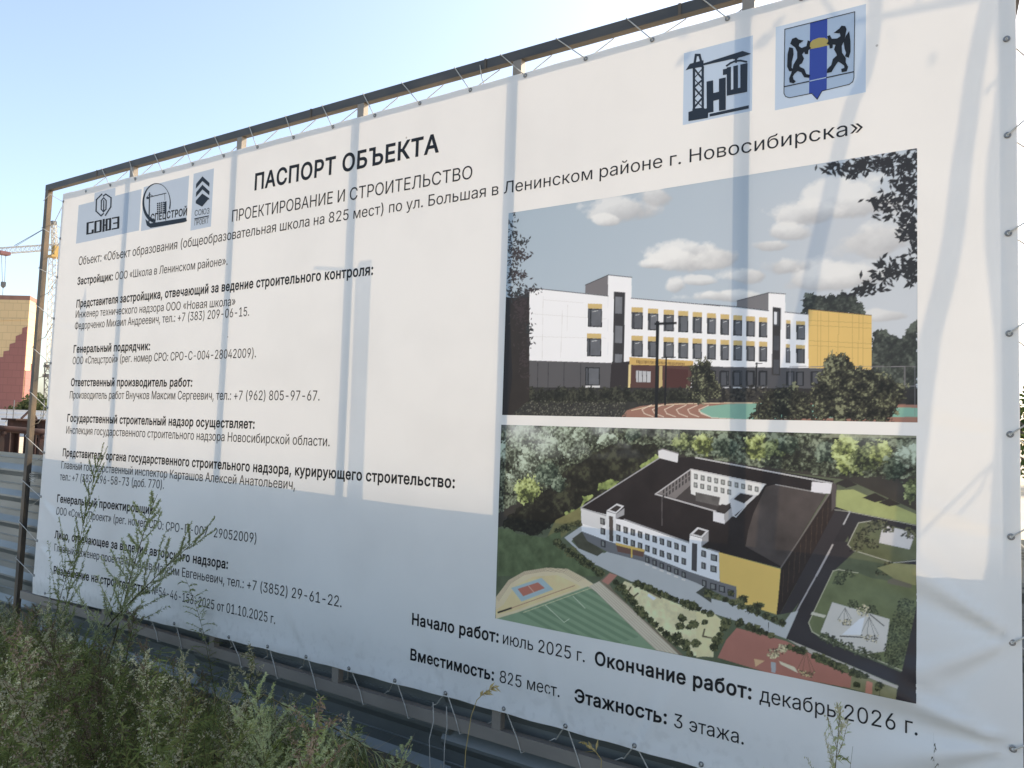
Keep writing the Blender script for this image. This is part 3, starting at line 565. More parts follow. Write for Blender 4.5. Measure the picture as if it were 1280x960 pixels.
ы511|104,244 214,244 243,242 268,237 290,228 309,217 325,202 337,186 346,167 352,146 353,123 352,101 346,80 337,61 325,43 309,29 290,16 268,7 243,2 214,0 53,0 53,379 114,379 114,56 214,56 235,58 254,64 270,74 282,87 289,103 292,121 289,139 282,155 270,169 254,179 235,185 214,187 104,187|397,0 397,379 458,379 458,0
ь388|104,244 214,244 243,242 268,237 290,228 309,217 325,202 337,186 346,167 352,146 353,123 352,101 346,80 337,61 325,43 309,29 290,16 268,7 243,2 214,0 53,0 53,379 114,379 114,56 214,56 235,58 254,64 270,74 282,87 289,103 292,121 289,139 282,155 270,169 254,179 235,185 214,187 104,187
э396|188,-8 170,-7 152,-5 135,-1 119,5 104,12 89,21 76,32 65,43 55,56 46,70 39,86 33,102 91,117 95,107 99,98 104,89 110,80 117,73 125,66 134,60 143,55 153,52 164,49 176,47 188,46 212,49 233,55 251,66 266,80 278,97 287,117 294,139 298,163 299,187 298,212 294,236 287,258 278,278 266,296 251,310 233,321 212,328 188,330 176,329 164,328 154,325 144,321 134,316 126,311 118,304 111,297 105,289 100,281 96,272 93,262 34,277 40,293 47,308 56,322 66,335 78,346 91,356 105,364 120,371 136,377 153,381 170,384 188,384 221,382 252,374 279,360 303,341 323,318 340,291 352,260 359,225 362,187 359,150 352,116 340,85 323,58 303,35 279,16 252,3 221,-5|309,163 132,163 132,218 309,218
ю585|53,0 53,379 111,379 111,0|97,162 97,217 235,217 235,162|377,-8 344,-5 313,3 286,16 262,35 242,58 226,85 213,116 206,150 204,187 206,225 213,260 226,291 242,318 262,341 286,360 313,374 344,382 377,384 410,382 440,374 468,360 492,341 512,318 529,291 541,260 548,225 550,187 548,150 541,116 529,85 512,58 492,35 468,16 440,3 410,-5|377,46 401,49 422,55 440,66 455,80 467,97 477,117 483,139 487,163 489,187 487,212 483,236 477,258 467,278 455,296 440,310 422,321 401,328 377,330 353,328 333,321 315,310 300,296 287,278 278,258 271,236 267,212 266,187 267,163 271,139 278,117 287,97 300,80 315,66 333,55 353,49
я385|332,0 271,0 271,326 184,326 155,324 131,318 114,309 102,295 95,279 93,259 95,240 102,224 114,211 132,201 155,195 184,194 298,194 298,142 180,142 134,146 97,157 68,174 48,198 36,226 32,259 36,293 48,322 68,346 97,365 134,376 180,379 332,379|85,0 15,0 122,172 190,172
№761|60,0 60,509 122,509 349,121 353,121 353,509 416,509 416,0 355,0 129,385 124,385 124,0|479,153 479,205 696,205 696,153|587,249 564,250 543,255 524,263 507,274 494,288 483,304 475,323 470,343 468,366 468,399 470,421 474,442 482,461 493,477 507,490 524,502 542,510 563,515 587,516 610,515 631,510 650,502 666,490 680,477 691,460 698,442 703,421 705,399 705,366 703,343 698,322 691,304 680,288 666,274 650,263 631,255 610,250|587,298 605,300 619,307 630,317 638,330 643,347 645,366 645,399 643,417 638,433 630,447 619,457 604,463 587,465 568,463 554,457 543,447 535,433 530,417 528,399 528,366 530,347 535,330 543,317 554,307 569,300'''.split('\n'):
    ch, rest = ln[0], ln[1:].split('|')
    GLYPHS[ch] = (int(rest[0]), [[tuple(map(float, p.split(','))) for p in c.split()] for c in rest[1:]])

def winding(p, loop):
    w = 0
    x, y = p
    n = len(loop)
    for i in range(n):
        x0, y0 = loop[i]; x1, y1 = loop[(i + 1) % n]
        if y0 <= y < y1 and (x1 - x0) * (y - y0) - (x - x0) * (y1 - y0) > 0: w += 1
        elif y1 <= y < y0 and (x1 - x0) * (y - y0) - (x - x0) * (y1 - y0) < 0: w -= 1
    return w

def fill(loops, holes=(), scale=1.0):
    """triangles of the area inside any of the loops (non-zero rule) and outside the holes"""
    vs, es = [], []
    for lp in list(loops) + list(holes):
        b = len(vs)
        vs += [Vector((p[0] * scale, p[1] * scale)) for p in lp]
        es += [(b + i, b + (i + 1) % len(lp)) for i in range(len(lp))]
    r = delaunay_2d_cdt(vs, es, [], 0, 1e-5)
    ov = [(p[0] / scale, p[1] / scale) for p in r[0]]
    ft = []
    for t in r[2]:
        c = (sum(ov[i][0] for i in t) / 3, sum(ov[i][1] for i in t) / 3)
        if sum(winding(c, lp) for lp in loops) != 0 and not any(winding(c, lp) for lp in holes):
            ft.append(tuple(t))
    return ov, ft

def fatten(loop, off):
    n = len(loop)
    out = []
    for i in range(n):
        p0, p, p1 = np.array(loop[i - 1]), np.array(loop[i]), np.array(loop[(i + 1) % n])
        a, b = p - p0, p1 - p
        la, lb = np.linalg.norm(a), np.linalg.norm(b)
        if la < 1e-6 or lb < 1e-6:
            out.append(tuple(p)); continue
        na, nb = np.array((-a[1], a[0])) / la, np.array((-b[1], b[0])) / lb
        m = na + nb
        k = off * 2 / max(0.5, m @ m)
        out.append(tuple(p + m * k))
    return out

_tri = {}
def glyph(ch, bold):
    if (ch, bold) not in _tri:
        loops = GLYPHS[ch][1]
        if bold: loops = [fatten(l, 19.0) for l in loops]
        _tri[(ch, bold)] = fill(loops, scale=0.001) if loops else ([], [])
    return _tri[(ch, bold)]

INK_Y = -0.0012
def text_line(segs, cap0, cap1=None, mat='ink', parent=None, name='text_line', label=None, off=INK_Y):
    """segs: (string, bold, (px, py) of the baseline start, (px, py) of its end) as photographed on the cloth"""
    cap1 = cap1 or cap0
    V, Fc = [], []
    xa, xb = xz(*segs[0][2])[0], xz(*segs[-1][3])[0]
    for s, bold, p0, p1 in segs:
        a, b = np.array(xz(*p0)), np.array(xz(*p1))
        pen, placed = 0.0, []
        for ch in s:
            placed.append((ch, pen)); pen += GLYPHS[ch][0] + (26 if bold else 0)
        ink = [q[0] + o for ch, o in placed for l in GLYPHS[ch][1] for q in l]
        lo, hi = min(ink), max(ink)
        kx = (b[0] - a[0]) / (hi - lo)
        for ch, o in placed:
            gv_, gf_ = glyph(ch, bold)
            base = len(V)
            for (u, w) in gv_:
                x = a[0] + (u + o - lo) * kx
                t = (x - xa) / (xb - xa)
                zb = a[1] + (b[1] - a[1]) * (x - a[0]) / (b[0] - a[0])
                V.append((x, zb + w / 509.0 * (cap0 + (cap1 - cap0) * t)))
            Fc += [tuple(base + i for i in t) for t in gf_]
    V = np.array(V)
    o = mesh_obj(name, cloth(V[:, 0], V[:, 1], off), Fc, M[mat], parent or banner)
    if label: o['label'] = label
    return o

B_ = 0.0535
text_line([('ПАСПОРТ ОБЪЕКТА', 1, (320, 238), (548.6, 190.3))], 0.095, 0.090, label='large bold heading at the top of the banner')
text_line([('ПРОЕКТИРОВАНИЕ И СТРОИТЕЛЬСТВО', 0, (290.7, 277.5), (591, 223.5))], 0.070, 0.063)
text_line([('Объект: «Объект образования (общеобразовательная школа на 825 мест) по ул. Большая в Ленинском районе г. Новосибирска»', 0, (98.8, 331.8), (1079, 167))], 0.063, 0.0515, label='long line of text that runs the width of the banner')
text_line([('Застройщик:', 1, (97.5, 356.2), (141.3, 350.3)), ('ООО «Школа в Ленинском районе».', 0, (144.5, 350), (285, 331.2))], B_)
text_line([('Представителя застройщика, отвечающий за ведение строительного контроля:', 1, (96.2, 384.5), (467, 343.6))], B_ + 0.001)
text_line([('Инженер технического надзора ООО «Новая школа»', 0, (95, 397.5), (295, 382))], B_)
text_line([('Федорченко Михаил Андреевич, тел.: +7 (383) 209-06-15.', 0, (94, 412), (312.5, 395))], B_)
text_line([('Генеральный подрядчик:', 1, (92.5, 441), (188, 437.5))], B_)
text_line([('ООО «Спецстрой» (рег. номер СРО: СРО-С-004-28042009).', 0, (91.2, 455.5), (321, 446.8))], B_)
text_line([('Ответственный производитель работ:', 1, (89.2, 482.5), (240.5, 483.2))], B_)
text_line([('Производитель работ Внучков Максим Сергеевич, тел.: +7 (962) 805-97-67.', 0, (87.5, 498.2), (400, 500.8))], B_)
text_line([('Государственный строительный надзор осуществляет:', 1, (84.5, 527), (318.8, 535.8))], B_)
text_line([('Инспекция государственного строительного надзора Новосибирской области.', 0, (83, 541.8), (412.5, 558))], B_)
text_line([('Представитель органа государственного строительного надзора, курирующего строительство:', 1, (78.8, 570), (568.6, 610))], B_)
text_line([('Главный государственный инспектор Карташов Алексей Анатольевич,', 0, (76.8, 585.5), (369, 611.7))], B_)
text_line([('тел.: +7 (383) 296-58-73 (доб. 770).', 0, (75, 600), (206, 611))], B_)
text_line([('Генеральный проектировщик:', 1, (71.8, 627.5), (195, 643))], B_)
text_line([('ООО «Союз-Проект» (рег. номер СРО: СРО-П-007-29052009)', 0, (70, 643), (321, 678.7))], B_)
text_line([('Лицо, отвечающее за ведение авторского надзора:', 1, (68.8, 672.5), (285.8, 710.8))], B_)
text_line([('Главный инженер проекта Мочалов Максим Евгеньевич, тел.: +7 (3852) 29-61-22.', 0, (68, 688.8), (427.4, 759))], B_)
text_line([('Разрешение на строительство:', 1, (68, 717), (189, 741.8)), ('№54-46-153-2025 от 01.10.2025 г.', 0, (192, 742.5), (344, 780))], B_)
text_line([('Начало работ:', 1, (515.5, 780.4), (623, 803)), ('июль 2025 г.', 0, (628.8, 804.6), (732, 827.3)), ('Окончание работ:', 1, (745, 830), (939, 873.7)), ('декабрь 2026 г.', 0, (949.7, 876.5), (1147, 919.5))], 0.0515)
text_line([('Вместимость:', 1, (513.5, 824.5), (617.5, 850.4)), ('825 мест.', 0, (625, 852.6), (700.5, 871)), ('Этажность:', 1, (719.4, 876.5), (834, 904)), ('3 этажа.', 0, (843.6, 908), (930.5, 930))], 0.0505)

# ------------------------------------------------------------------ logos and coat of arms
def crop(x0, y0, s):
    """pixel coordinates read off an enlarged crop of the photograph"""
    return lambda pts: [(x0 + p[0] / s, y0 + p[1] / s) for p in pts]

def emblem(name, loops, mat, parent, holes=(), off=INK_Y):
    """loops in photographed pixels, printed on the cloth"""
    def flat(lp):
        q = [xz(*p) for p in lp]
        a = sum(q[i][0] * q[(i + 1) % len(q)][1] - q[(i + 1) % len(q)][0] * q[i][1] for i in range(len(q)))
        return q if a > 0 else q[::-1]
    v_, f_ = fill([flat(l) for l in loops], [flat(h) for h in holes])
    v_ = np.array(v_)
    return mesh_obj(name, cloth(v_[:, 0], v_[:, 1], off), f_, M[mat], parent)

def stroke(pts, w):
    """one closed outline per piece of a broken line, w wide, with square joints"""
    out = []
    for (a, b) in zip(pts[:-1], pts[1:]):
        a, b = np.array(a, float), np.array(b, float)
        t = (b - a) / np.linalg.norm(b - a)
        n = np.array((-t[1], t[0])) * w / 2
        e = t * w * 0.42
        out.append([tuple(a - e - n), tuple(b + e - n), tuple(b + e + n), tuple(a - e + n)])
    return out

def arc(cx_, cy_, rx, ry, a0, a1, n=24):
    return [(cx_ + rx * math.cos(R(a0 + (a1 - a0) * i / n)), cy_ + ry * math.sin(R(a0 + (a1 - a0) * i / n))) for i in range(n + 1)]

panel = []
for k in range(5):
    v, f = cells(region == k + 1)
    panel.append(mesh_obj('logo_panel', v, f, M['panel_tint_light' if k > 2 else 'panel_tint'], banner, True))
for o, l in zip(panel, ('pale blue logo panel with a hexagon over block letters', 'pale blue logo panel with a ring round a tower crane',
                        'narrow pale blue logo panel with three stacked chevrons', 'pale blue logo panel with a crane lifting block letters',
                        'pale blue panel with a coat of arms')):
    o['label'] = l

# hexagon and block letters
q = crop(60, 220, 5.565)
hexa = stroke([(378, 127), (340, 165), (337, 245), (372, 278), (388, 262)], 9) + stroke([(388, 140), (405, 127), (442, 152), (440, 215), (402, 275)], 9)
hexa += stroke([(374, 172), (390, 152), (408, 172), (406, 232), (389, 250), (373, 232), (374, 172)], 8) + stroke([(391, 172), (390, 245)], 8)
emblem('hexagon_mark', [q(l) for l in hexa], 'ink_grey', panel[0])
def letters(strokes, quad, w):
    """block letters in a unit box, set into a photographed quadrilateral tl, tr, br, bl"""
    tl, tr, br, bl = [np.array(p) for p in quad]
    def m(p):
        u, v_ = p
        return tuple((tl * (1 - u) + tr * u) * (1 - v_) + (bl * (1 - u) + br * u) * v_)
    out = []
    for s in strokes:
        s = [(p[0] * 1.6, p[1]) for p in s]
        for l in stroke(s, w): out.append([m((p[0] / 1.6, p[1])) for p in l])
    return out
SOYUZ = [[(0.19, 0.08), (0.03, 0.08), (0.03, 0.92), (0.19, 0.92), (0.19, 0.70)], [(0.27, 0.08), (0.27, 0.92), (0.43, 0.92), (0.43, 0.08), (0.27, 0.08)],
         [(0.52, 0.05), (0.52, 0.95)], [(0.52, 0.5), (0.60, 0.5)], [(0.61, 0.08), (0.61, 0.92), (0.72, 0.92), (0.72, 0.08), (0.61, 0.08)],
         [(0.80, 0.08), (0.97, 0.08), (0.97, 0.92), (0.80, 0.92)], [(0.84, 0.5), (0.97, 0.5)]]
emblem('block_lettering', letters(SOYUZ, q([(272, 322), (500, 278), (498, 368), (270, 412)]), 0.105), 'ink', panel[0])

# ring, crane and house
outer = arc(757, 190, 98, 140, 95, 380, 40)
inner = arc(760, 180, 88, 124, 380, 95, 40)
base = [(680, 300), (715, 330), (960, 290), (968, 312), (950, 322), (716, 362), (690, 345)]
ringm = [outer + inner, base] + stroke([(709, 118), (705, 318)], 8) + stroke([(690, 152), (822, 120)], 6) + stroke([(690, 150), (706, 128), (735, 140)], 4) + stroke([(813, 122), (815, 170)], 3) + [[(686, 148), (704, 146), (704, 160), (688, 162)]]
emblem('ring_mark', [q(l) for l in ringm], 'ink_grey', panel[1])
hs = []
for i in range(5):
    for j in range(6):
        x = 760 + i * 14; y = 188 - i * 2.6 + j * 14
        hs.append([(x, y), (x + 10, y - 1.6), (x + 10, y + 9), (x, y + 10.6)])
hs += [[(812, 182), (824, 179), (824, 264), (812, 266)]]
emblem('house_mark', [q(l) for l in hs], 'ink_grey', panel[1])
text_line([('СПЕЦСТРОЙ', 1, q([(716, 315)])[0], q([(966, 273)])[0])], 0.047, mat='ink', parent=panel[1], name='logo_lettering')

# chevrons
q = crop(0, 180, 4)
ch = []
for dy in (0, 42):
    ch += [[(1014, 162 + dy), (1050, 196 + dy), (1048, 215 + dy), (1014, 186 + dy), (980, 224 + dy), (982, 200 + dy)]]
ch += [[(1013, 248), (1048, 272), (1012, 314), (978, 296)], [(1013, 248), (1048, 272), (1048, 280), (1012, 262), (980, 296), (980, 284)]]
emblem('chevron_mark', [q(l) for l in ch], 'ink_grey', panel[2])
emblem('underline', [q([(973, 372), (1046, 357), (1046, 363), (973, 378)])], 'ink_grey', panel[2])
text_line([('СОЮЗ', 0, q([(974, 360)])[0], q([(1048, 348)])[0])], 0.036, mat='ink_grey', parent=panel[2], name='logo_lettering')
text_line([('ПРОЕКТ', 0, q([(973, 408)])[0], q([(1044, 396)])[0])], 0.036, mat='ink_grey', parent=panel[2], name='logo_lettering')

# crane lifting letters
q = crop(840, 0, 4)
cr = [[(70, 355), (92, 322), (160, 304), (160, 320), (355, 258), (398, 272), (352, 288), (160, 330), (160, 336), (90, 348)],
      [(84, 562), (104, 556), (104, 546), (162, 540), (166, 546), (184, 542), (182, 592), (84, 608)],
      [(190, 572), (386, 529), (386, 545), (190, 586)]]
cr += stroke([(112, 545), (112, 345), (122, 278), (140, 278), (156, 340), (156, 540)], 12)
cr += stroke([(112, 345), (156, 400), (112, 440), (156, 490), (112, 540)], 9) + stroke([(156, 345), (112, 395), (156, 445), (112, 495), (156, 540)], 5)
cr += [[(308, 282), (334, 276), (334, 296), (308, 300)]] + stroke([(276, 332), (296, 318), (320, 308), (345, 306), (374, 312)], 9) + stroke([(322, 300), (322, 312)], 12)
emblem('crane_mark', [q(l) for l in cr], 'ink_grey', panel[3])
lt = [[(175, 411), (208, 404), (209, 468), (237, 461), (237, 397), (271, 390), (271, 551), (237, 557), (237, 500), (209, 507), (210, 562), (176, 568)],
      [(257, 350), (276, 346), (276, 341), (297, 337), (297, 452), (309, 449), (309, 334), (332, 329), (332, 444), (344, 441), (344, 326), (380, 318), (378, 462), (276, 482), (276, 375), (257, 379)]]
emblem('block_lettering', [q(l) for l in lt], 'ink_grey', panel[3])

# coat of arms: two black animals holding a loaf over a blue pale
shield = [(566, 150), (915, 62), (911, 392), (905, 412), (888, 425), (752, 458), (728, 500), (700, 470), (590, 492), (570, 486), (562, 470)]
emblem('shield_field', [q(shield)], 'shield_white', panel[4], off=-0.0006)
emblem('blue_pale', [q([(692, 118), (778, 97), (775, 452), (752, 458), (728, 500), (704, 470), (687, 472)])], 'shield_blue', panel[4], off=-0.0010)
emblem('golden_loaf', [q([(676, 252), (684, 228), (705, 204), (735, 192), (765, 192), (788, 205), (800, 226), (740, 240)])], 'shield_gold', panel[4], off=-0.0014)
emblem('shield_outline', [q(l) for l in stroke(shield + shield[:1], 3.5) + stroke([(563, 437), (687, 410)], 5) + stroke([(775, 391), (909, 362)], 5)], 'ink', panel[4], off=-0.0018)
emblem('white_bar', [q(l) for l in stroke([(690, 409), (772, 391)], 5)], 'shield_white', panel[4], off=-0.0018)
def grow(loop, k):
    a = sum(loop[i - 1][0] * loop[i][1] - loop[i][0] * loop[i - 1][1] for i in range(len(loop)))
    return fatten([tuple(map(float, p)) for p in loop], -k if a > 0 else k)
left_beast = [(596, 222), (604, 200), (622, 193), (634, 203), (655, 208), (644, 216), (636, 220), (634, 236), (650, 246), (676, 236), (682, 208), (692, 212), (688, 236), (694, 244), (682, 254), (680, 272), (668, 272), (664, 258), (650, 276), (660, 296), (650, 318), (636, 328), (640, 340), (662, 350), (672, 376), (690, 380), (686, 390), (664, 388), (650, 364), (630, 356), (612, 372), (604, 386), (608, 402), (618, 410), (610, 418), (592, 414), (590, 396), (600, 372), (606, 352), (612, 326), (630, 296), (630, 262), (620, 240)]
left_tail = [(590, 242), (606, 246), (608, 276), (600, 310), (598, 342), (608, 356), (590, 358), (580, 336), (582, 276)]
right_beast = [(872, 150), (866, 136), (850, 134), (840, 148), (816, 166), (832, 168), (842, 166), (846, 186), (828, 198), (800, 200), (790, 182), (780, 186), (786, 210), (778, 222), (790, 226), (792, 244), (802, 242), (804, 224), (822, 226), (814, 250), (826, 272), (828, 282), (808, 300), (800, 330), (780, 350), (778, 366), (798, 362), (812, 338), (832, 308), (848, 318), (864, 330), (866, 344), (850, 350), (852, 362), (874, 358), (880, 338), (868, 316), (868, 294), (850, 268), (848, 232), (862, 204)]
right_tail = [(886, 164), (872, 184), (862, 214), (866, 246), (874, 268), (868, 284), (884, 290), (892, 262), (892, 210)]
emblem('black_beast', [q(grow(left_beast, 2.2)), q(grow(left_tail, 2))], 'ink', panel[4], off=-0.0022)
emblem('black_beast', [q(grow(right_beast, 2.2)), q(grow(right_tail, 2))], 'ink', panel[4], off=-0.0022)

# ------------------------------------------------------------------ the two printed pictures
def lin(c):
    c = np.asarray(c, float) / 255
    return np.where(c <= 0.04045, c / 12.92, ((c + 0.055) / 1.055) ** 2.4)
def desat(c):
    c = c * np.clip(0.72 + 1.2 * c.mean(), 0.72, 1.0)
    return np.clip(c * 0.88 + 0.12 * (0.3 * c[0] + 0.6 * c[1] + 0.1 * c[2]), 0.008, 0.85)
def ink_lit(r, g, b): return desat(lin((r, g, b)) / lin((216, 212, 205)) * 0.83)
def ink_dim(r, g, b): return desat(lin((r, g, b)) / lin((152, 164, 177)) * 0.83)
RNG = np.random.RandomState(7)

def vnoise(x, y, seed):
    xi, yi = np.floor(x).astype(int), np.floor(y).astype(int)
    u, v_ = x - xi, y - yi
    u, v_ = u * u * (3 - 2 * u), v_ * v_ * (3 - 2 * v_)
    def h(a, b):
        n = (a * 374761393 + b * 668265263 + seed * 974711) & 0x7fffffff
        n = ((n ^ (n >> 13)) * 1274126177) & 0x7fffffff
        return (n & 0xffff) / 65535.0
    return (h(xi, yi) * (1 - u) + h(xi + 1, yi) * u) * (1 - v_) + (h(xi, yi + 1) * (1 - u) + h(xi + 1, yi + 1) * u) * v_
def fbm(x, y, seed, octv=5):
    s, a, t = 0, 0.5, 0
    for o in range(octv):
        s = s + a * vnoise(x * 2 ** o, y * 2 ** o, seed + o * 17); t += a; a *= 0.55
    return s / t

class Print:
    """a flat picture as coloured points of a fine grid; shapes are given in photographed pixels"""
    def __init__(s, r, nx, nz):
        s.r, s.nx, s.nz = r, nx, nz
        s.x = np.linspace(r[0] - 0.0012, r[1] + 0.0012, nx); s.z = np.linspace(r[2] - 0.0012, r[3] + 0.0012, nz)
        s.X, s.Z = np.meshgrid(s.x, s.z)
        s.PX, s.PY = pix(np.stack([s.X, s.X * 0, s.Z], -1))
        s.c = np.zeros((nz, nx, 3))
    def idx(s, px, py):
        x, z = xz(px, py)
        return (x - s.x[0]) / (s.x[1] - s.x[0]), (z - s.z[0]) / (s.z[1] - s.z[0])
    def mask(s, poly):
        P = np.array([s.idx(*p) for p in poly])
        i0, i1 = max(0, int(P[:, 0].min())), min(s.nx, int(P[:, 0].max()) + 2)
        j0, j1 = max(0, int(P[:, 1].min())), min(s.nz, int(P[:, 1].max()) + 2)
        if i0 >= i1 or j0 >= j1: return None
        acc = 0
        for (ox, oy) in ((-.25, -.25), (.25, -.25), (-.25, .25), (.25, .25)):
            I, J = np.meshgrid(np.arange(i0, i1) + ox, np.arange(j0, j1) + oy)
            m = np.zeros(I.shape, bool)
            for k in range(len(P)):
                xa, ya = P[k - 1]; xb, yb = P[k]
                if ya == yb: continue
                m ^= ((J < ya) != (J < yb)) & (I < (xb - xa) * (J - ya) / (yb - ya) + xa)
            acc = acc + m / 4.0
        return (slice(j0, j1), slice(i0, i1)), acc
    def poly(s, poly, col, tex=0.0, scale=30, seed=1, a=1.0):
        r = s.mask(poly)
        if r is None: return
        sl_, m = r
        c = np.asarray(col)
        if tex:
            n = fbm(s.X[sl_] * scale, s.Z[sl_] * scale, seed) - 0.5
            c = c * (1 + tex * 2 * n[..., None])
        s.c[sl_] = s.c[sl_] * (1 - a * m[..., None]) + c * a * m[..., None]
    def line(s, pts, w, col, a=1.0):
        for l in stroke(pts, w): s.poly(l, col, a=a)
    def dots(s, poly, n, size, cols, seed=0, squash=0.8, a=0.9):
        """leaf-sized flecks scattered over an outline, dark ones first"""
        rg = np.random.RandomState(seed)
        P = np.array(poly)
        lo, hi = P.min(0), P.max(0)
        k = 0
        cols = [np.asarray(c) for c in cols]
        tries = 0
        while k < n and tries < n * 6:
            tries += 1
            p = lo + rg.rand(2) * (hi - lo)
            ins = False
            for i in range(len(P)):
                (x0, y0), (x1, y1) = P[i - 1], P[i]
                if (y0 > p[1]) != (y1 > p[1]) and p[0] < (x1 - x0) * (p[1] - y0) / (y1 - y0) + x0: ins = not ins
            if not ins: continue
            k += 1
            t = k / n
            c = cols[min(len(cols) - 1, int(t * len(cols) * 0.999))] * (0.75 + 0.5 * rg.rand())
            s.fleck(p[0], p[1], size * (0.6 + 0.8 * rg.rand()), c, squash, rg.rand() * math.pi, a)
    def fleck(s, px, py, r, c, squash=0.8, th=0.0, a=1.0):
        ci, cj = s.idx(px, py)
        k = r * (s.idx(px + 1, py)[0] - ci)
        i0, i1, j0, j1 = max(0, int(ci - k) - 1), min(s.nx, int(ci + k) + 2), max(0, int(cj - k) - 1), min(s.nz, int(cj + k) + 2)
        if i0 >= i1 or j0 >= j1: return
        I, J = np.meshgrid(np.arange(i0, i1) - ci, np.arange(j0, j1) - cj)
        u = I * math.cos(th) + J * math.sin(th); w = (-I * math.sin(th) + J * math.cos(th)) / squash
        m = np.clip((k - np.hypot(u, w)) + 0.5, 0, 1)[..., None] * a
        s.c[j0:j1, i0:i1] = s.c[j0:j1, i0:i1] * (1 - m) + c * m
    def leaves(s, px, py, n, spread, L_, c, seed):
        """a twig of pointed leaves"""
        rg = np.random.RandomState(seed)
        for k in range(n):
            x, y = px + rg.randn() * spread[0], py + rg.randn() * spread[1]
            th = rg.choice([0.6, -0.5, 1.2, 2.2, 0.1]) + rg.randn() * 0.4
            l = L_ * (0.6 + 0.7 * rg.rand())
            d, nn = np.array((math.cos(th), math.sin(th))), np.array((-math.sin(th), math.cos(th)))
            p = np.array((x, y))
            s.poly([tuple(p - d * l), tuple(p + nn * l * 0.36), tuple(p + d * l), tuple(p - nn * l * 0.36)], c)
    def foliage(s, field, cols, seed, scale=95.0, ragged=0.9, tilt=0.5, contrast=1.0):
        """printed foliage: `field` is 1 in the middle of the crown and falls to 0 at its rim"""
        n1 = fbm(s.X * scale, s.Z * scale, seed, 4)
        n2 = fbm(s.X * scale * 0.22, s.Z * scale * 0.22, seed + 5, 3)
        m = np.clip((field + (n1 - 0.5) * ragged + (n2 - 0.5) * ragged * 0.8 - 0.18) / 0.10, 0, 1)
        gr = s.grad if s.grad is not None else 0
        t = np.clip((n1 - 0.5) * 1.9 * contrast + (n2 - 0.5) * 1.5 + 0.42 + tilt * gr, 0, 0.999) * (len(cols) - 1)
        i = np.floor(t).astype(int); w = (t - i)[..., None]
        C_ = np.array(cols)
        c = np.array((1.02, 1.12, 0.96)) * C_[i] * (1 - w) + np.array((1.02, 1.12, 0.96)) * C_[np.minimum(i + 1, len(cols) - 1)] * w
        s.c = s.c * (1 - m[..., None]) + c * m[..., None]
        s.grad = None
    grad = None
    def soft(s, poly, edge_px):
        """field for an outline: 1 well inside, falling to 0 over edge_px at its rim"""
        P_ = np.array(poly, float)
        ins = np.zeros(s.PX.shape, bool); d2 = np.full(s.PX.shape, 1e9)
        for k in range(len(P_)):
            (xa, ya), (xb, yb) = P_[k - 1], P_[k]
            if ya != yb: ins ^= ((s.PY < ya) != (s.PY < yb)) & (s.PX < (xb - xa) * (s.PY - ya) / (yb - ya) + xa)
            l2 = (xb - xa) ** 2 + (yb - ya) ** 2 + 1e-9
            t = np.clip(((s.PX - xa) * (xb - xa) + (s.PY - ya) * (yb - ya)) / l2, 0, 1)
            d2 = np.minimum(d2, (s.PX - xa - t * (xb - xa)) ** 2 + (s.PY - ya - t * (yb - ya)) ** 2)
        d = np.sqrt(d2) / edge_px
        return np.where(ins, np.minimum(d, 1), -d).clip(-2, 1) * 0.75 + 0.25
    def build(s, name, parent, label):
        v_ = cloth(s.X, s.Z, -0.0005).reshape(-1, 3)
        n_f = (s.nx - 1) * (s.nz - 1)
        J, I = np.meshgrid(np.arange(s.nz - 1), np.arange(s.nx - 1), indexing='ij')
        a = J * s.nx + I
        f_ = np.stack([a, a + 1, a + s.nx + 1, a + s.nx], -1).reshape(-1)
        me = bpy.data.meshes.new(name)
        me.vertices.add(len(v_)); me.vertices.foreach_set('co', v_.ravel())
        me.loops.add(n_f * 4); me.loops.foreach_set('vertex_index', f_.astype(np.int32))
        me.polygons.add(n_f); me.polygons.foreach_set('loop_start', np.arange(0, n_f * 4, 4, dtype=np.int32))
        at_ = me.color_attributes.new('print', 'FLOAT_COLOR', 'POINT')
        col = np.ones((len(v_), 4), np.float32); col[:, :3] = np.clip(s.c, 0.007, 0.85).reshape(-1, 3)
        at_.data.foreach_set('color', col.ravel())
        me.materials.append(M['picture'])
        me.update(calc_edges=True)
        me.polygons.foreach_set('use_smooth', np.ones(n_f, bool))
        o = bpy.data.objects.new(name, me)
        COL.objects.link(o)
        o.parent = parent
        o.location = -Vector(parent.location)
        o['label'] = label
        return o

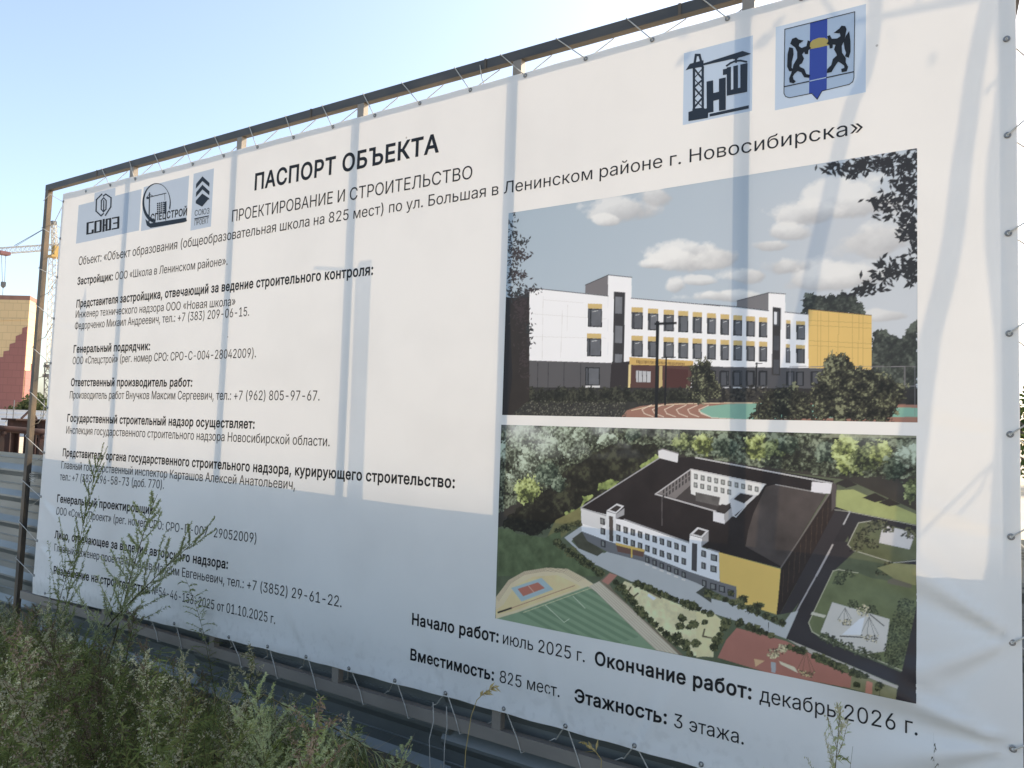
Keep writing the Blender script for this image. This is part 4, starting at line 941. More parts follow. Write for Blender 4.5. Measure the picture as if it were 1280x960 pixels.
# --- the school seen from the street
P = Print(PIC1, 640, 358)
t = np.clip((P.PX - 640) / 500, 0, 1)[..., None]; v_ = np.clip((P.PY - 200) / 200, 0, 1)[..., None]
P.c[:] = ink_lit(146, 160, 166) * (1 - t) + ink_lit(172, 178, 180) * t
P.c[:] = P.c * (1 - 0.35 * v_) + ink_lit(178, 184, 184) * 0.35 * v_
cl = fbm(P.X * 7, P.Z * 9, 3, 6)
haze_ = np.clip((P.PX - 900) / 160, 0, 1) * np.clip((P.PY - 215) / 60, 0, 1)
P.c[:] = P.c * (1 - 0.55 * haze_[..., None]) + ink_lit(180, 180, 177) * 0.55 * haze_[..., None]
for (cx_, cy_, rx, ry, br) in ((1060, 255, 62, 30, .8), (1100, 300, 60, 30, .7), (1010, 270, 46, 20, .8), (985, 292, 40, 15, .8), (960, 308, 34, 10, .7),
                               (782, 262, 44, 19, .75), (822, 246, 32, 16, .7), (758, 275, 14, 8, .9), (870, 318, 56, 20, .95), (850, 326, 40, 15, .95), (812, 331, 15, 7, 1.0), (900, 322, 34, 17, .9),
                               (980, 335, 52, 18, .9), (1020, 350, 60, 20, .85), (940, 345, 34, 13, .9), (845, 357, 13, 11, .9), (872, 352, 22, 7, .8), (905, 371, 48, 9, .95), (1110, 395, 40, 9, .5), (1075, 345, 40, 18, .75)):
    u, w = (P.PX - cx_) / rx, (P.PY - cy_) / ry
    f_ = 1 - np.hypot(u, np.where(w > 0, w * 1.35, w)) + (cl - 0.5) * 1.9
    m = np.clip(f_ / 0.34, 0, 1)[..., None] * 0.85
    top_ = np.clip(0.55 - 0.85 * w - 0.25 * u + (cl - 0.5) * 1.6, 0, 1)[..., None]
    cc = ink_lit(162, 159, 154) * (1 - top_) + (ink_lit(216, 212, 201) * br + ink_lit(180, 178, 172) * (1 - br)) * top_
    P.c[:] = P.c * (1 - m) + cc * m
q = crop(620, 320, 4.571); d = crop(880, 320, 4.571)
# trees behind the school
TD = [ink_lit(52, 50, 50), ink_lit(66, 65, 62), ink_lit(92, 92, 86)]
for (pl, n) in ((d([(555, 300), (560, 250), (610, 215), (700, 220), (790, 205), (860, 225), (910, 280), (915, 340), (560, 340)]), 500),
                (d([(955, 440), (1000, 420), (1070, 450), (1130, 470), (1190, 400), (1225, 370), (1225, 840), (955, 840)]), 900)):
    P.foliage(P.soft(pl, 8), TD, n, 110, 1.0, 0)
# white walls
W_, WS = ink_lit(222, 217, 207), ink_lit(96, 92, 90)
P.poly(q([(190, 186), (235, 186), (640, 228), (640, 780), (180, 780)]), W_, 0.02, 12)
P.poly(q([(510, 165), (642, 108), (642, 228), (510, 212)]), ink_lit(112, 106, 103))
P.poly(q([(640, 108), (775, 122), (775, 790), (640, 790)]), W_)
P.poly(q([(772, 240), (1280, 284), (1280, 790), (772, 790)]), W_)
P.poly(d([(-10, 276), (375, 318), (375, 640), (-10, 640)]), ink_lit(224, 221, 214))
P.poly(d([(190, 256), (372, 210), (372, 312), (190, 290)]), ink_lit(112, 108, 106))
P.poly(d([(370, 210), (466, 217), (466, 640), (370, 640)]), ink_lit(224, 221, 216))
P.poly(d([(464, 320), (598, 334), (598, 640), (464, 640)]), ink_lit(224, 222, 218))
for l in (q([(235, 186), (640, 229)]), q([(772, 241), (1280, 286)]), d([(0, 276), (192, 291), (372, 314)]), d([(464, 321), (598, 335)]), q([(510, 166), (642, 108), (776, 122)]), d([(190, 257), (370, 211), (467, 218)])):
    P.line(l, 1.0, ink_lit(70, 68, 68))
for (x0, y0, x1, y1) in ((270, 230, 265, 590), (380, 310, 370, 580), (410, 280, 405, 430), (200, 330, 630, 360), (200, 460, 630, 470), (270, 250, 500, 268)):
    P.line(q([(x0, y0), (x1, y1)]), 0.45, ink_lit(196, 190, 180))
# yellow hall
P.poly(d([(598, 305), (958, 340), (958, 650), (598, 640)]), ink_lit(201, 164, 82), 0.05, 14)
for x in (650, 668, 712, 770, 850, 885, 912): P.line(d([(x, 312 + (x - 600) * 0.09), (x - 3, 640)]), 0.5, ink_lit(160, 128, 62))
for y in (372, 400, 488, 515): P.line(d([(600, y - 4), (957, y + 14)]), 0.5, ink_lit(160, 128, 62))
P.line(d([(598, 305), (958, 340)]), 1.0, ink_lit(90, 74, 50))
# grey ground floor
P.poly(q([(185, 597), (660, 611), (660, 790), (178, 790)]), ink_lit(88, 84, 82), 0.06, 10)
P.poly(d([(-10, 632), (598, 640), (960, 652), (960, 800), (-10, 800)]), ink_lit(82, 80, 80), 0.06, 10)
P.poly(q([(1120, 628), (1280, 632), (1280, 800), (1120, 800)]), ink_lit(78, 75, 75))
for x in (240, 300, 390, 485): P.line(q([(x, 610), (x - 2, 770)]), 0.7, ink_lit(55, 52, 52))
# windows
GL, FR, HD = ink_lit(96, 96, 97), ink_lit(38, 37, 38), ink_lit(190, 160, 92)
def win(x0, x1, y0, y1, hd=6.0):
    if hd: P.poly([(x0, y0), (x1, y0 + 0.5), (x1, y0 + hd + .5), (x0, y0 + hd)], HD)
    P.poly([(x0, y0 + hd), (x1, y0 + hd + .5), (x1, y1 + .5), (x0, y1)], FR)
    w = x1 - x0
    k = 0.8 + 0.5 * RNG.rand()
    P.poly([(x0 + 0.24 * w, y0 + hd + 1.4), (x1 - 1.2, y0 + hd + 1.6), (x1 - 1.2, y1 - 1), (x0 + 0.24 * w, y1 - 1.2)], GL * k, 0.25, 22, int(x0))
    P.poly([(x0 + 1, y0 + hd + 1.4), (x0 + 0.17 * w, y0 + hd + 1.4), (x0 + 0.17 * w, y1 - 1.2), (x0 + 1, y1 - 1.2)], GL * 0.7)
    if RNG.rand() > 0.4: P.line([(x0 + 0.35 * w, y0 + hd + 4), (x0 + 0.7 * w, y0 + hd + 3)], 0.6, ink_lit(200, 198, 190))
cols = [(789.5, 803.8), (810, 823), (829.6, 842.7), (848, 860.6), (866, 877.7), (884, 895.3), (900.8, 911.7), (916.8, 928), (933, 944), (949, 959.3)]
for k, (a, b) in enumerate(cols):
    t = (a - 789.5) / 160
    win(a, b, 384 + 12.6 * t, 411.4 + 10.3 * t)
    win(a, b, 419.5 + 7.5 * t, 445.8 + 6.2 * t)
    if k > 4: win(a, b, 463, 481, 0); P.poly([(a, 484), (b, 484), (b, 489), (a, 489)], ink_lit(190, 188, 184))
for (x0, x1, y0, y1) in ((525, 606, 272, 405), (520, 602, 442, 573)): win(620 + x0 / 4.571, 620 + x1 / 4.571, 320 + y0 / 4.571, 320 + y1 / 4.571)
win(620 + 511 / 4.571, 620 + 594 / 4.571, 320 + 635 / 4.571, 320 + 740 / 4.571, 0)
P.poly(q([(512, 742), (594, 740), (594, 768), (512, 768)]), ink_lit(200, 196, 188))
for (x0, x1, y0, y1) in ((470, 495, 366, 474), (528, 579, 372, 478), (468, 493, 503, 610), (527, 577, 508, 612)): win(880 + x0 / 4.571, 880 + x1 / 4.571, 320 + y0 / 4.571, 320 + y1 / 4.571, 4.5)
for x0 in (88, 163, 240, 312, 470, 524, 610): P.poly(d([(x0, 660), (x0 + 48, 660), (x0 + 48, 742), (x0, 742)]), ink_lit(46, 45, 46)); P.poly(d([(x0 + 12, 666), (x0 + 40, 666), (x0 + 40, 738), (x0 + 12, 738)]), ink_lit(80, 80, 82))
for pl in (q([(674, 203), (738, 208), (730, 750), (654, 745), (660, 612), (668, 600)]), d([(395, 292), (441, 298), (436, 684), (388, 680)])): P.poly(pl, ink_lit(62, 58, 56))
for (y0, y1) in ((232, 330), (398, 498), (560, 610), (660, 735)): P.poly(q([(682, y0), (722, y0 + 3), (720, y1), (680, y1 - 2)]), ink_lit(112, 112, 112), 0.3, 20)
for (y0, y1) in ((315, 400), (455, 540), (592, 675)): P.poly(d([(400, y0), (432, y0 + 3), (430, y1), (398, y1 - 2)]), ink_lit(76, 76, 78), 0.3, 20)
P.poly(d([(402, 320), (418, 321), (417, 392), (401, 390)]), ink_lit(200, 200, 198))
# canopy and entrance
P.poly(q([(660, 615), (770, 600), (770, 790), (650, 790)]), ink_lit(58, 50, 48))
P.poly(q([(765, 618), (1130, 626), (1110, 785), (765, 785)]), ink_lit(92, 62, 54), 0.08, 15)
P.poly(q([(762, 578), (1130, 600), (1128, 628), (765, 622)]), ink_lit(190, 152, 74))
for k in range(34): P.line(q([(806 + k * 8.2, 596 + k * 0.5), (806 + k * 8.2, 610 + k * 0.35 + 4 * RNG.rand())]), 0.9, ink_lit(110, 84, 46))
P.poly(q([(802, 655), (886, 660), (884, 722), (802, 720)]), ink_lit(170, 168, 164), 0.15, 25)
for x in (815, 838, 862): P.line(q([(x, 656), (x, 720)]), 0.8, ink_lit(60, 56, 56))
P.poly(q([(760, 620), (772, 620), (768, 785), (756, 785)]), ink_lit(205, 182, 120)); P.poly(q([(936, 628), (952, 628), (952, 770), (932, 770)]), ink_lit(180, 156, 96))
P.poly(q([(966, 640), (1100, 650), (1095, 770), (962, 770)]), ink_lit(84, 50, 44))
# lawn, track and field
P.poly([(625, 484), (1150, 486), (1150, 530), (620, 530)], ink_lit(58, 54, 50), 0.3, 45, 5)
P.poly(q([(60, 770), (1280, 770), (1280, 930), (40, 930)]), ink_lit(60, 57, 51), 0.35, 60, 6)
tr = [(784, 513), (800, 508), (830, 504.5), (880, 503.5), (945, 503), (1150, 506), (1150, 530), (770, 530)]
P.poly(tr, ink_lit(146, 104, 84), 0.06, 20)
P.poly([(874, 514), (884, 508), (910, 505), (950, 504), (1150, 510), (1150, 521), (1000, 523), (930, 524), (890, 522)], ink_lit(116, 158, 134), 0.05, 20)
P.line([(790, 513), (815, 507.5), (850, 505), (900, 503.8), (950, 503.6)], 0.8, ink_lit(214, 190, 150))
for x0 in (803, 816, 831, 846, 860, 874):
    P.line([(x0 + 12, 506 + (x0 - 800) * .01), (x0, 512), (x0 + 3, 517), (x0 + 14, 521)], 0.9, ink_lit(208, 186, 160))
P.line([(874, 514), (890, 522), (930, 524.5), (960, 524)], 0.8, ink_lit(200, 196, 170))
BU = [ink_lit(38, 34, 31), ink_lit(50, 46, 40), ink_lit(74, 68, 58)]
for k in range(22):
    x = 640 + k * 11 + RNG.rand() * 6
    pl = [(x - 8, 503), (x - 6, 490 - RNG.rand() * 5), (x, 486 - RNG.rand() * 4), (x + 7, 491), (x + 9, 503)]
    P.foliage(P.soft(pl, 5), BU, k + 40, 150, 1.1, 0)
P.dots([(632, 500), (782, 503), (786, 527), (630, 524)], 900, 0.7, [ink_lit(50, 47, 40), ink_lit(78, 76, 60), ink_lit(104, 100, 84)], 5)
P.dots([(880, 482), (960, 482), (960, 502), (880, 502)], 220, 1.6, BU, 9)
# fence of the sports ground
for l in (d([(490, 632), (1210, 632)]), d([(1000, 744), (1210, 744)]), d([(492, 632), (492, 760)]), d([(1148, 632), (1148, 744)]), d([(1207, 632), (1207, 912)])): P.line(l, 0.8, ink_lit(120, 114, 112))
# big bushes
def bush(pl, n, size, seed, c=None):
    P.foliage(P.soft(pl, 9), c or [ink_lit(34, 31, 28), ink_lit(44, 40, 36), ink_lit(58, 52, 46), ink_lit(78, 73, 58), ink_lit(122, 116, 92)], seed, 150, 1.2, 0, 0.9)
bush(d([(690, 640), (700, 590), (760, 560), (830, 570), (870, 640), (960, 650), (1060, 700), (1150, 750), (1150, 820), (1100, 870), (1080, 945), (640, 940), (600, 800), (640, 720)]), 1500, 1.3, 11)
bush(d([(300, 860), (360, 780), (420, 740), (520, 750), (610, 800), (640, 940), (250, 935)]), 600, 1.3, 12)
bush(q([(1110, 640), (1190, 590), (1240, 640), (1260, 760), (1200, 830), (1110, 800)]), 300, 1.2, 13)
bush(d([(-60, 620), (30, 600), (60, 690), (90, 770), (80, 800), (-60, 790)]), 260, 1.3, 14)
# street lamps of the picture
K = ink_lit(36, 34, 34)
for l, w in ((q([(925, 380), (917, 922)]), 4.0), (q([(912, 388), (1028, 384)]), 3.0), (q([(974, 582), (968, 850)]), 2.2), (q([(950, 582), (1026, 579)]), 1.4), (d([(302, 612), (297, 770)]), 1.8), (d([(296, 616), (334, 614)]), 1.0)): P.line(l, w, K)
# dark trunk and branches on the left, hanging branch on the right
P.poly([(628, 372), (646, 372), (662, 366), (662, 500), (626, 530)], ink_lit(56, 48, 42), 0.15, 20)
P.poly([(628, 370), (637, 372), (641, 470), (634, 530), (624, 530)], ink_lit(44, 40, 40))
for k, (x, y, sx, sy, n) in enumerate(((640, 290, 4, 12, 60), (643, 318, 6, 12, 90), (652, 320, 6, 4, 46), (655, 303, 5, 3, 26), (642, 348, 5, 12, 90), (652, 345, 5, 4, 36), (650, 368, 9, 4, 70), (662, 362, 6, 3, 40), (652, 390, 6, 12, 90), (662, 410, 3, 3, 24), (664, 428, 3, 3, 14), (655, 450, 4, 16, 50))):
    P.leaves(x, y, n, (sx, sy), 2.6, ink_lit(56 + k % 3 * 6, 56, 54), 20 + k)
for k, (x, y, sx, sy, n) in enumerate(((1050, 212, 10, 3, 30), (1078, 208, 14, 5, 70), (1110, 202, 18, 7, 110), (1136, 205, 9, 12, 90), (1064, 222, 5, 4, 16), (1136, 240, 9, 14, 120), (1112, 250, 12, 8, 70), (1098, 256, 9, 6, 36), (1134, 272, 9, 8, 70), (1108, 268, 6, 4, 14), (1142, 300, 4, 14, 50), (1128, 296, 6, 6, 20), (1132, 332, 12, 6, 80), (1108, 344, 12, 6, 60), (1086, 360, 8, 5, 34), (1076, 366, 6, 4, 22), (1100, 330, 5, 3, 10), (1141, 345, 5, 8, 40))):
    P.leaves(x, y, int(n * 0.8), (sx, sy), 5.6, ink_lit(50, 48, 47), 60 + k)
P.build('printed_picture', banner, 'printed street view of the white and yellow school')

# --- the school seen from the air
P = Print(PIC2, 640, 332)
up_ = np.clip((P.PY - 640) / 60, 0, 1)[..., None]
P.c[:] = ink_lit(96, 100, 74) * (1 - up_) + ink_dim(66, 78, 62) * up_
P.c *= (0.7 + 0.6 * fbm(P.X * 22, P.Z * 22, 8)[..., None])
e = crop(610, 510, 4.571); f5 = crop(870, 510, 4.571); g = crop(610, 690, 4.571); h = crop(880, 690, 4.571)
# forest: shade below, pale hazy crowns above
P.poly([(620, 528), (1150, 540), (1150, 640), (1060, 600), (830, 570), (730, 632), (620, 660)], ink_lit(66, 60, 52), 0.3, 14)
P.foliage(P.soft([(615, 525), (1155, 535), (1155, 596), (1045, 596), (835, 566), (800, 560), (760, 580), (620, 640)], 6), [ink_lit(44, 40, 36), ink_lit(62, 60, 50), ink_lit(92, 92, 76), ink_lit(128, 128, 110)], 71, 120, 0.8, 0)
P.foliage(P.soft(e([(80, 640), (300, 480), (500, 320), (700, 215), (960, 200), (985, 285), (540, 560), (430, 640), (260, 735), (80, 680)]), 7), [ink_lit(38, 33, 30), ink_lit(46, 40, 35), ink_lit(56, 50, 42), ink_lit(74, 70, 54)], 77, 60, 0.9, 0)
LG = [ink_lit(96, 102, 58), ink_lit(126, 132, 74), ink_lit(150, 152, 90)]
for k, pl in enumerate(([(870, 330), (960, 270), (980, 285), (880, 350)], [(625, 470), (640, 430), (720, 405), (760, 420), (680, 470)], [(440, 600), (540, 560), (600, 500), (545, 505), (535, 640), (470, 640)])): P.foliage(P.soft(e(pl), 4), LG, 80 + k, 70, 0.9, 0)
P.poly(e([(390, 640), (530, 570), (535, 650), (400, 760), (330, 760)]), ink_dim(84, 88, 58), 0.2, 30)
P.poly(e([(60, 690), (130, 690), (170, 720), (330, 740), (420, 690), (420, 800), (560, 900), (640, 960), (60, 960)]), ink_dim(66, 82, 58), 0.5, 30)
def crown(cx_, cy_, rx, ry, n, size, cols, seed):
    u, w = (P.PX - cx_) / (rx * 1.12), (P.PY - cy_) / (ry * 1.12)
    P.grad = np.clip(-u * 0.5 - w * 0.9, -1, 1)
    P.foliage(np.clip(1 - np.hypot(u, w), -1, 1) * 1.1, cols, seed, 110, 0.75, 0.42)
PALE = [ink_lit(66, 64, 56), ink_lit(100, 100, 88), ink_lit(136, 138, 124), ink_lit(168, 170, 158)]
GRN = [ink_lit(48, 48, 38), ink_lit(80, 82, 56), ink_lit(112, 114, 74), ink_lit(150, 150, 104)]
YEL = [ink_lit(66, 66, 42), ink_lit(108, 110, 62), ink_lit(146, 146, 88), ink_lit(176, 176, 122)]
TEAL = [ink_lit(42, 46, 40), ink_lit(66, 72, 62), ink_lit(94, 99, 86), ink_lit(128, 132, 116)]
for k, (x, y, rx, ry, cs) in enumerate(((660, 545, 24, 16, PALE), (700, 540, 26, 18, PALE), (740, 542, 24, 16, PALE), (642, 565, 20, 18, PALE), (668, 575, 20, 18, PALE), (690, 562, 18, 16, PALE), (718, 560, 20, 14, PALE), (650, 595, 14, 18, PALE), (685, 590, 18, 16, TEAL), (660, 612, 16, 18, YEL), (700, 606, 10, 12, TEAL),
                                         (792, 544, 12, 8, TEAL), (760, 550, 12, 8, PALE), (856, 552, 16, 12, GRN), (880, 556, 16, 14, YEL), (905, 558, 18, 16, TEAL), (945, 558, 18, 16, YEL), (970, 560, 16, 14, GRN), (985, 556, 16, 14, TEAL), (1032, 565, 14, 16, TEAL), (1056, 562, 18, 18, YEL), (1060, 580, 16, 14, YEL), (1082, 572, 22, 20, GRN), (1100, 566, 16, 16, YEL), (1118, 586, 18, 20, TEAL), (1136, 570, 16, 14, PALE), (1140, 610, 10, 18, GRN))):
    crown(x, y, rx, ry, 330, 1.5, cs, 100 + k)
mist = np.clip(fbm(P.X * 7, P.Z * 9, 44) * 2 - 0.85, 0, 1) * np.clip((575 - P.PY) / 35, 0, 1)
mist = (mist * np.where(P.PX < 850, 0.85, 0.25))[..., None]
P.c[:] = P.c * (1 - mist) + ink_lit(188, 190, 182) * mist
P.poly(f5([(700, 170), (800, 140), (1280, 150), (1280, 170)]), ink_lit(176, 176, 140), 0.1, 20, a=0.4)
# lawns on the right
P.poly(f5([(800, 470), (900, 465), (1000, 510), (1150, 560), (1270, 610), (1270, 670), (870, 590), (790, 570)]), ink_lit(146, 150, 88), 0.18, 30)
for k, (x, y, rx, ry) in enumerate(((1058, 604, 14, 6), (1094, 622, 16, 6), (1112, 628, 14, 5))): P.poly([(x - rx, y), (x, y - ry), (x + rx, y + 2), (x, y + ry)], ink_lit(58, 52, 46))
# roads
AS = ink_lit(58, 53, 53); AD = ink_dim(42, 42, 48)
P.poly(f5([(790, 560), (880, 590), (1270, 668), (1270, 705), (1000, 640), (930, 650), (880, 720), (700, 1000), (480, 1000), (490, 900), (780, 560)]), AS, 0.08, 20)
P.poly(h([(520, 340), (700, -60), (870, -60), (860, 0), (740, 110), (600, 400), (615, 450), (680, 500), (1130, 680), (1215, 300), (1240, 300), (1240, 900), (1100, 830), (1115, 752), (470, 490)]), AD, 0.08, 20)
P.poly(f5([(870, 770), (1120, 880), (1270, 920), (1270, 700), (880, 600)]), AS, 0.08, 20)
P.line(f5([(878, 592), (845, 660)]), 2.6, ink_lit(168, 164, 158)); P.line(f5([(780, 782), (690, 955)]), 2.4, ink_dim(120, 124, 130)); P.line(h([(716, 0), (530, 338)]), 1.8, ink_dim(116, 120, 128))
P.line(f5([(790, 580), (880, 592), (1270, 672)]), 0.9, ink_lit(150, 146, 130))
# island with the sand yard
P.poly(f5([(930, 655), (1000, 645), (1270, 712), (1270, 860), (1130, 880), (900, 810), (865, 780)]), ink_lit(98, 100, 66), 0.25, 30)
P.line(f5([(1270, 868), (1130, 882), (900, 812), (868, 780), (930, 655), (1000, 645)]), 1.0, ink_lit(164, 160, 140))
P.poly(f5([(1068, 668), (1255, 712), (1222, 806), (1048, 768)]), ink_lit(190, 182, 172), 0.03, 20)
BK = [ink_lit(40, 38, 32), ink_lit(62, 62, 46), ink_lit(100, 98, 68)]
for k, (x, y) in enumerate(((960, 700), (990, 680), (1020, 665), (940, 740), (920, 790), (1010, 770), (1060, 665), (1095, 680), (1215, 705), (1240, 715), (960, 760), (1100, 900), (1060, 930))):
    P.dots([(870 + (x - 40) / 4.571, 510 + (y + 28) / 4.571), (870 + (x - 20) / 4.571, 510 + (y - 26) / 4.571), (870 + (x + 34) / 4.571, 510 + (y - 20) / 4.571), (870 + (x + 40) / 4.571, 510 + (y + 28) / 4.571)], 60, 1.2, BK, 300 + k)
# island with the playground
P.poly(h([(740, 108), (880, 120), (960, 150), (1216, 190), (1216, 300), (1135, 668), (690, 490), (620, 450), (600, 400)]), ink_dim(76, 88, 62), 0.25, 26)
P.poly(h([(990, 90), (1090, 60), (1216, 70), (1216, 190), (1130, 180)]), ink_dim(96, 102, 72), 0.25, 26)
P.poly(h([(1050, 160), (1080, 150), (1190, 185), (1185, 208), (1050, 180)]), ink_dim(80, 82, 74))
P.line(h([(1135, 670), (690, 492), (620, 452), (600, 402), (738, 108), (770, 100), (880, 120)]), 1.0, ink_dim(130, 136, 120))
P.poly(h([(735, 285), (1062, 382), (1040, 562), (920, 580), (668, 456)]), ink_dim(142, 148, 150), 0.05, 25)
P.poly(h([(620, 340), (700, 360), (690, 375), (612, 355)]), ink_dim(140, 146, 138))
def net(pts, apex, c0, c1, seed):
    P.dots(pts, 70, 0.9, [c0, c0, c1], seed)
    for p in pts: P.line([p, apex], 0.5, c0)
DK, LT = ink_dim(46, 48, 44), ink_dim(150, 150, 130)
net(h([(765, 385), (800, 415), (840, 415), (845, 380)]), h([(808, 318)])[0], DK, LT, 1); net(h([(895, 470), (930, 505), (990, 515), (1000, 470)]), h([(945, 370)])[0], DK, LT, 2)
P.dots(h([(870, 320), (910, 295), (950, 320), (940, 370), (880, 360)]), 90, 1.0, [DK, ink_dim(120, 124, 96), LT], 3)
P.poly(h([(890, 380), (920, 370), (900, 470), (790, 470)]), ink_dim(176, 182, 184)); P.line(h([(780, 478), (910, 484)]), 1.4, DK); P.line(h([(950, 355), (1030, 420)]), 1.2, DK)
GD = [ink_dim(30, 36, 30), ink_dim(42, 50, 40), ink_dim(60, 70, 52)]
P.dots(h([(1120, 260), (1200, 280), (1210, 330), (1140, 640), (1040, 640), (1030, 560), (1070, 400)]), 900, 1.0, GD, 5)
for k, (x, y) in enumerate(((690, 480), (730, 495), (768, 512), (830, 535), (900, 560), (930, 580), (980, 590), (1080, 630), (780, 135), (830, 120), (770, 160), (850, 290), (960, 325))):
    P.dots(h([(x - 34, y + 22), (x - 18, y - 22), (x + 22, y - 20), (x + 38, y + 26)]), 46, 1.1, GD, 330 + k)
# plaza before the school
PZ = ink_dim(128, 138, 146)
P.poly(e([(440, 740), (540, 672), (545, 700), (480, 760), (520, 800), (640, 850), (690, 815), (1280, 960), (1280, 1100), (640, 900), (600, 890)]), PZ, 0.04, 20)
P.poly(g([(600, 60), (640, 0), (900, 40), (1280, 250), (1280, 372), (960, 230), (700, 110)]), PZ, 0.04, 20)
P.poly(h([(-20, 250), (190, 300), (420, 415), (450, 415), (500, 345), (540, 335), (472, 492), (260, 415), (-20, 325)]), PZ, 0.04, 20)
P.poly(e([(485, 745), (540, 705), (665, 820), (630, 845), (520, 800)]), ink_dim(58, 62, 54), 0.3, 40)
P.poly(g([(1190, 230), (1240, 195), (1280, 215), (1280, 290)]), ink_dim(52, 58, 54), 0.3, 40)
# the school
P.poly([(899, 690), (976, 711), (972, 768), (921, 752), (900, 726)], ink_dim(166, 138, 66), 0.05, 10)
RF = ink_lit(50, 42, 40)
P.poly([(977, 709), (1047, 603), (1043, 640), (975, 768), (971, 768)], ink_lit(58, 47, 42), 0.15, 30)
for k in range(9): P.line([(980 + k * 7, 712 - k * 11), (978 + k * 7, 752 - k * 12)], 0.6, ink_lit(84, 66, 54))
P.poly([(975, 768), (1043, 640), (1062, 640), (1005, 745), (990, 765)], ink_dim(42, 42, 48))
P.poly([(727, 634), (824, 573), (870, 571), (1043, 601), (977, 710), (899, 690), (862, 678)], RF, 0.3, 14)
P.poly(f5([(450, 437), (745, 490), (490, 905), (285, 790), (300, 700), (330, 600), (400, 450)]), ink_lit(82, 72, 66), 0.45, 12)
# front wall
WF = ink_dim(172, 178, 180); WL = ink_lit(198, 194, 186)
up1 = [(727, 635), (759, 646), (781, 650), (862, 679), (899, 691)]
lo1 = [(900, 727), (861, 714), (782, 683), (760, 676), (728, 664)]
P.poly(up1 + lo1, WF, 0.03, 10)
P.poly(lo1[::-1] + [(921, 733), (921, 752), (900, 742), (870, 728), (806, 702), (761, 690), (735, 676)], ink_dim(78, 84, 92), 0.08, 14)
P.poly(e([(535, 572), (680, 608), (682, 660), (640, 690), (540, 660)]), WL, 0.03, 10)
for l in ([(727, 634.4), (824, 573)], [(727, 634.8), (760, 645)], [(781, 649), (862, 678)], [(886, 686), (899, 690)]): P.line(l, 1.4, ink_lit(150, 146, 142))
P.line(f5([(0, 283), (665, 408), (780, 430)]), 1.6, ink_lit(176, 172, 166)); P.line(f5([(455, 437), (740, 490)]), 1.0, ink_lit(150, 145, 138)); P.line(f5([(770, 480), (487, 910)]), 1.6, ink_lit(112, 102, 94))
WD = ink_dim(44, 46, 52)
def aw(x, y, w=5.6, hh=8.2, c=None):
    P.poly([(x, y), (x + w, y + 1.8), (x + w, y + hh + 1.8), (x, y + hh)], WD if c is None else c)
    P.poly([(x + 1.2, y + 1.6), (x + w - 2, y + 2.6), (x + w - 2, y + hh), (x + 1.2, y + hh - 1)], ink_dim(86, 94, 98))
for k in range(10):
    t = k / 9.0
    aw(771 + 81.5 * t, 654.5 + 26 * t); aw(771 + 81.5 * t, 667.5 + 29 * t)
    if k > 3: aw(771 + 81.5 * t, 680 + 33.5 * t, 5.6, 7.5); P.poly([(771 + 81.5 * t, 689 + 33.5 * t), (776 + 81.5 * t, 690.5 + 33.5 * t), (776 + 81.5 * t, 692.5 + 33.5 * t), (771 + 81.5 * t, 691 + 33.5 * t)], ink_dim(150, 156, 160))
for (x, y) in ((751, 646.5), (751.5, 659), (752, 674.5), (877, 687), (877, 702), (889, 692), (888.5, 706), (878, 724), (888, 728), (899, 731), (910, 736)): aw(x, y, 6 if x < 880 else 8)
P.poly(e([(735, 775), (900, 815), (890, 850), (745, 820)]), ink_dim(80, 62, 58)); P.poly(e([(735, 768), (900, 808), (895, 822), (735, 782)]), ink_dim(150, 132, 62)); P.line(e([(825, 800), (825, 850)]), 1.6, ink_dim(170, 140, 50))
for (a, b, c_) in ((e([(680, 590), (735, 606), (735, 760), (680, 748)]), e([(735, 606), (782, 572), (782, 610), (735, 632)]), e([(680, 586), (740, 545), (782, 560), (735, 604)])), (e([(1155, 725), (1225, 745), (1215, 940), (1150, 915)]), e([(1225, 745), (1262, 705), (1262, 760), (1222, 790)]), e([(1155, 722), (1200, 680), (1265, 700), (1225, 742)]))):
    P.poly(a, ink_lit(206, 203, 196) if a[0][0] < 800 else ink_dim(176, 182, 186)); P.poly(b, ink_lit(150, 146, 142)); P.poly(c_, ink_lit(196, 192, 186))
    m_ = np.mean(np.array(c_), 0); P.poly([tuple(m_ + (np.array(p) - m_) * 0.66) for p in c_], ink_lit(64, 56, 52))
P.poly(e([(695, 615), (718, 620), (720, 765), (697, 758)]), ink_dim(60, 58, 58)); P.poly(e([(1168, 770), (1198, 775), (1196, 935), (1166, 925)]), ink_dim(56, 58, 64))
# roof boxes and inner yard
P.poly(e([(975, 243), (1000, 233), (1090, 258), (1086, 312), (978, 285)]), ink_lit(200, 196, 190)); P.line(e([(975, 243), (1000, 234), (1090, 260)]), 1.2, ink_lit(120, 112, 108))
P.poly(f5([(664, 420), (780, 432), (768, 490), (658, 478)]), ink_lit(206, 200, 196)); P.poly(f5([(778, 420), (804, 440), (800, 560), (776, 590)]), ink_lit(90, 80, 76))
yard = [(820, 617), (864, 586), (957, 605), (947, 620), (918, 630), (895, 638)]
P.poly(yard, ink_lit(74, 66, 62))
P.poly([(821, 616), (864, 586), (864, 606), (845, 623)], ink_lit(118, 110, 104)); P.poly([(864, 586), (957, 605), (948, 619), (925, 622), (905, 633), (864, 617)], ink_lit(204, 200, 190))
P.line([(820, 617.5), (864, 586.5), (957, 605.5)], 1.3, ink_lit(176, 170, 164)); P.line([(820, 617.5), (895, 639)], 1.7, ink_lit(176, 170, 164))
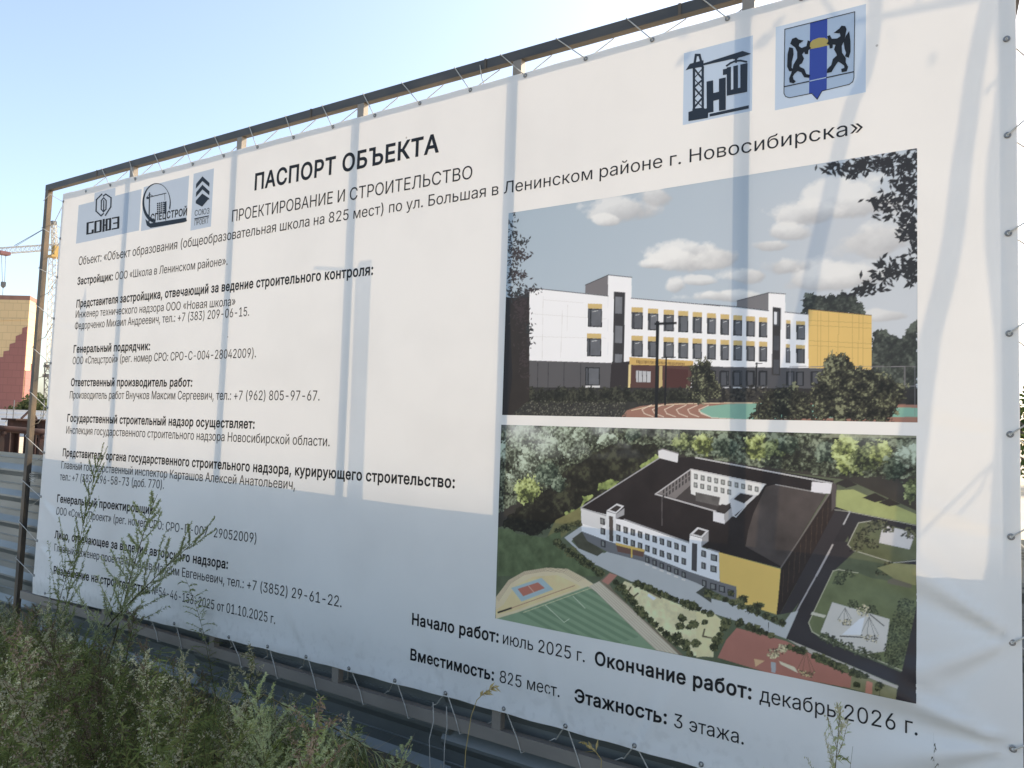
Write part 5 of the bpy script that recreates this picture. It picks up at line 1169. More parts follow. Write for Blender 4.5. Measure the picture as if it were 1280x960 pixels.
for r_ in range(2):
    for k in range(10):
        x = 868 + k * 8.4 - r_ * 0.5; y = 592 + k * 1.75 + r_ * 10.5
        if r_ == 1 and k > 5: continue
        P.poly([(x, y), (x + 4.8, y + 1), (x + 4.8, y + 7.5), (x, y + 6.5)], ink_lit(92, 90, 84)); P.poly([(x + 1, y + 1.4), (x + 3.6, y + 2), (x + 3.6, y + 6), (x + 1, y + 5.4)], ink_lit(150, 150, 140))
    for k in range(9):
        x = 829 + k * 4; y = 612.5 - k * 2.8 + r_ * 6.5
        P.poly([(x, y), (x + 2, y - 1.3), (x + 2, y + 3.6), (x, y + 5)], ink_lit(66, 60, 58))
P.poly(f5([(0, 480), (140, 510), (130, 560), (0, 530)]), ink_lit(96, 90, 84), 0.3, 40)
P.poly(f5([(195, 525), (250, 480), (350, 500), (285, 560), (225, 610), (210, 620)]), ink_lit(180, 178, 174)); P.poly(f5([(215, 520), (255, 486), (330, 500), (275, 545)]), ink_lit(56, 50, 48)); P.line(f5([(190, 600), (230, 622), (285, 560)]), 1.2, ink_lit(190, 186, 180))
P.poly(f5([(100, 590), (165, 605), (165, 662), (100, 645)]), ink_lit(200, 196, 192)); P.poly(f5([(165, 605), (207, 565), (207, 620), (165, 660)]), ink_lit(150, 146, 142)); P.poly(f5([(112, 584), (150, 548), (200, 562), (165, 600)]), ink_lit(66, 58, 54))
P.line(e([(997, 510), (997, 670)]), 1.0, ink_lit(96, 88, 84))
# sports ground
P.poly(g([(45, 260), (120, 160), (210, 110), (340, 88), (460, 96), (560, 150), (620, 190), (560, 250), (45, 385)]), ink_dim(156, 150, 126), 0.06, 20)
P.poly(g([(90, 300), (160, 190), (260, 140), (400, 130), (510, 180), (540, 200), (140, 340), (45, 360), (45, 330)]), ink_dim(164, 148, 112), 0.12, 20)
for k in range(5):
    r_ = 1 - k * 0.028
    P.line([(620 + (px - 45 + 2) / 4.571 * r_ + k * 1.0, 690 + (py + (1 - r_) * 160) / 4.571) for (px, py) in [(40, 262), (120, 160), (210, 110), (340, 90), (460, 98), (560, 150), (640, 215), (900, 410), (1090, 580)]][:6], 0.45, ink_dim(122, 112, 96))
P.poly(g([(135, 205), (310, 147), (378, 212), (195, 282)]), ink_dim(116, 140, 152)); P.poly(g([(172, 210), (290, 172), (330, 205), (205, 252)]), ink_dim(132, 84, 72)); P.line(g([(235, 192), (268, 230)]), 0.7, ink_dim(160, 140, 130))
P.line(g([(60, 345), (135, 320)]), 2.2, ink_dim(40, 42, 40)); P.line(g([(135, 320), (500, 190)]), 0.8, ink_dim(120, 84, 76))
field = g([(45, 382), (170, 345), (575, 195), (620, 225), (965, 560), (800, 560), (500, 500)])
P.poly(field, ink_dim(92, 116, 96), 0.06, 20)
for k in range(9):
    a0 = np.array((180 + k * 48, 345 - k * 17)); a1 = a0 + np.array((24, -8)); dr = np.array((420, 230))
    P.poly(g([tuple(a0), tuple(a1), tuple(a1 + dr), tuple(a0 + dr)]), ink_dim(72, 98, 78), a=0.6)
P.line(g([(490, 250), (560, 320)]), 0.6, ink_dim(150, 170, 150)); P.line(g([(330, 300), (440, 400), (470, 380)]), 0.6, ink_dim(150, 170, 150)); P.line(g([(205, 345), (590, 205)]), 0.6, ink_dim(160, 160, 130))
P.poly(g([(580, 195), (640, 165), (800, 300), (1095, 585), (965, 560), (620, 225)]), ink_dim(138, 134, 122), 0.05, 20)
for k in range(5): P.line(g([(592 + k * 11, 192 - k * 5), (980 + k * 26, 560 + k * 6)]), 0.5, ink_dim(172, 168, 156))
P.poly(g([(640, 165), (700, 115), (745, 130), (700, 185), (720, 220), (1120, 590), (1095, 585), (800, 300)]), ink_dim(92, 88, 76), 0.2, 30)
P.poly(g([(655, 165), (700, 120), (742, 132), (690, 185)]), ink_dim(128, 92, 84))
sand = g([(785, 165), (900, 205), (1000, 260), (1290, 375), (1290, 600), (1180, 590), (1000, 480), (840, 300), (750, 205)])
P.poly(sand, ink_dim(172, 156, 126), 0.3, 40)
P.poly(h([(-40, 330), (60, 350), (120, 400), (40, 590), (-40, 600)]), ink_dim(170, 156, 122), 0.12, 34)
P.poly(h([(190, 432), (470, 505), (640, 590), (865, 700), (838, 772), (400, 700), (80, 602), (130, 500)]), ink_dim(122, 84, 76), 0.08, 20)
P.poly(h([(850, 690), (1110, 750), (1100, 835), (840, 775)]), ink_dim(92, 96, 72), 0.25, 30); P.poly(h([(935, 725), (970, 735), (965, 805), (925, 800)]), ink_dim(136, 96, 84))
P.poly(h([(480, 495), (1115, 755), (1110, 770), (640, 590)]), ink_dim(128, 130, 128))
for l in ([(820, 200), (805, 225), (830, 260), (860, 235)], [(905, 215), (990, 260)], [(1240, 440), (1230, 480), (1280, 490)]): P.line(g(l), 2.0, ink_dim(70, 66, 50))
P.poly(g([(920, 235), (965, 262), (950, 275), (915, 250)]), ink_dim(176, 180, 176))
HB = [ink_dim(34, 36, 30), ink_dim(50, 54, 42), ink_dim(78, 80, 58)]
rg = np.random.RandomState(5)
row = lambda a, b, n: [(a[0] + (b[0] - a[0]) * k / (n - 1), a[1] + (b[1] - a[1]) * k / (n - 1)) for k in range(n)]
spots = row((735, 170), (860, 320), 6) + row((870, 335), (1080, 520), 8) + row((1080, 480), (1160, 580), 4) + row((860, 180), (1270, 350), 14) + [(1110, 380), (1180, 410), (1240, 400), (1100, 420), (1150, 430), (1190, 520), (1130, 520), (480, 0), (540, 30), (580, 70)]
spots = g(spots) + h(row((60, 540), (130, 400), 5) + row((200, 410), (210, 400), 2) + row((260, 425), (390, 475), 5) + row((490, 540), (560, 560), 3) + row((640, 590), (800, 660), 6) + row((860, 680), (930, 700), 3) + [(880, 750), (1000, 770), (1010, 750)] + row((30, 235), (450, 400), 10) + [(225, 270), (310, 310), (155, 235)]) + e(row((400, 770), (640, 940), 9) + row((400, 700), (520, 660), 5))
for k, (x, y) in enumerate(spots):
    w = 4.0 + 3.0 * rg.rand()
    P.foliage(np.clip(1 - np.hypot((P.PX - x) / (w * 1.25), (P.PY - y) / (w * 1.05)), -1, 1) * 1.1, HB, 500 + k, 170, 0.8, 0)
for (x, y, r_) in ((398, 578, 9), (452, 548, 7)):
    pl = h([(x - r_ * 4, y + 10), (x - r_ * 3, y - r_ * 3), (x + r_ * 3, y - r_ * 3), (x + r_ * 4, y + 10), (x, y + 36)]); P.dots(pl, 90, 1.0, [DK, ink_dim(112, 112, 88), ink_dim(150, 150, 124)], x)
net(h([(535, 670), (560, 705), (620, 715), (635, 680)]), h([(588, 565)])[0], ink_dim(70, 66, 52), ink_dim(150, 146, 110), 8)
P.poly(h([(430, 620), (520, 655), (540, 690), (440, 640)]), ink_dim(170, 156, 140)); P.poly(h([(385, 625), (412, 630), (410, 690), (385, 686)]), ink_dim(120, 130, 140)); P.poly(h([(288, 610), (350, 620), (295, 655)]), ink_dim(150, 130, 100))
for x, y in ((1010, 770), (372, 400)): P.line(h([(x, y), (x, y + 50)]), 0.7, DK)
P.build('printed_picture', banner, 'printed aerial view of the school with its sports ground')

# ------------------------------------------------------------------ steel frame the banner is laced to
POSTX = [-0.105, 1.075, 2.237, 3.243, 4.227, 5.272, 6.235]
def rail_z(x): return 3.357 - 0.0118 * x
LOWZ = lambda x: 0.268 + 0.004 * x
frame = empty('banner_stand', (3.1, 0.04, 0), 'rusty square-tube steel frame whose posts and rails hold the banner', 'stand')
mb = MB(); mb.beam((-0.128, 0.030, rail_z(-0.128)), (6.26, 0.030, rail_z(6.26)), 0.036, 0.046)
mb.build('top_rail', M['rail'], frame)
mb = MB()
for x, s in ((0.62, 1), (2.86, -1), (4.05, 1), (5.0, -1)):            # weld beads and a splice
    mb.box(x - 0.006, x + 0.006, 0.0085, 0.0118, rail_z(x) - 0.026, rail_z(x) + 0.024)
mb.build('weld_seam', M['frame'], frame)
mb = MB(); mb.beam((-0.075, 0.030, LOWZ(0)), (6.21, 0.030, LOWZ(6.2)), 0.036, 0.056)
mb.build('bottom_rail', M['low_rail'], frame)
for x in POSTX:
    mb = MB(); lean = 0.05 if x < 0 else 0.0
    a, b = (x - lean, 0.030, -0.2 if x < 0 or x > 6 else LOWZ(x) + 0.029), (x, 0.030, rail_z(x) - 0.0235)
    mb.beam(a, b, 0.046, 0.034, up=(0, 1, 0))
    mb.build('post', M['frame' if x < 0 or x > 6 else 'low_rail'], frame)

# ------------------------------------------------------------------ ribbed sheet fence right behind it
def fence_profile(z1, z0):
    """outline (y, z) going down: flat with a fine groove, slope out, crest, slope back"""
    pts, z = [], z1
    while z > z0:
        for dy, dz in ((0, 0.0), (0, 0.030), (-0.006, 0.034), (-0.006, 0.039), (0, 0.043), (0, 0.085), (-0.032, 0.128), (-0.032, 0.142), (0, 0.182)):
            pts.append((dy, z - dz))
        z -= 0.205
    return [p for p in pts if p[1] >= z0]
FENCE_Y = 0.112
fence = empty('corrugated_fence', (2.0, FENCE_Y, 0), 'grey green ribbed metal sheet fence close behind the banner', 'fence')
sheets = [(-9.0, -4.6, 1.30, 1.305), (-4.6, 0.03, 1.303, 1.300), (0.05, 2.0, 1.386, 1.366), (2.0, 3.9, 1.365, 1.326), (3.9, 5.83, 1.326, 1.306), (5.83, 6.12, 1.286, 1.292), (6.12, 9.5, 1.31, 1.31)]
for k, (x0, x1, z1, z2) in enumerate(sheets):
    pr = fence_profile(z1, -0.12)
    n = max(2, int((x1 - x0) / 0.12))
    xs_ = np.linspace(x0 - 0.02, x1 + 0.02, n)
    oy = 0.0015 * (k % 2)
    rr = np.random.RandomState(k)
    ph = rr.rand(4) * 6
    vs = [(x, FENCE_Y + oy + dy + 0.004 * math.sin(x * 2.1 + z * 4 + ph[0]) * math.sin(z * 6 + ph[1]), z + (z2 - z1) * (x - x0) / (x1 - x0) * (z > 1.0) + 0.002 * math.sin(x * 1.3 + ph[2])) for x in xs_ for (dy, z) in pr]
    m_ = len(pr)
    vs += [(v_[0], v_[1] + 0.0008, v_[2]) for v_ in vs]
    nb = n * m_
    fs = [(i * m_ + j, i * m_ + j + 1, (i + 1) * m_ + j + 1, (i + 1) * m_ + j) for i in range(n - 1) for j in range(m_ - 1)]
    fs += [tuple(nb + a for a in reversed(f_)) for f_ in fs]
    mesh_obj('sheet_panel', vs, fs, M['sheet_metal'], fence)
for x in (-7.2, -3.6, -1.4, 8.2):
    mb = MB(); mb.box(x - 0.03, x + 0.03, FENCE_Y + 0.012, FENCE_Y + 0.07, -0.2, 1.24)
    mb.build('fence_post', M['frame'], fence)

# ------------------------------------------------------------------ lacing
def lacing(name, G, wrap, label, n_skip=(), slack=0.0, loose=()):
    """cord through every grommet and round the rail between two of them; wrap(t, k) = points round the rail"""
    rp = random.Random(hash(name) % 1000 if False else len(name) * 7)
    mb = MB()
    pts = []
    for i in range(len(G)):
        x, z = G[i]
        d = float(disp(x, z))
        pts.append((x, d - 0.008, z))
        if i < len(G) - 1 and i not in n_skip:
            pts.append((x, d + 0.008, z))
            pts += wrap(G[i], G[i + 1], rp)
        elif i in n_skip:
            mb.tube(pts, 0.0026, n=5); pts = []
    mb.tube(pts, 0.0026, n=5)
    for l in loose: mb.tube(l, 0.0024, n=5)
    o = mb.build(name, M['rope'])
    return tag(o, label, 'rope', 'cords lacing the banner to its frame')

def wrap_top(g0, g1, rp):
    x0 = g0[0] + (g1[0] - g0[0]) * (0.40 + rp.uniform(-.11, .11)); x1 = g0[0] + (g1[0] - g0[0]) * (0.58 + rp.uniform(-.11, .11))
    z = rail_z(x0)
    return [(x0, 0.052, z - 0.024), (x0 + 0.01, 0.053, z + 0.025), (x1 - 0.008, 0.03, z + 0.027), (x1, 0.007, z + 0.023)]
def wrap_bot(g0, g1, rp):
    x0 = g0[0] + (g1[0] - g0[0]) * (0.30 + rp.uniform(-.08, .05)); x1 = g0[0] + (g1[0] - g0[0]) * (0.72 + rp.uniform(-.06, .08))
    z = LOWZ(x0)
    return [(x0 - 0.02, 0.005, z + 0.02), (x0, 0.007, z - 0.034), (x0 + 0.02, 0.066, z - 0.034), (x1 - 0.02, 0.068, z + 0.036), (x1 - 0.01, 0.066, z + 0.036)]
bx, bz = BOTG[-5]
hang = []
for (px, a, b) in ((543, 0.0, -0.30), (560, 0.01, -0.42)):
    x, z = xz(px, 868)
    hang.append([(x, -0.008, 0.36), (x + 0.012, -0.014, 0.28), (x - 0.004 + a, -0.020, 0.2), (x + 0.006, -0.018, 0.36 + b)])
lacing('lacing_cord', TOPG, wrap_top, 'pale cord zigzagging between the top rail and the upper banner edge',
       loose=[[(4.02 + .004 * k, 0.008, rail_z(4) - 0.02 * k) for k in range(4)] + [(4.06, 0.0, 3.19)]])
lacing('lacing_cord', BOTG, wrap_bot, 'pale cord zigzagging between the bottom rail and the lower banner edge', loose=hang)
def wrap_left(g0, g1, rp):
    t0, t1 = 0.35 + rp.uniform(-.1, .1), 0.62 + rp.uniform(-.1, .1)
    z0, z1 = g0[1] + (g1[1] - g0[1]) * t0, g0[1] + (g1[1] - g0[1]) * t1
    x = POSTX[0] - 0.05 * (1 - z0 / 3.3)
    return [(x + 0.031, 0.067, z0), (x - 0.030, 0.068, z0 - 0.01), (x - 0.031, 0.009, z1 + 0.01), (x, 0.007, z1)]
def wrap_right(g0, g1, rp):
    t0, t1 = 0.35 + rp.uniform(-.1, .1), 0.62 + rp.uniform(-.1, .1)
    z0, z1 = g0[1] + (g1[1] - g0[1]) * t0, g0[1] + (g1[1] - g0[1]) * t1
    x = POSTX[-1]
    return [(x - 0.031, 0.067, z0), (x + 0.030, 0.068, z0 - 0.01), (x + 0.031, 0.009, z1 + 0.01), (x, 0.007, z1)]
kn = xz(39, 597)
knot = []
for k in range(5):
    knot.append([(kn[0] - 0.04, 0.009 - 0.001 * k, kn[1] - 0.03 + 0.013 * k), (kn[0] - 0.01, 0.004, kn[1] - 0.02 + 0.013 * k), (kn[0] + 0.03, 0.006, kn[1] - 0.03 + 0.015 * k), (kn[0] + 0.036, 0.03, kn[1] - 0.02 + 0.012 * k)])
knot.append([(-0.135, 0.008, rail_z(0) - 0.10), (-0.02, 0.0, 3.29), (0.19, -0.012, 3.203)])
lacing('lacing_cord', LEFTG, wrap_left, 'pale cord with a thick knot between the far banner edge and its rusty corner post', loose=knot)
lacing('lacing_cord', RIGHTG, wrap_right, 'thin pale cord tying the near edge of the banner to the dark corner post')

# ------------------------------------------------------------------ things that stand behind the cloth and throw their shadows through it
def caster(px, py, back):
    """where an object `back` metres behind the cloth stands when its shadow falls at pixel (px, py)"""
    p = at(px, py)
    t = back / SUN[1]
    return p + SUN * t
BACK = 1.3
tree = empty('tree', tuple(caster(1010, 560, BACK) * np.array((1, 1, 0))), 'slender tree behind the fence whose crooked stems shade the near end of the banner', 'tree')
rt = np.array(tree.location)
limbs = [([(1095, -6), (1094, 30), (1089, 62), (1080, 100), (1067, 125), (1054, 170), (1047, 200), (1038, 245), (1027, 289), (1019, 322), (1011, 366), (1003, 400), (990, 450), (978, 500), (970, 545), (962, 620), (956, 700)], 0.022, 0.029),
         ([(1240, -10), (1228, 40), (1219, 90), (1211, 150), (1204, 197), (1200, 228), (1197, 260), (1192, 298), (1181, 354), (1170, 395), (1162, 425), (1156, 470), (1150, 520), (1140, 600), (1131, 700)], 0.025, 0.031),
         ([(1250, -10), (1254, 40), (1258, 80), (1252, 150), (1246, 190), (1243, 228), (1243, 300), (1249, 354), (1256, 420), (1258, 520), (1252, 620), (1248, 700)], 0.021, 0.022)]
mb = MB()
for pl, r0, r1 in limbs:
    pts = [caster(x, y, BACK) for x, y in pl]
    f_ = pts[-1]; pts += [f_ * (1 - t) + np.array((rt[0], rt[1], -0.1)) * t for t in (0.4, 0.75, 1.0)]
    mb.tube(pts, r0, r1 * 1.15, n=8)
for pl, r0 in (([(1216, 300), (1233, 90), (1242, 118), (1246, 160)], 0.0), ([(1160, 430), (1148, 462), (1135, 510), (1128, 540), (1122, 600)], 0.012), ([(1200, 640), (1215, 624), (1226, 612), (1236, 588), (1247, 578)], 0.0035), ([(1236, 606), (1246, 612)], 0.003),
               ([(1147, 672), (1180, 638), (1215, 604), (1250, 568)], 0.0035), ([(1232, 116), (1240, 106), (1247, 98)], 0.006)):
    if r0: mb.tube([caster(x, y, BACK) for x, y in pl], r0, r0 * 0.9, n=6)
tops = [caster(pl[0][0], pl[0][1], BACK) for pl, _a, _b in limbs]
rr = np.random.RandomState(12)
knots = []
for t_ in tops:
    for k in range(5):
        e_ = t_ + np.array((rr.randn() * .35, rr.rand() * .5, .55 + .9 * rr.rand()))
        mb.tube([t_, t_ * .5 + e_ * .5 + rr.randn(3) * .06, e_], 0.014, 0.005, n=5); knots += [e_, t_ * .4 + e_ * .6]
mb.build('trunk', M['bark'], tree, True)
lowest = max(t_[2] for t_ in tops) + 0.42
mb = MB()
for k in range(2600):
    p = knots[rr.randint(len(knots))] + rr.randn(3) * (.24, .2, .2)
    if p[2] < lowest: continue
    u = rr.randn(3); u /= np.linalg.norm(u); w2 = np.cross(u, rr.randn(3)); w2 /= np.linalg.norm(w2)
    l = .035 * (.6 + .8 * rr.rand())
    mb.add([p - u * l, p + w2 * l * .5, p + u * l, p - w2 * l * .5], [(0, 1, 2, 3)])
mb.build('crown', M['tree_leaf'], tree)

# two timber posts with a cross bar
for (top, bot, w, back, lab) in (((107, 357), (88, 560), 0.062, 0.9, 'pointed timber post behind the banner, a pale shadow through its far end'),
                                 ((456, 331), (452, 610), 0.085, 1.0, 'timber post with a short arm behind the banner, a pale shadow in its middle')):
    a, b = caster(*top, back), caster(*bot, back)
    b = np.array((a[0] - 0.03, a[1], -0.2)) if w < 0.07 else np.array((a[0] + 0.02, a[1], -0.2))
    if w > 0.07:
        a2 = caster(446, 331, back)
        p = empty('timber_post', (a[0], a[1], 0), lab, 'post')
        mb = MB(); mb.beam(b, a, 0.085, 0.06, up=(0, 1, 0)); mb.build('pole', M['timber'], p)
        mb = MB(); mb.beam(caster(394, 334, back) + np.array((0, 0, .0)), a + np.array((-0.044, 0, -0.02)), 0.011, 0.011); mb.build('arm', M['timber'], p)
    else:
        p = empty('timber_post', (a[0], a[1], 0), lab, 'post')
        mb = MB()
        c = a + np.array((-0.012, 0, -0.16))
        u = np.array((w / 2, 0, 0))
        mb.hexa([b - u - (0, .03, 0), b + u - (0, .03, 0), b + u + (0, .03, 0), b - u + (0, .03, 0), c - u - (0, .03, 0), c + u - (0, .03, 0), c + u + (0, .03, 0), c - u + (0, .03, 0)])
        mb.add([c - u - (0, .03, 0), c + u - (0, .03, 0), c + u + (0, .03, 0), c - u + (0, .03, 0), a + (.012, 0, 0)], [(0, 1, 4), (1, 2, 4), (2, 3, 4), (3, 0, 4)])
        mb.build('pole', M['timber'], p)

# ------------------------------------------------------------------ the building site beyond, on the left
def g0(px, depth):
    p = away(px, 520, depth); return np.array((p[0], p[1], 0.0))
def zat(px, py, depth): return float(away(px, py, depth)[2])

# house of yellow and maroon cladding
D = 150.0
c0 = g0(27, D)
nl, nr = np.array((0.50, -0.866)), np.array((0.62, 0.785))            # facing directions of its two sides
dl, dr = np.array((-0.866, -0.50, 0)), np.array((-0.785, 0.62, 0))
def hit(px, o, dvec):
    """distance along a facade line at which it crosses the sight line of a pixel column"""
    v_ = (g0(px, 1.0) - np.array((CAM[0], CAM[1], 0)))[:2]
    A = np.array([[dvec[0], -v_[0]], [dvec[1], -v_[1]]])
    return float(np.linalg.solve(A, np.array((CAM[0], CAM[1])) - o[:2])[0])
def face_pt(px, py, o, dvec, out=0.0, n=None):
    s_ = hit(px, o, dvec)
    b = o + dvec * s_
    dep = float((b - CAM) @ AX[2])
    q_ = away(px, py, dep)
    # correct for the tilt of the sight line so the point stays on the facade
    for _ in range(4):
        dep += float((b[:2] - q_[:2]) @ AX[2][:2]); q_ = away(px, py, dep)
    return np.array((b[0], b[1], q_[2])) + (np.array((n[0], n[1], 0)) * out if n is not None else 0)
house = empty('apartment_building', tuple(c0), 'tall block clad in ochre yellow with a stepped maroon lower part, far beyond the fence', 'building')
Lw, Rw = 26.0, hit(40.5, c0, dr)
topz, topr = zat(27, 373.5, D), zat(36, 384, D)
B4 = [c0 + dl * Lw, c0, c0 + dr * Rw, c0 + dl * Lw + dr * Rw]
mb = MB(); mb.hexa([tuple(p) for p in B4] + [(p[0], p[1], topz) for p in B4]); mb.build('wall', M['facade_yellow'], house)
mb = MB()
for (z0, z1, o) in ((topz, topz + 0.9, 0.12),):
    mb.hexa([(p[0], p[1], z0 + 0.002) for p in B4] + [(p[0], p[1], z1) for p in B4])
mb.build('parapet', M['parapet'], house)
def clad(name, pts, o, dvec, n, mat):
    fr = [face_pt(x, y, o, dvec, 0.12, n) for x, y in pts]
    bk = [face_pt(x, y, o, dvec, 0.003, n) for x, y in pts]
    k = len(pts)
    fs = [tuple(range(k)), tuple(range(2 * k - 1, k - 1, -1))] + [(i, k + i, k + (i + 1) % k, (i + 1) % k) for i in range(k)]
    return mesh_obj(name, fr + bk, fs, mat, house)
clad('maroon_cladding', [(26.6, 408), (20.5, 410), (20.5, 417), (13, 420), (13, 428), (6, 430), (6, 438), (-1, 439), (-1, 446), (-30, 449), (-30, 519), (26.6, 519)], c0, dl, nl, M['facade_maroon'])
clad('maroon_cladding', [(27.2, 463), (34, 463), (34, 454.5), (40.2, 454.5), (40.2, 519), (27.2, 519)], c0, dr, nr, M['facade_maroon'])
clad('ledge', [(-30, 401), (26.6, 399.5), (26.6, 398), (-30, 399.5)], c0, dl, nl, M['facade_yellow'])

# tower crane
D = 185.0
def P3(px, py, d=D): return away(px, py, d)
crane = empty('tower_crane', tuple(g0(67, D)), 'pale lattice tower crane with a horizontal jib behind the corner post', 'crane')
def lattice(mb, a, b, w, nseg, r, up=(0, 0, 1), mi=0):
    a, b = np.array(a, float), np.array(b, float)
    t = (b - a) / np.linalg.norm(b - a)
    u = np.cross(t, up)
    if np.linalg.norm(u) < 0.1: u = np.cross(t, (0.8, 0.6, 0))
    u /= np.linalg.norm(u); v_ = np.cross(t, u)
    cs = [(-1, -1), (1, -1), (1, 1), (-1, 1)]
    for i, j in cs: mb.beam(a + (u * i + v_ * j) * w / 2, b + (u * i + v_ * j) * w / 2, r * 1.5, mi=mi)
    for k in range(nseg):
        p0, p1 = a + (b - a) * k / nseg, a + (b - a) * (k + 1) / nseg
        for q_ in range(4):
            i, j = cs[q_]; i2, j2 = cs[(q_ + 1) % 4]
            A_, B_2 = (u * i + v_ * j) * w / 2, (u * i2 + v_ * j2) * w / 2
            mb.beam(p0 + A_, p1 + B_2 if k % 2 else p1 + B_2, r, mi=mi)
            mb.beam(p1 + A_, p1 + B_2, r, mi=mi)
base, waist, head = P3(64.0, 522), P3(65.2, 462), P3(68.3, 322)
apex = P3(67.2, 279)
mb = MB(); lattice(mb, waist, head, 1.75, 15, 0.085); mb.build('mast', M['crane_paint'], crane)
mb = MB(); lattice(mb, base, waist + (waist - base) * 0.14, 2.3, 6, 0.13)
w_ = P3(65.0, 470); mb.box(w_[0] - 1.5, w_[0] + 1.5, w_[1] - 1.5, w_[1] + 1.5, w_[2] - 0.4, w_[2] + 0.4)
w_ = P3(65.4, 458); mb.box(w_[0] - 1.4, w_[0] + 1.4, w_[1] - 1.4, w_[1] + 1.4, w_[2] - 0.3, w_[2] + 0.3)
mb.build('mast_base', M['crane_dark'], crane)
mb = MB(); lattice(mb, P3(68.3, 310), apex, 0.9, 5, 0.12); mb.build('tower_head', M['crane_paint'], crane)
mb = MB(); w_ = apex; mb.box(w_[0] - .5, w_[0] + .5, w_[1] - .5, w_[1] + .5, w_[2] - .3, w_[2] + .5); mb.build('head_sheave', M['crane_dark'], crane)
mb = MB(); w_ = P3(70.5, 314); mb.box(w_[0] - .8, w_[0] + .8, w_[1] - .8, w_[1] + .8, w_[2] - 1.5, w_[2] + 1.2); w_ = P3(68.3, 321); mb.box(w_[0] - 1.3, w_[0] + 1.3, w_[1] - 1.3, w_[1] + 1.3, w_[2] - .25, w_[2] + .25); mb.build('cab', M['crane_yellow'], crane)
jr, jt = P3(67, 309, D), P3(-90, 320, D * 0.93)
mb = MB(); lattice(mb, jr, jt, 1.35, 26, 0.09); mb.build('jib', M['crane_paint'], crane)
mb = MB(); lattice(mb, P3(69, 309), P3(110, 306, D * 1.03), 1.2, 8, 0.12); w_ = P3(106, 312, D * 1.03); mb.box(w_[0] - 1, w_[0] + 1, w_[1] - 1, w_[1] + 1, w_[2] - 1.6, w_[2] + .6); mb.build('counter_jib', M['crane_paint'], crane)
mb = MB(); mb.tube([apex, P3(18, 307, D * .97)], 0.07, n=4); mb.tube([apex, P3(19.5, 308, D * .97)], 0.05, n=4); mb.tube([apex, P3(106, 305, D * 1.03)], 0.06, n=4); mb.build('tie_rod', M['crane_dark'], crane)
tp = P3(4.5, 316.5, D * .965)
mb = MB(); mb.box(tp[0] - 1.1, tp[0] + 1.1, tp[1] - 1.1, tp[1] + 1.1, tp[2] - .4, tp[2] + .35); mb.build('trolley', M['crane_red'], crane)
hk = P3(4.2, 355, D * .965)
mb = MB()
for o in (-.45, .45): mb.tube([tp + (o, o * .6, 0), hk + (o * .5, o * .3, .4)], 0.05, n=4)
mb.tube([hk, hk + (0, 0, -3.2)], 0.05, n=4)
mb.build('hoist_cable', M['crane_dark'], crane)
mb = MB(); mb.box(hk[0] - .4, hk[0] + .4, hk[1] - .4, hk[1] + .4, hk[2] - .5, hk[2] + .5); mb.add([hk + (.4, .4, -.5), hk + (-.4, .4, -.5), hk + (-.4, -.4, -.5), hk + (.4, -.4, -.5), hk + (0, 0, -1.1)], [(0, 1, 4), (1, 2, 4), (2, 3, 4), (3, 0, 4)]); mb.build('hook_block', M['crane_dark'], crane)

# white sheet fence across the site
D = 55.0
p0, p1 = g0(-120, D), g0(170, D)
t_ = (p1 - p0) / np.linalg.norm(p1 - p0); n_ = np.array((-t_[1], t_[0], 0))
wf = empty('white_fence', tuple(p0), 'long white horizontally ribbed fence across the building site', 'fence')
L_ = float(np.linalg.norm(p1 - p0)); ztop = zat(30, 512.5, D)
k = 0
while k * 2.5 < L_:
    mb = MB(); a_, b_ = p0 + t_ * (k * 2.5), p0 + t_ * min(L_, k * 2.5 + 2.46)
    zz = 0.0
    prof = []
    while zz < ztop - 0.02:
        prof += [(0, zz), (0, min(ztop, zz + 0.16)), (-0.05, min(ztop, zz + 0.19)), (-0.05, min(ztop, zz + 0.26)), ]
        zz += 0.29
    vs = [tuple(e_ + n_ * dy + np.array((0, 0, z))) for e_ in (a_, b_) for (dy, z) in prof]
    m_ = len(prof)
    mb.add(vs, [(j, m_ + j, m_ + j + 1, j + 1) for j in range(m_ - 1)])
    mb.beam(a_ + n_ * 0.06 + (0, 0, 0), a_ + n_ * 0.06 + np.array((0, 0, ztop)), 0.06)
    mb.build('fence_panel', M['white_fence'], wf)
    k += 1
for px, ph in ((16.5, 500), (54, 500)):
    b_ = g0(px, 52.0)
    o = empty('marker_post', tuple(b_), 'thin grey steel pole standing before the white fence, ' + ('left of the corner post' if px < 30 else 'in the gap beside the banner'), 'pole')
    mb = MB(); mb.tube([b_, b_ + (0, 0, zat(px, ph, 52.0))], 0.035, n=6); mb.build('pole', M['crane_dark'], o)
    mb = MB(); mb.box(b_[0] - .2, b_[0] + .2, b_[1] - .2, b_[1] + .2, -0.02, 0.06); mb.build('base', M['crane_dark'], o)

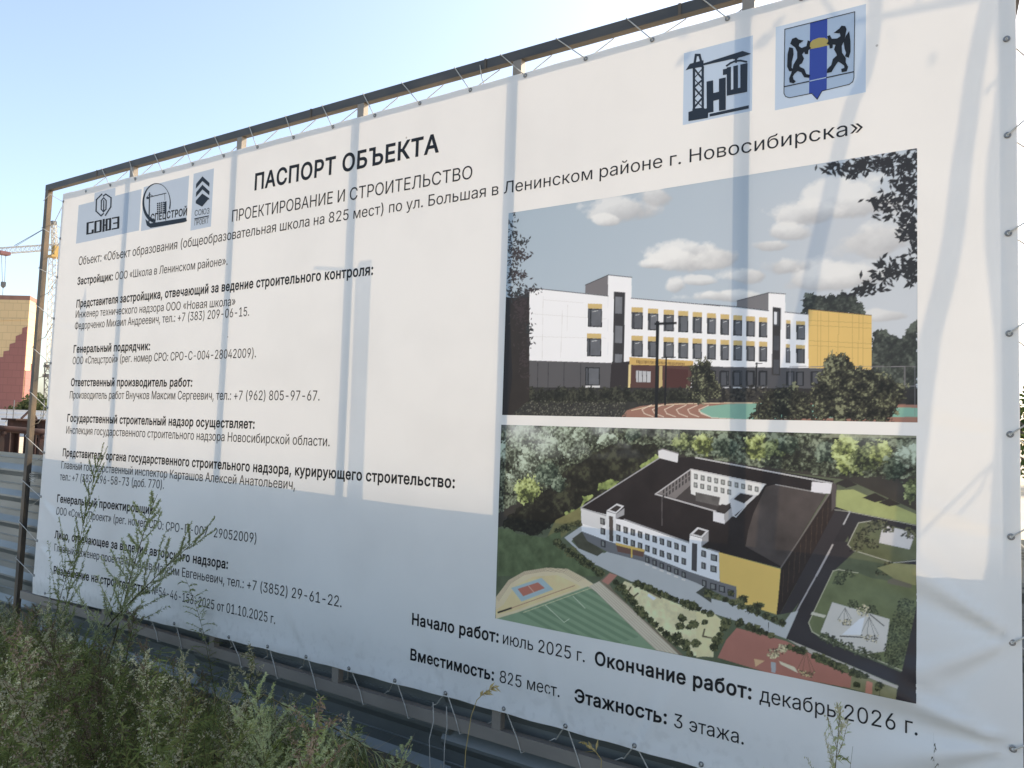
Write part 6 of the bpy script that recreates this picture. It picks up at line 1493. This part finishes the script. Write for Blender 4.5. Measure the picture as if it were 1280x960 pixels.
# rusty steel trestles
def trestle(px0, px1, D, ytop, hgt, label, legs, seed):
    rr = np.random.RandomState(seed)
    a_, b_ = g0(px0, D), g0(px1, D + 1.2)
    zt = zat(px0, ytop, D)
    o = empty('steel_trestle', tuple((a_ + b_) / 2), label, 'trestle')
    t_ = (b_ - a_) / np.linalg.norm(b_ - a_); n_ = np.array((-t_[1], t_[0], 0))
    up = np.array((0, 0, 1))
    mb = MB()
    for dz in (0.0, -hgt): mb.beam(a_ + up * (zt + dz), b_ + up * (zt + dz), 0.5, 0.05)
    mb.beam(a_ + up * (zt - hgt / 2) , b_ + up * (zt - hgt / 2), 0.06, hgt)
    mb.build('top_beam', M['rust'], o)
    for q_ in legs:
        c_ = a_ + (b_ - a_) * q_
        mb = MB()
        for s_ in (-.19, .19): mb.beam(c_ + t_ * s_, c_ + t_ * s_ + up * (zt - hgt - 0.03), 0.04, 0.34, up=n_)
        mb.beam(c_, c_ + up * (zt - hgt - 0.03), 0.34, 0.03, up=n_)
        mb.build('leg', M['rust'], o)
    return o, a_, b_, zt, t_, n_
o, a_, b_, zt, t_, n_ = trestle(11, 45, 24.0, 524, 0.36, 'dark rusty steel trestle on a wide leg outside the far corner post', (0.09, 0.95), 1)
mb = MB(); up = np.array((0, 0, 1))
mb.beam(a_ + t_ * .55 + up * (zt + .03), a_ + t_ * .95 + up * (zt + .34), 0.05); mb.beam(a_ + t_ * .95 + up * (zt + .34), a_ + t_ * 1.25 + up * (zt + .03), 0.05)
mb.build('bracket', M['rust'], o)
o, a_, b_, zt, t_, n_ = trestle(46, 92, 25.0, 525, 0.30, 'dark rusty steel trestle with shelves in the gap between corner post and banner', (0.08, 0.5, 0.95), 2)
for k in range(3):
    mb = MB(); mb.beam(a_ + up * (zt - .62 - .26 * k), b_ + up * (zt - .62 - .26 * k), 0.4, 0.07); mb.build('shelf', M['rust'], o)
pa, pb = away(-8, 535, 22.5), away(62, 541, 23.5)
mb = MB(); mb.tube([pa + (pb - pa) * k / 4 for k in range(5)], 0.10, n=10)
pipe = mb.build('rusty_pipe', M['rust'], None, True)
tag(pipe, 'rusty steel pipe resting across the trestles', 'pipe')
# a low cradle carries the pipe
mb = MB()
for s_ in (0.15, 0.85):
    c_ = pa + (pb - pa) * s_
    mb.beam((c_[0], c_[1], 0), (c_[0], c_[1], c_[2] - 0.1), 0.12); mb.beam((c_[0] - .2, c_[1], c_[2] - .12), (c_[0] + .2, c_[1], c_[2] - .12), 0.08)
tag(mb.build('pipe_cradle', M['rust']), 'short rusty uprights carrying the steel pipe', 'stand')

# trees and bushes beyond
def leafy(name, base_, h_, w_, seed, label, n=900, leaf=0.22, cat='tree', group=None, mat='tree_leaf'):
    rr = np.random.RandomState(seed)
    o = empty(name, tuple(base_), label, cat, group)
    mb = MB(); b_ = np.array(base_, float)
    mb.tube([b_, b_ + (0.05 * w_, 0, h_ * .35), b_ + (0, 0.04 * w_, h_ * .8)], 0.035 * h_, 0.008 * h_, n=6)
    for k in range(6):
        a = rr.rand() * 6.28; s_ = b_ + np.array((0, 0, h_ * (.3 + .08 * k)))
        mb.tube([s_, s_ + np.array((math.cos(a) * w_ * .25, math.sin(a) * w_ * .25, h_ * .15)), s_ + np.array((math.cos(a) * w_ * .4, math.sin(a) * w_ * .4, h_ * .25))], 0.012 * h_, 0.004 * h_, n=4)
    mb.build('trunk', M['bark'], o)
    cl_ = [(rr.randn(3) * (w_ * .2, w_ * .2, h_ * .17) + (0, 0, h_ * .6), w_ * (.13 + .14 * rr.rand())) for _ in range(16)]
    mb = MB()
    for k in range(n):
        c_, r_ = cl_[rr.randint(16)]
        d_ = rr.randn(3); d_ /= np.linalg.norm(d_)
        p = b_ + c_ + d_ * r_ * rr.rand() ** .4
        if p[2] < b_[2] + 0.12 * h_: continue
        u = rr.randn(3); u /= np.linalg.norm(u); w2 = np.cross(u, rr.randn(3)); w2 /= np.linalg.norm(w2)
        l = leaf * (.6 + .8 * rr.rand())
        mb.add([p - u * l, p + w2 * l * .5, p + u * l, p - w2 * l * .5], [(0, 1, 2, 3)])
    mb.build('crown', M[mat], o)
for k, (px, h_, w_, d_) in enumerate(((30, 3.2, 5, 105), (38, 4.6, 5, 108), (47, 4.0, 5, 106), (57, 4.2, 6, 104), (66, 3.6, 5, 107))):
    leafy('bush', tuple(g0(px, d_)), h_, w_, 20 + k, 'dull green bush behind the white fence at the foot of the block', 700, 0.3, 'bush', 'bushes behind the white fence', 'bush_leaf')
for k, (px, d_, h_, w_) in enumerate(((1285, 26, 3.6, 3), (1330, 30, 4.5, 4), (1400, 28, 5, 4))):
    p_ = away(px, 555, d_); leafy('tree', (p_[0], p_[1], 0), h_, w_, 50 + k, ('small tree past the near end of the banner, just inside the edge of the view', 'leafy tree standing beyond the near corner post', 'broad tree furthest past the near corner post')[k], 1000, 0.14)

# ------------------------------------------------------------------ weeds
def curve(p0, d, length, n, bend, rr, wob=0.04):
    pts = [np.array(p0, float)]; d = np.array(d, float); d /= np.linalg.norm(d)
    for k in range(n):
        d = d + np.array(bend) / n + rr.randn(3) * wob
        d /= np.linalg.norm(d); pts.append(pts[-1] + d * length / n)
    return pts
def leaf_quad(mb, p, d, l, w, rr, mi=1):
    d = np.array(d, float); d /= np.linalg.norm(d) + 1e-9
    s_ = np.cross(d, rr.randn(3)); s_ /= np.linalg.norm(s_) + 1e-9
    m_ = p + d * l * .45
    e_ = p + d * l + np.array((0, 0, -.12 * l))
    mb.add([p, m_ + s_ * w, e_, m_ - s_ * w], [(0, 1, 2, 3)], mi)
def seed_bit(mb, p, r, rr, mi=2):
    a, b, c = rr.randn(3, 3) * r * .8
    mb.add([p + a, p + b, p + c, p - (a + b + c) * .6], [(0, 1, 2), (0, 2, 3), (0, 3, 1), (1, 3, 2)], mi)

def weed(kind, seed, h_=1.0):
    """one plant about h_ metres tall, its foot at the origin; material slots: stem, leaf, seed"""
    rr = np.random.RandomState(seed); mb = MB()
    if kind in ('seedhead', 'brown'):
        main = curve((0, 0, 0), (rr.randn() * .12, rr.randn() * .12, 1), h_, 10, (rr.randn() * .2, rr.randn() * .2, 0), rr, .05)
        mb.tube(main, .0045 * h_ + .001, .0012, n=4)
        for k in range(26):
            t = .22 + .78 * k / 26; i = min(9, int(t * 10)); p = main[i] + (main[i + 1] - main[i]) * (t * 10 - i)
            a = k * 2.4 + rr.rand()
            br = curve(p, (math.cos(a) * .8, math.sin(a) * .8, .9), h_ * (.34 - .27 * t) * (.7 + .6 * rr.rand()), 6, (0, 0, rr.uniform(-.5, .5)), rr, .08)
            mb.tube(br, .0016, .0007, n=3)
            for j in range(6):
                for q_ in range(11):
                    pp = br[j] + (br[j + 1] - br[j]) * rr.rand() + rr.randn(3) * .0055
                    if t > .3: seed_bit(mb, pp, .0024 + .0016 * rr.rand(), rr)
                if rr.rand() < .9: leaf_quad(mb, br[j], rr.randn(3) + (0, 0, .3), .022 + .02 * rr.rand(), .0022, rr)
            for q_ in range(4): leaf_quad(mb, p, (math.cos(a + rr.randn() * .7), math.sin(a + rr.randn() * .7), rr.randn() * .4), .07 * (1.15 - t) + .02, .0045, rr)
    elif kind == 'feather':
        main = curve((0, 0, 0), (rr.randn() * .12, rr.randn() * .12, 1), h_, 10, (rr.randn() * .25, rr.randn() * .25, 0), rr, .04)
        mb.tube(main, .004 * h_ + .001, .001, n=4)
        for k in range(30):
            t = .08 + .9 * k / 30; i = min(9, int(t * 10)); p = main[i] + (main[i + 1] - main[i]) * (t * 10 - i)
            a = k * 2.4 + rr.rand(); L2 = h_ * (.24 - .17 * t) * (.6 + .7 * rr.rand())
            br = curve(p, (math.cos(a), math.sin(a), .55), L2, 6, (0, 0, -.5), rr, .08)
            mb.tube(br, .0013, .0006, n=3)
            for j in range(1, 7):
                d = br[j] - br[j - 1]
                sd = np.cross(d, (0, 0, 1)); sd /= np.linalg.norm(sd) + 1e-9
                for s_ in (-1, 1, -.7, .7): leaf_quad(mb, br[j] - d * rr.rand(), d / np.linalg.norm(d) * .8 + sd * s_ + rr.randn(3) * .25, .018 + .018 * rr.rand(), .0028, rr)
    elif kind == 'plume':
        main = curve((0, 0, 0), (rr.randn() * .1, rr.randn() * .1, 1), h_, 12, (rr.randn() * .2, rr.randn() * .2, 0), rr, .04)
        mb.tube(main, .0045 * h_ + .001, .001, n=4)
        for k in range(34):
            t = .10 + .88 * k / 34; i = min(11, int(t * 12)); p = main[i] + (main[i + 1] - main[i]) * (t * 12 - i)
            a = k * 2.4 + rr.rand() * .8; L2 = h_ * (.40 - .32 * t) * (.45 + .9 * rr.rand())
            br = curve(p, (math.cos(a), math.sin(a), .75), L2, 8, (0, 0, .55), rr, .07)
            mb.tube(br, .0016, .0006, n=3)
            for j in range(1, 9):
                d = br[j] - br[j - 1]; dn = d / np.linalg.norm(d)
                for q_ in range(14):
                    leaf_quad(mb, br[j - 1] + d * rr.rand(), dn * .9 + rr.randn(3) * .55, .012 + .022 * rr.rand() * (1.2 - t), .0026, rr)
    elif kind == 'caterpillar':
        for s_ in range(5):
            a = rr.rand() * 6.28
            st = curve((rr.randn() * .03, rr.randn() * .03, 0), (math.cos(a) * .3, math.sin(a) * .3, 1), h_ * (.7 + .4 * rr.rand()), 14, (math.cos(a) * 2.4, math.sin(a) * 2.4, -1.7), rr, .03)
            mb.tube(st, .0024, .001, n=3)
            for j in range(6, 14):
                for q_ in range(44):
                    pp = st[j] + (st[j + 1] - st[j]) * rr.rand() + rr.randn(3) * .004 + (0, 0, -.012 * rr.rand()); seed_bit(mb, pp, .0030, rr)
            for j in range(1, 8):
                for q_ in range(4): leaf_quad(mb, st[j], rr.randn(3) * (1, 1, .5) + (0, 0, .2), .05 + .05 * rr.rand(), .004, rr)
    elif kind == 'bushy':
        for s_ in range(7):
            a = s_ * .9 + rr.rand()
            st = curve((0, 0, 0), (math.cos(a) * .5, math.sin(a) * .5, 1), h_ * (.6 + .4 * rr.rand()), 8, (rr.randn() * .3, rr.randn() * .3, .2), rr, .06)
            mb.tube(st, .003, .001, n=3)
            for j in range(1, 9):
                for q_ in range(22):
                    p = st[j] + (st[j - 1] - st[j]) * rr.rand()
                    leaf_quad(mb, p, rr.randn(3) + (0, 0, .3), .025 + .05 * rr.rand() * (1.2 - j / 9), .0030, rr)
    return mb
def proto(kind, seed, mats, h_=1.0):
    mb = weed(kind, seed, h_)
    me = bpy.data.meshes.new('weed')
    me.from_pydata(mb.v, [], mb.f)
    for m_ in mats: me.materials.append(M[m_])
    me.polygons.foreach_set('material_index', np.array(mb.m, np.int32)); me.update()
    return me
MATS = {'seedhead': ('stem', 'leaf', 'seed'), 'brown': ('stem', 'leaf', 'seed_brown'), 'feather': ('stem', 'leaf', 'seed'), 'caterpillar': ('stem', 'leaf', 'seed'), 'bushy': ('stem', 'leaf', 'seed'), 'plume': ('stem', 'leaf_bright', 'seed')}
NAME = {'seedhead': 'mugwort', 'brown': 'withered_mugwort', 'feather': 'feathery_weed', 'caterpillar': 'drooping_weed', 'bushy': 'leafy_weed', 'plume': 'feathery_weed'}
LAB = {'seedhead': 'mugwort with pale cream seed heads in the tangle under the banner', 'brown': 'withered brown mugwort in the tangle under the banner',
       'feather': 'green weed with feathery leaves in the tangle under the banner', 'caterpillar': 'weed with arching pale seed spikes in the tangle under the banner',
       'bushy': 'low leafy green weed in the tangle under the banner', 'plume': 'soft bright green feathery weed in the tangle under the banner'}
GRP = {'seedhead': 'pale mugworts in the tangle', 'brown': 'withered mugworts in the tangle', 'feather': 'feathery weeds in the tangle', 'caterpillar': 'arching weeds in the tangle', 'bushy': 'leafy weeds in the tangle', 'plume': 'soft green weeds in the tangle'}
PROT = {k: [proto(k, 10 * i + 3, MATS[k]) for i in range(3)] for k in LAB}
def plant(kind, x, y, h_, rz, wide=1.0, which=None, label=None, group=None, tilt=(0, 0), mesh=None, name=None):
    me = mesh or PROT[kind][which if which is not None else RNG.randint(3)]
    o = bpy.data.objects.new(name or NAME[kind], me)
    o.location = (x, y, float(ground_z(x, y)) - 0.01)
    o.rotation_euler = (tilt[0], tilt[1], rz)
    o.scale = (h_ * wide, h_ * wide, h_)
    COL.objects.link(o)
    cat = 'weed'
    return tag(o, label or LAB[kind], cat, group if label else GRP[kind])

def limit(px):
    return float(np.interp(px, [-50, 0, 40, 80, 120, 160, 210, 260, 300, 350, 400, 450, 500, 550, 600], [734, 738, 744, 752, 764, 778, 800, 822, 852, 866, 888, 912, 938, 965, 990]))
rg = np.random.RandomState(21)
placed, tries = 0, 0
while placed < 215 and tries < 6000:
    tries += 1
    y = -0.16 - 1.5 * rg.rand() ** 1.2
    x = -2.2 + 6.6 * rg.rand()
    px, py0 = pix((x, y, 0.0))
    if px < -60 or px > 560: continue
    # height at which the tip would reach the photographed outline
    lim = limit(px) + rg.rand() ** 2 * 50
    lo_, hi_ = 0.0, 1.6
    for _ in range(18):
        m_ = (lo_ + hi_) / 2
        if pix((x, y, m_))[1] > lim: lo_ = m_
        else: hi_ = m_
    if lo_ < 0.16: continue
    h_ = min(lo_, 0.95) * (0.86 + 0.14 * rg.rand())
    r_ = rg.rand()
    kind = 'seedhead' if r_ < .24 else 'caterpillar' if r_ < .44 else 'feather' if r_ < .60 else 'bushy' if r_ < .82 else 'brown'
    if px > 310: kind = 'plume' if r_ < .3 else 'feather' if r_ < .55 else 'bushy' if r_ < .93 else 'seedhead'
    if kind == 'caterpillar': h_ *= 0.95
    plant(kind, x, y, h_, rg.rand() * 6.28, wide=(1.0 if h_ > .4 else 1.35), tilt=(rg.randn() * .1, rg.randn() * .1))
    placed += 1

# the plants one can tell apart
def foot(px, py, h_, y):
    """plant foot for a tip at pixel (px, py) at depth y; returns x and the height that reaches it"""
    p = at(px, py, y); return float(p[0]), float(p[2])
def special(kind, seed, px, py, y, label, mats=None, wide=1.0, lean=0.0, rz=0.0, name=None, base_px=None):
    x, hh = foot(px, py, 1, y)
    me = proto(kind, seed, mats or MATS[kind])
    from mathutils import Euler
    E_ = Euler((0, 0, rz)).to_matrix()
    L_m = Matrix.Rotation(lean, 3, 'Y') @ E_
    tip = max((L_m @ Vector((v_.co.x * wide, v_.co.y * wide, v_.co.z)) for v_ in me.vertices), key=lambda v_: v_.z)
    hh = hh / tip.z
    tx, ty = tip.x * hh, tip.y * hh
    o = plant(kind, x - tx, y - ty, hh, rz, wide, label=label, mesh=me, name=name)
    o.rotation_euler = L_m.to_euler()
    return o
special('plume', 101, 130, 553, -0.12, 'tall thin dark weed rising highest against the lower text of the banner', ('stem', 'leaf', 'seed'), 0.38, rz=2.0, lean=0.14)
special('plume', 102, 190, 606, -0.30, 'tall bright green weed with feathery side branches before the lower text', ('stem', 'leaf_bright', 'seed'), 0.8, rz=1.0)
special('plume', 107, 268, 642, -0.26, 'pale green weed leaning far over beside the tall bright one', ('stem', 'leaf_bright', 'seed'), 0.55, rz=4.2, lean=0.75)
special('feather', 108, 95, 690, -0.30, 'small dark twiggy weed at the far lower corner of the banner', ('stem', 'leaf', 'seed'), 1.0, rz=0.2)
special('feather', 109, 232, 716, -0.20, 'thin sparse weed before the date of the permit', ('stem', 'leaf', 'seed'), 0.7, rz=3.0)
special('seedhead', 103, 311, 812, -1.02, 'large mugwort with cream seed heads standing nearest the viewer', ('stem', 'leaf', 'seed'), 1.0, rz=0.6)
special('seedhead', 104, 175, 748, -0.40, 'brownish mugwort whose seed heads reach the permit line', ('stem', 'leaf', 'seed_brown'), 1.1, rz=3.3)
for k, (px, py, y) in enumerate(((8, 742, -.5), (30, 746, -.35), (48, 752, -.6), (20, 770, -.8), (75, 764, -.7), (60, 800, -.9), (100, 790, -.8), (30, 815, -1.0), (130, 800, -.7), (90, 835, -1.0), (150, 830, -.8), (190, 815, -.6), (165, 860, -.95), (50, 870, -1.15), (215, 850, -.7), (120, 890, -1.1))):
    x, hh = foot(px, py, 1, y)
    plant('caterpillar', x, y, hh * 1.02, k * 1.7, 0.9)
special('seedhead', 105, 62, 748, -0.70, 'mugwort leaning with a long pale plume below the corner of the banner', ('stem', 'leaf', 'seed'), 0.9, rz=5.0)
special('seedhead', 111, 1046, 868, -0.62, 'green flower spike standing before the word for December', ('stem', 'leaf_bright', 'seed'), 0.5, rz=0.3, name='flowering_weed')
special('feather', 112, 1066, 922, -0.66, 'short dark green weed beside the flower spike', ('stem', 'leaf', 'seed'), 0.42, rz=1.3)
special('seedhead', 113, 955, 946, -0.7, 'pale flower head just showing at the bottom of the banner', ('stem', 'leaf_bright', 'seed'), 0.5, rz=2.3, name='flowering_weed')
special('feather', 114, 1167, 918, -0.15, 'faint thin grass stalk before the lower corner of the banner', ('stem', 'stem', 'seed'), 0.12, rz=0.3, name='grass_stalk')

# straw-coloured heads and long stems near the lower edge
def stalk(name, pts, heads, label, r=0.0018, mats=('straw', 'straw', 'straw')):
    rr = np.random.RandomState(len(label)); mb = MB()
    pts = [np.array(p, float) for p in pts]
    mb.tube(pts, r * 1.3, r * .6, n=4)
    for (a, b, n, l, w) in heads:
        for k in range(n):
            t = a + (b - a) * rr.rand(); i = min(len(pts) - 2, int(t * (len(pts) - 1))); p = pts[i] + (pts[i + 1] - pts[i]) * (t * (len(pts) - 1) - i)
            leaf_quad(mb, p, (pts[i + 1] - pts[i]) / np.linalg.norm(pts[i + 1] - pts[i]) * 1.2 + rr.randn(3) * .55, l * (.5 + rr.rand()), w, rr, 1)
    me = bpy.data.meshes.new(name); base_ = pts[0]
    me.from_pydata([tuple(np.array(v_) - base_) for v_ in mb.v], [], mb.f)
    for m_ in mats: me.materials.append(M[m_])
    me.polygons.foreach_set('material_index', np.array(mb.m, np.int32)); me.update()
    o = bpy.data.objects.new(name, me); o.location = base_; COL.objects.link(o)
    return tag(o, label, 'weed')
def pth(y, *pp): return [at(px, py, y) for px, py in pp]
s0 = at(585, 955, -0.25)
stalk('grass_stalk', [(s0[0] - .02, -0.25, 0.0)] + pth(-0.25, (582, 940), (589, 895), (596, 875), (608, 864), (622, 858)), [(.66, 1.0, 26, .03, .005)], 'single straw yellow grass head bending before the lower edge of the banner')
s0 = at(735, 955, -0.2)
stalk('grass_stalk', [(s0[0] + .03, -0.2, 0.0)] + pth(-0.2, (752, 950), (745, 940), (735, 932), (726, 927)), [(.5, 1.0, 12, .035, .006)], 'withered yellow leaf hanging just under the lower edge of the banner')
stalk('branching_weed', [(3.0, -0.75, 0.0)] + [at(px, py, y) for px, py, y in ((330, 868, -.72), (365, 887, -.66), (405, 903, -.6), (450, 928, -.55), (500, 962, -.5))], [(.3, 1.0, 60, .06, .004)], 'long pale green stem arching over the weeds towards the bottom rail', 0.0032, ('stem', 'leaf_bright', 'seed'))

# grass and litter between the stems
rr = np.random.RandomState(4); mb = MB()
for k in range(26000):
    y = -0.10 - 2.0 * rr.rand(); x = -3.0 + 8.4 * rr.rand()
    px, py = pix((x, y, 0.08))
    if px < -80 or px > 700: continue
    p = np.array((x, y, float(ground_z(x, y)) - .005)); a = rr.rand() * 6.28
    hh = .06 + .24 * rr.rand() ** 1.5
    if pix((x, y, hh))[1] < limit(px) + 4: hh *= .4
    d_ = np.array((math.cos(a), math.sin(a), 0)); s_ = np.array((-d_[1], d_[0], 0)) * (.0025 + .002 * rr.rand())
    m_ = p + d_ * hh * .25 + (0, 0, hh * .65); e_ = p + d_ * hh * .7 + (0, 0, hh * (.75 + .25 * rr.rand()))
    mb.add([p - s_, p + s_, m_ + s_ * .7, e_, m_ - s_ * .7], [(0, 1, 2, 4), (4, 2, 3)], 0 if rr.rand() < .6 else 1)
g_ = mb.build('grass', None, None, False, [M['leaf'], M['straw']])
tag(g_, 'green and dry grass between the weeds', 'grass', kind='stuff')
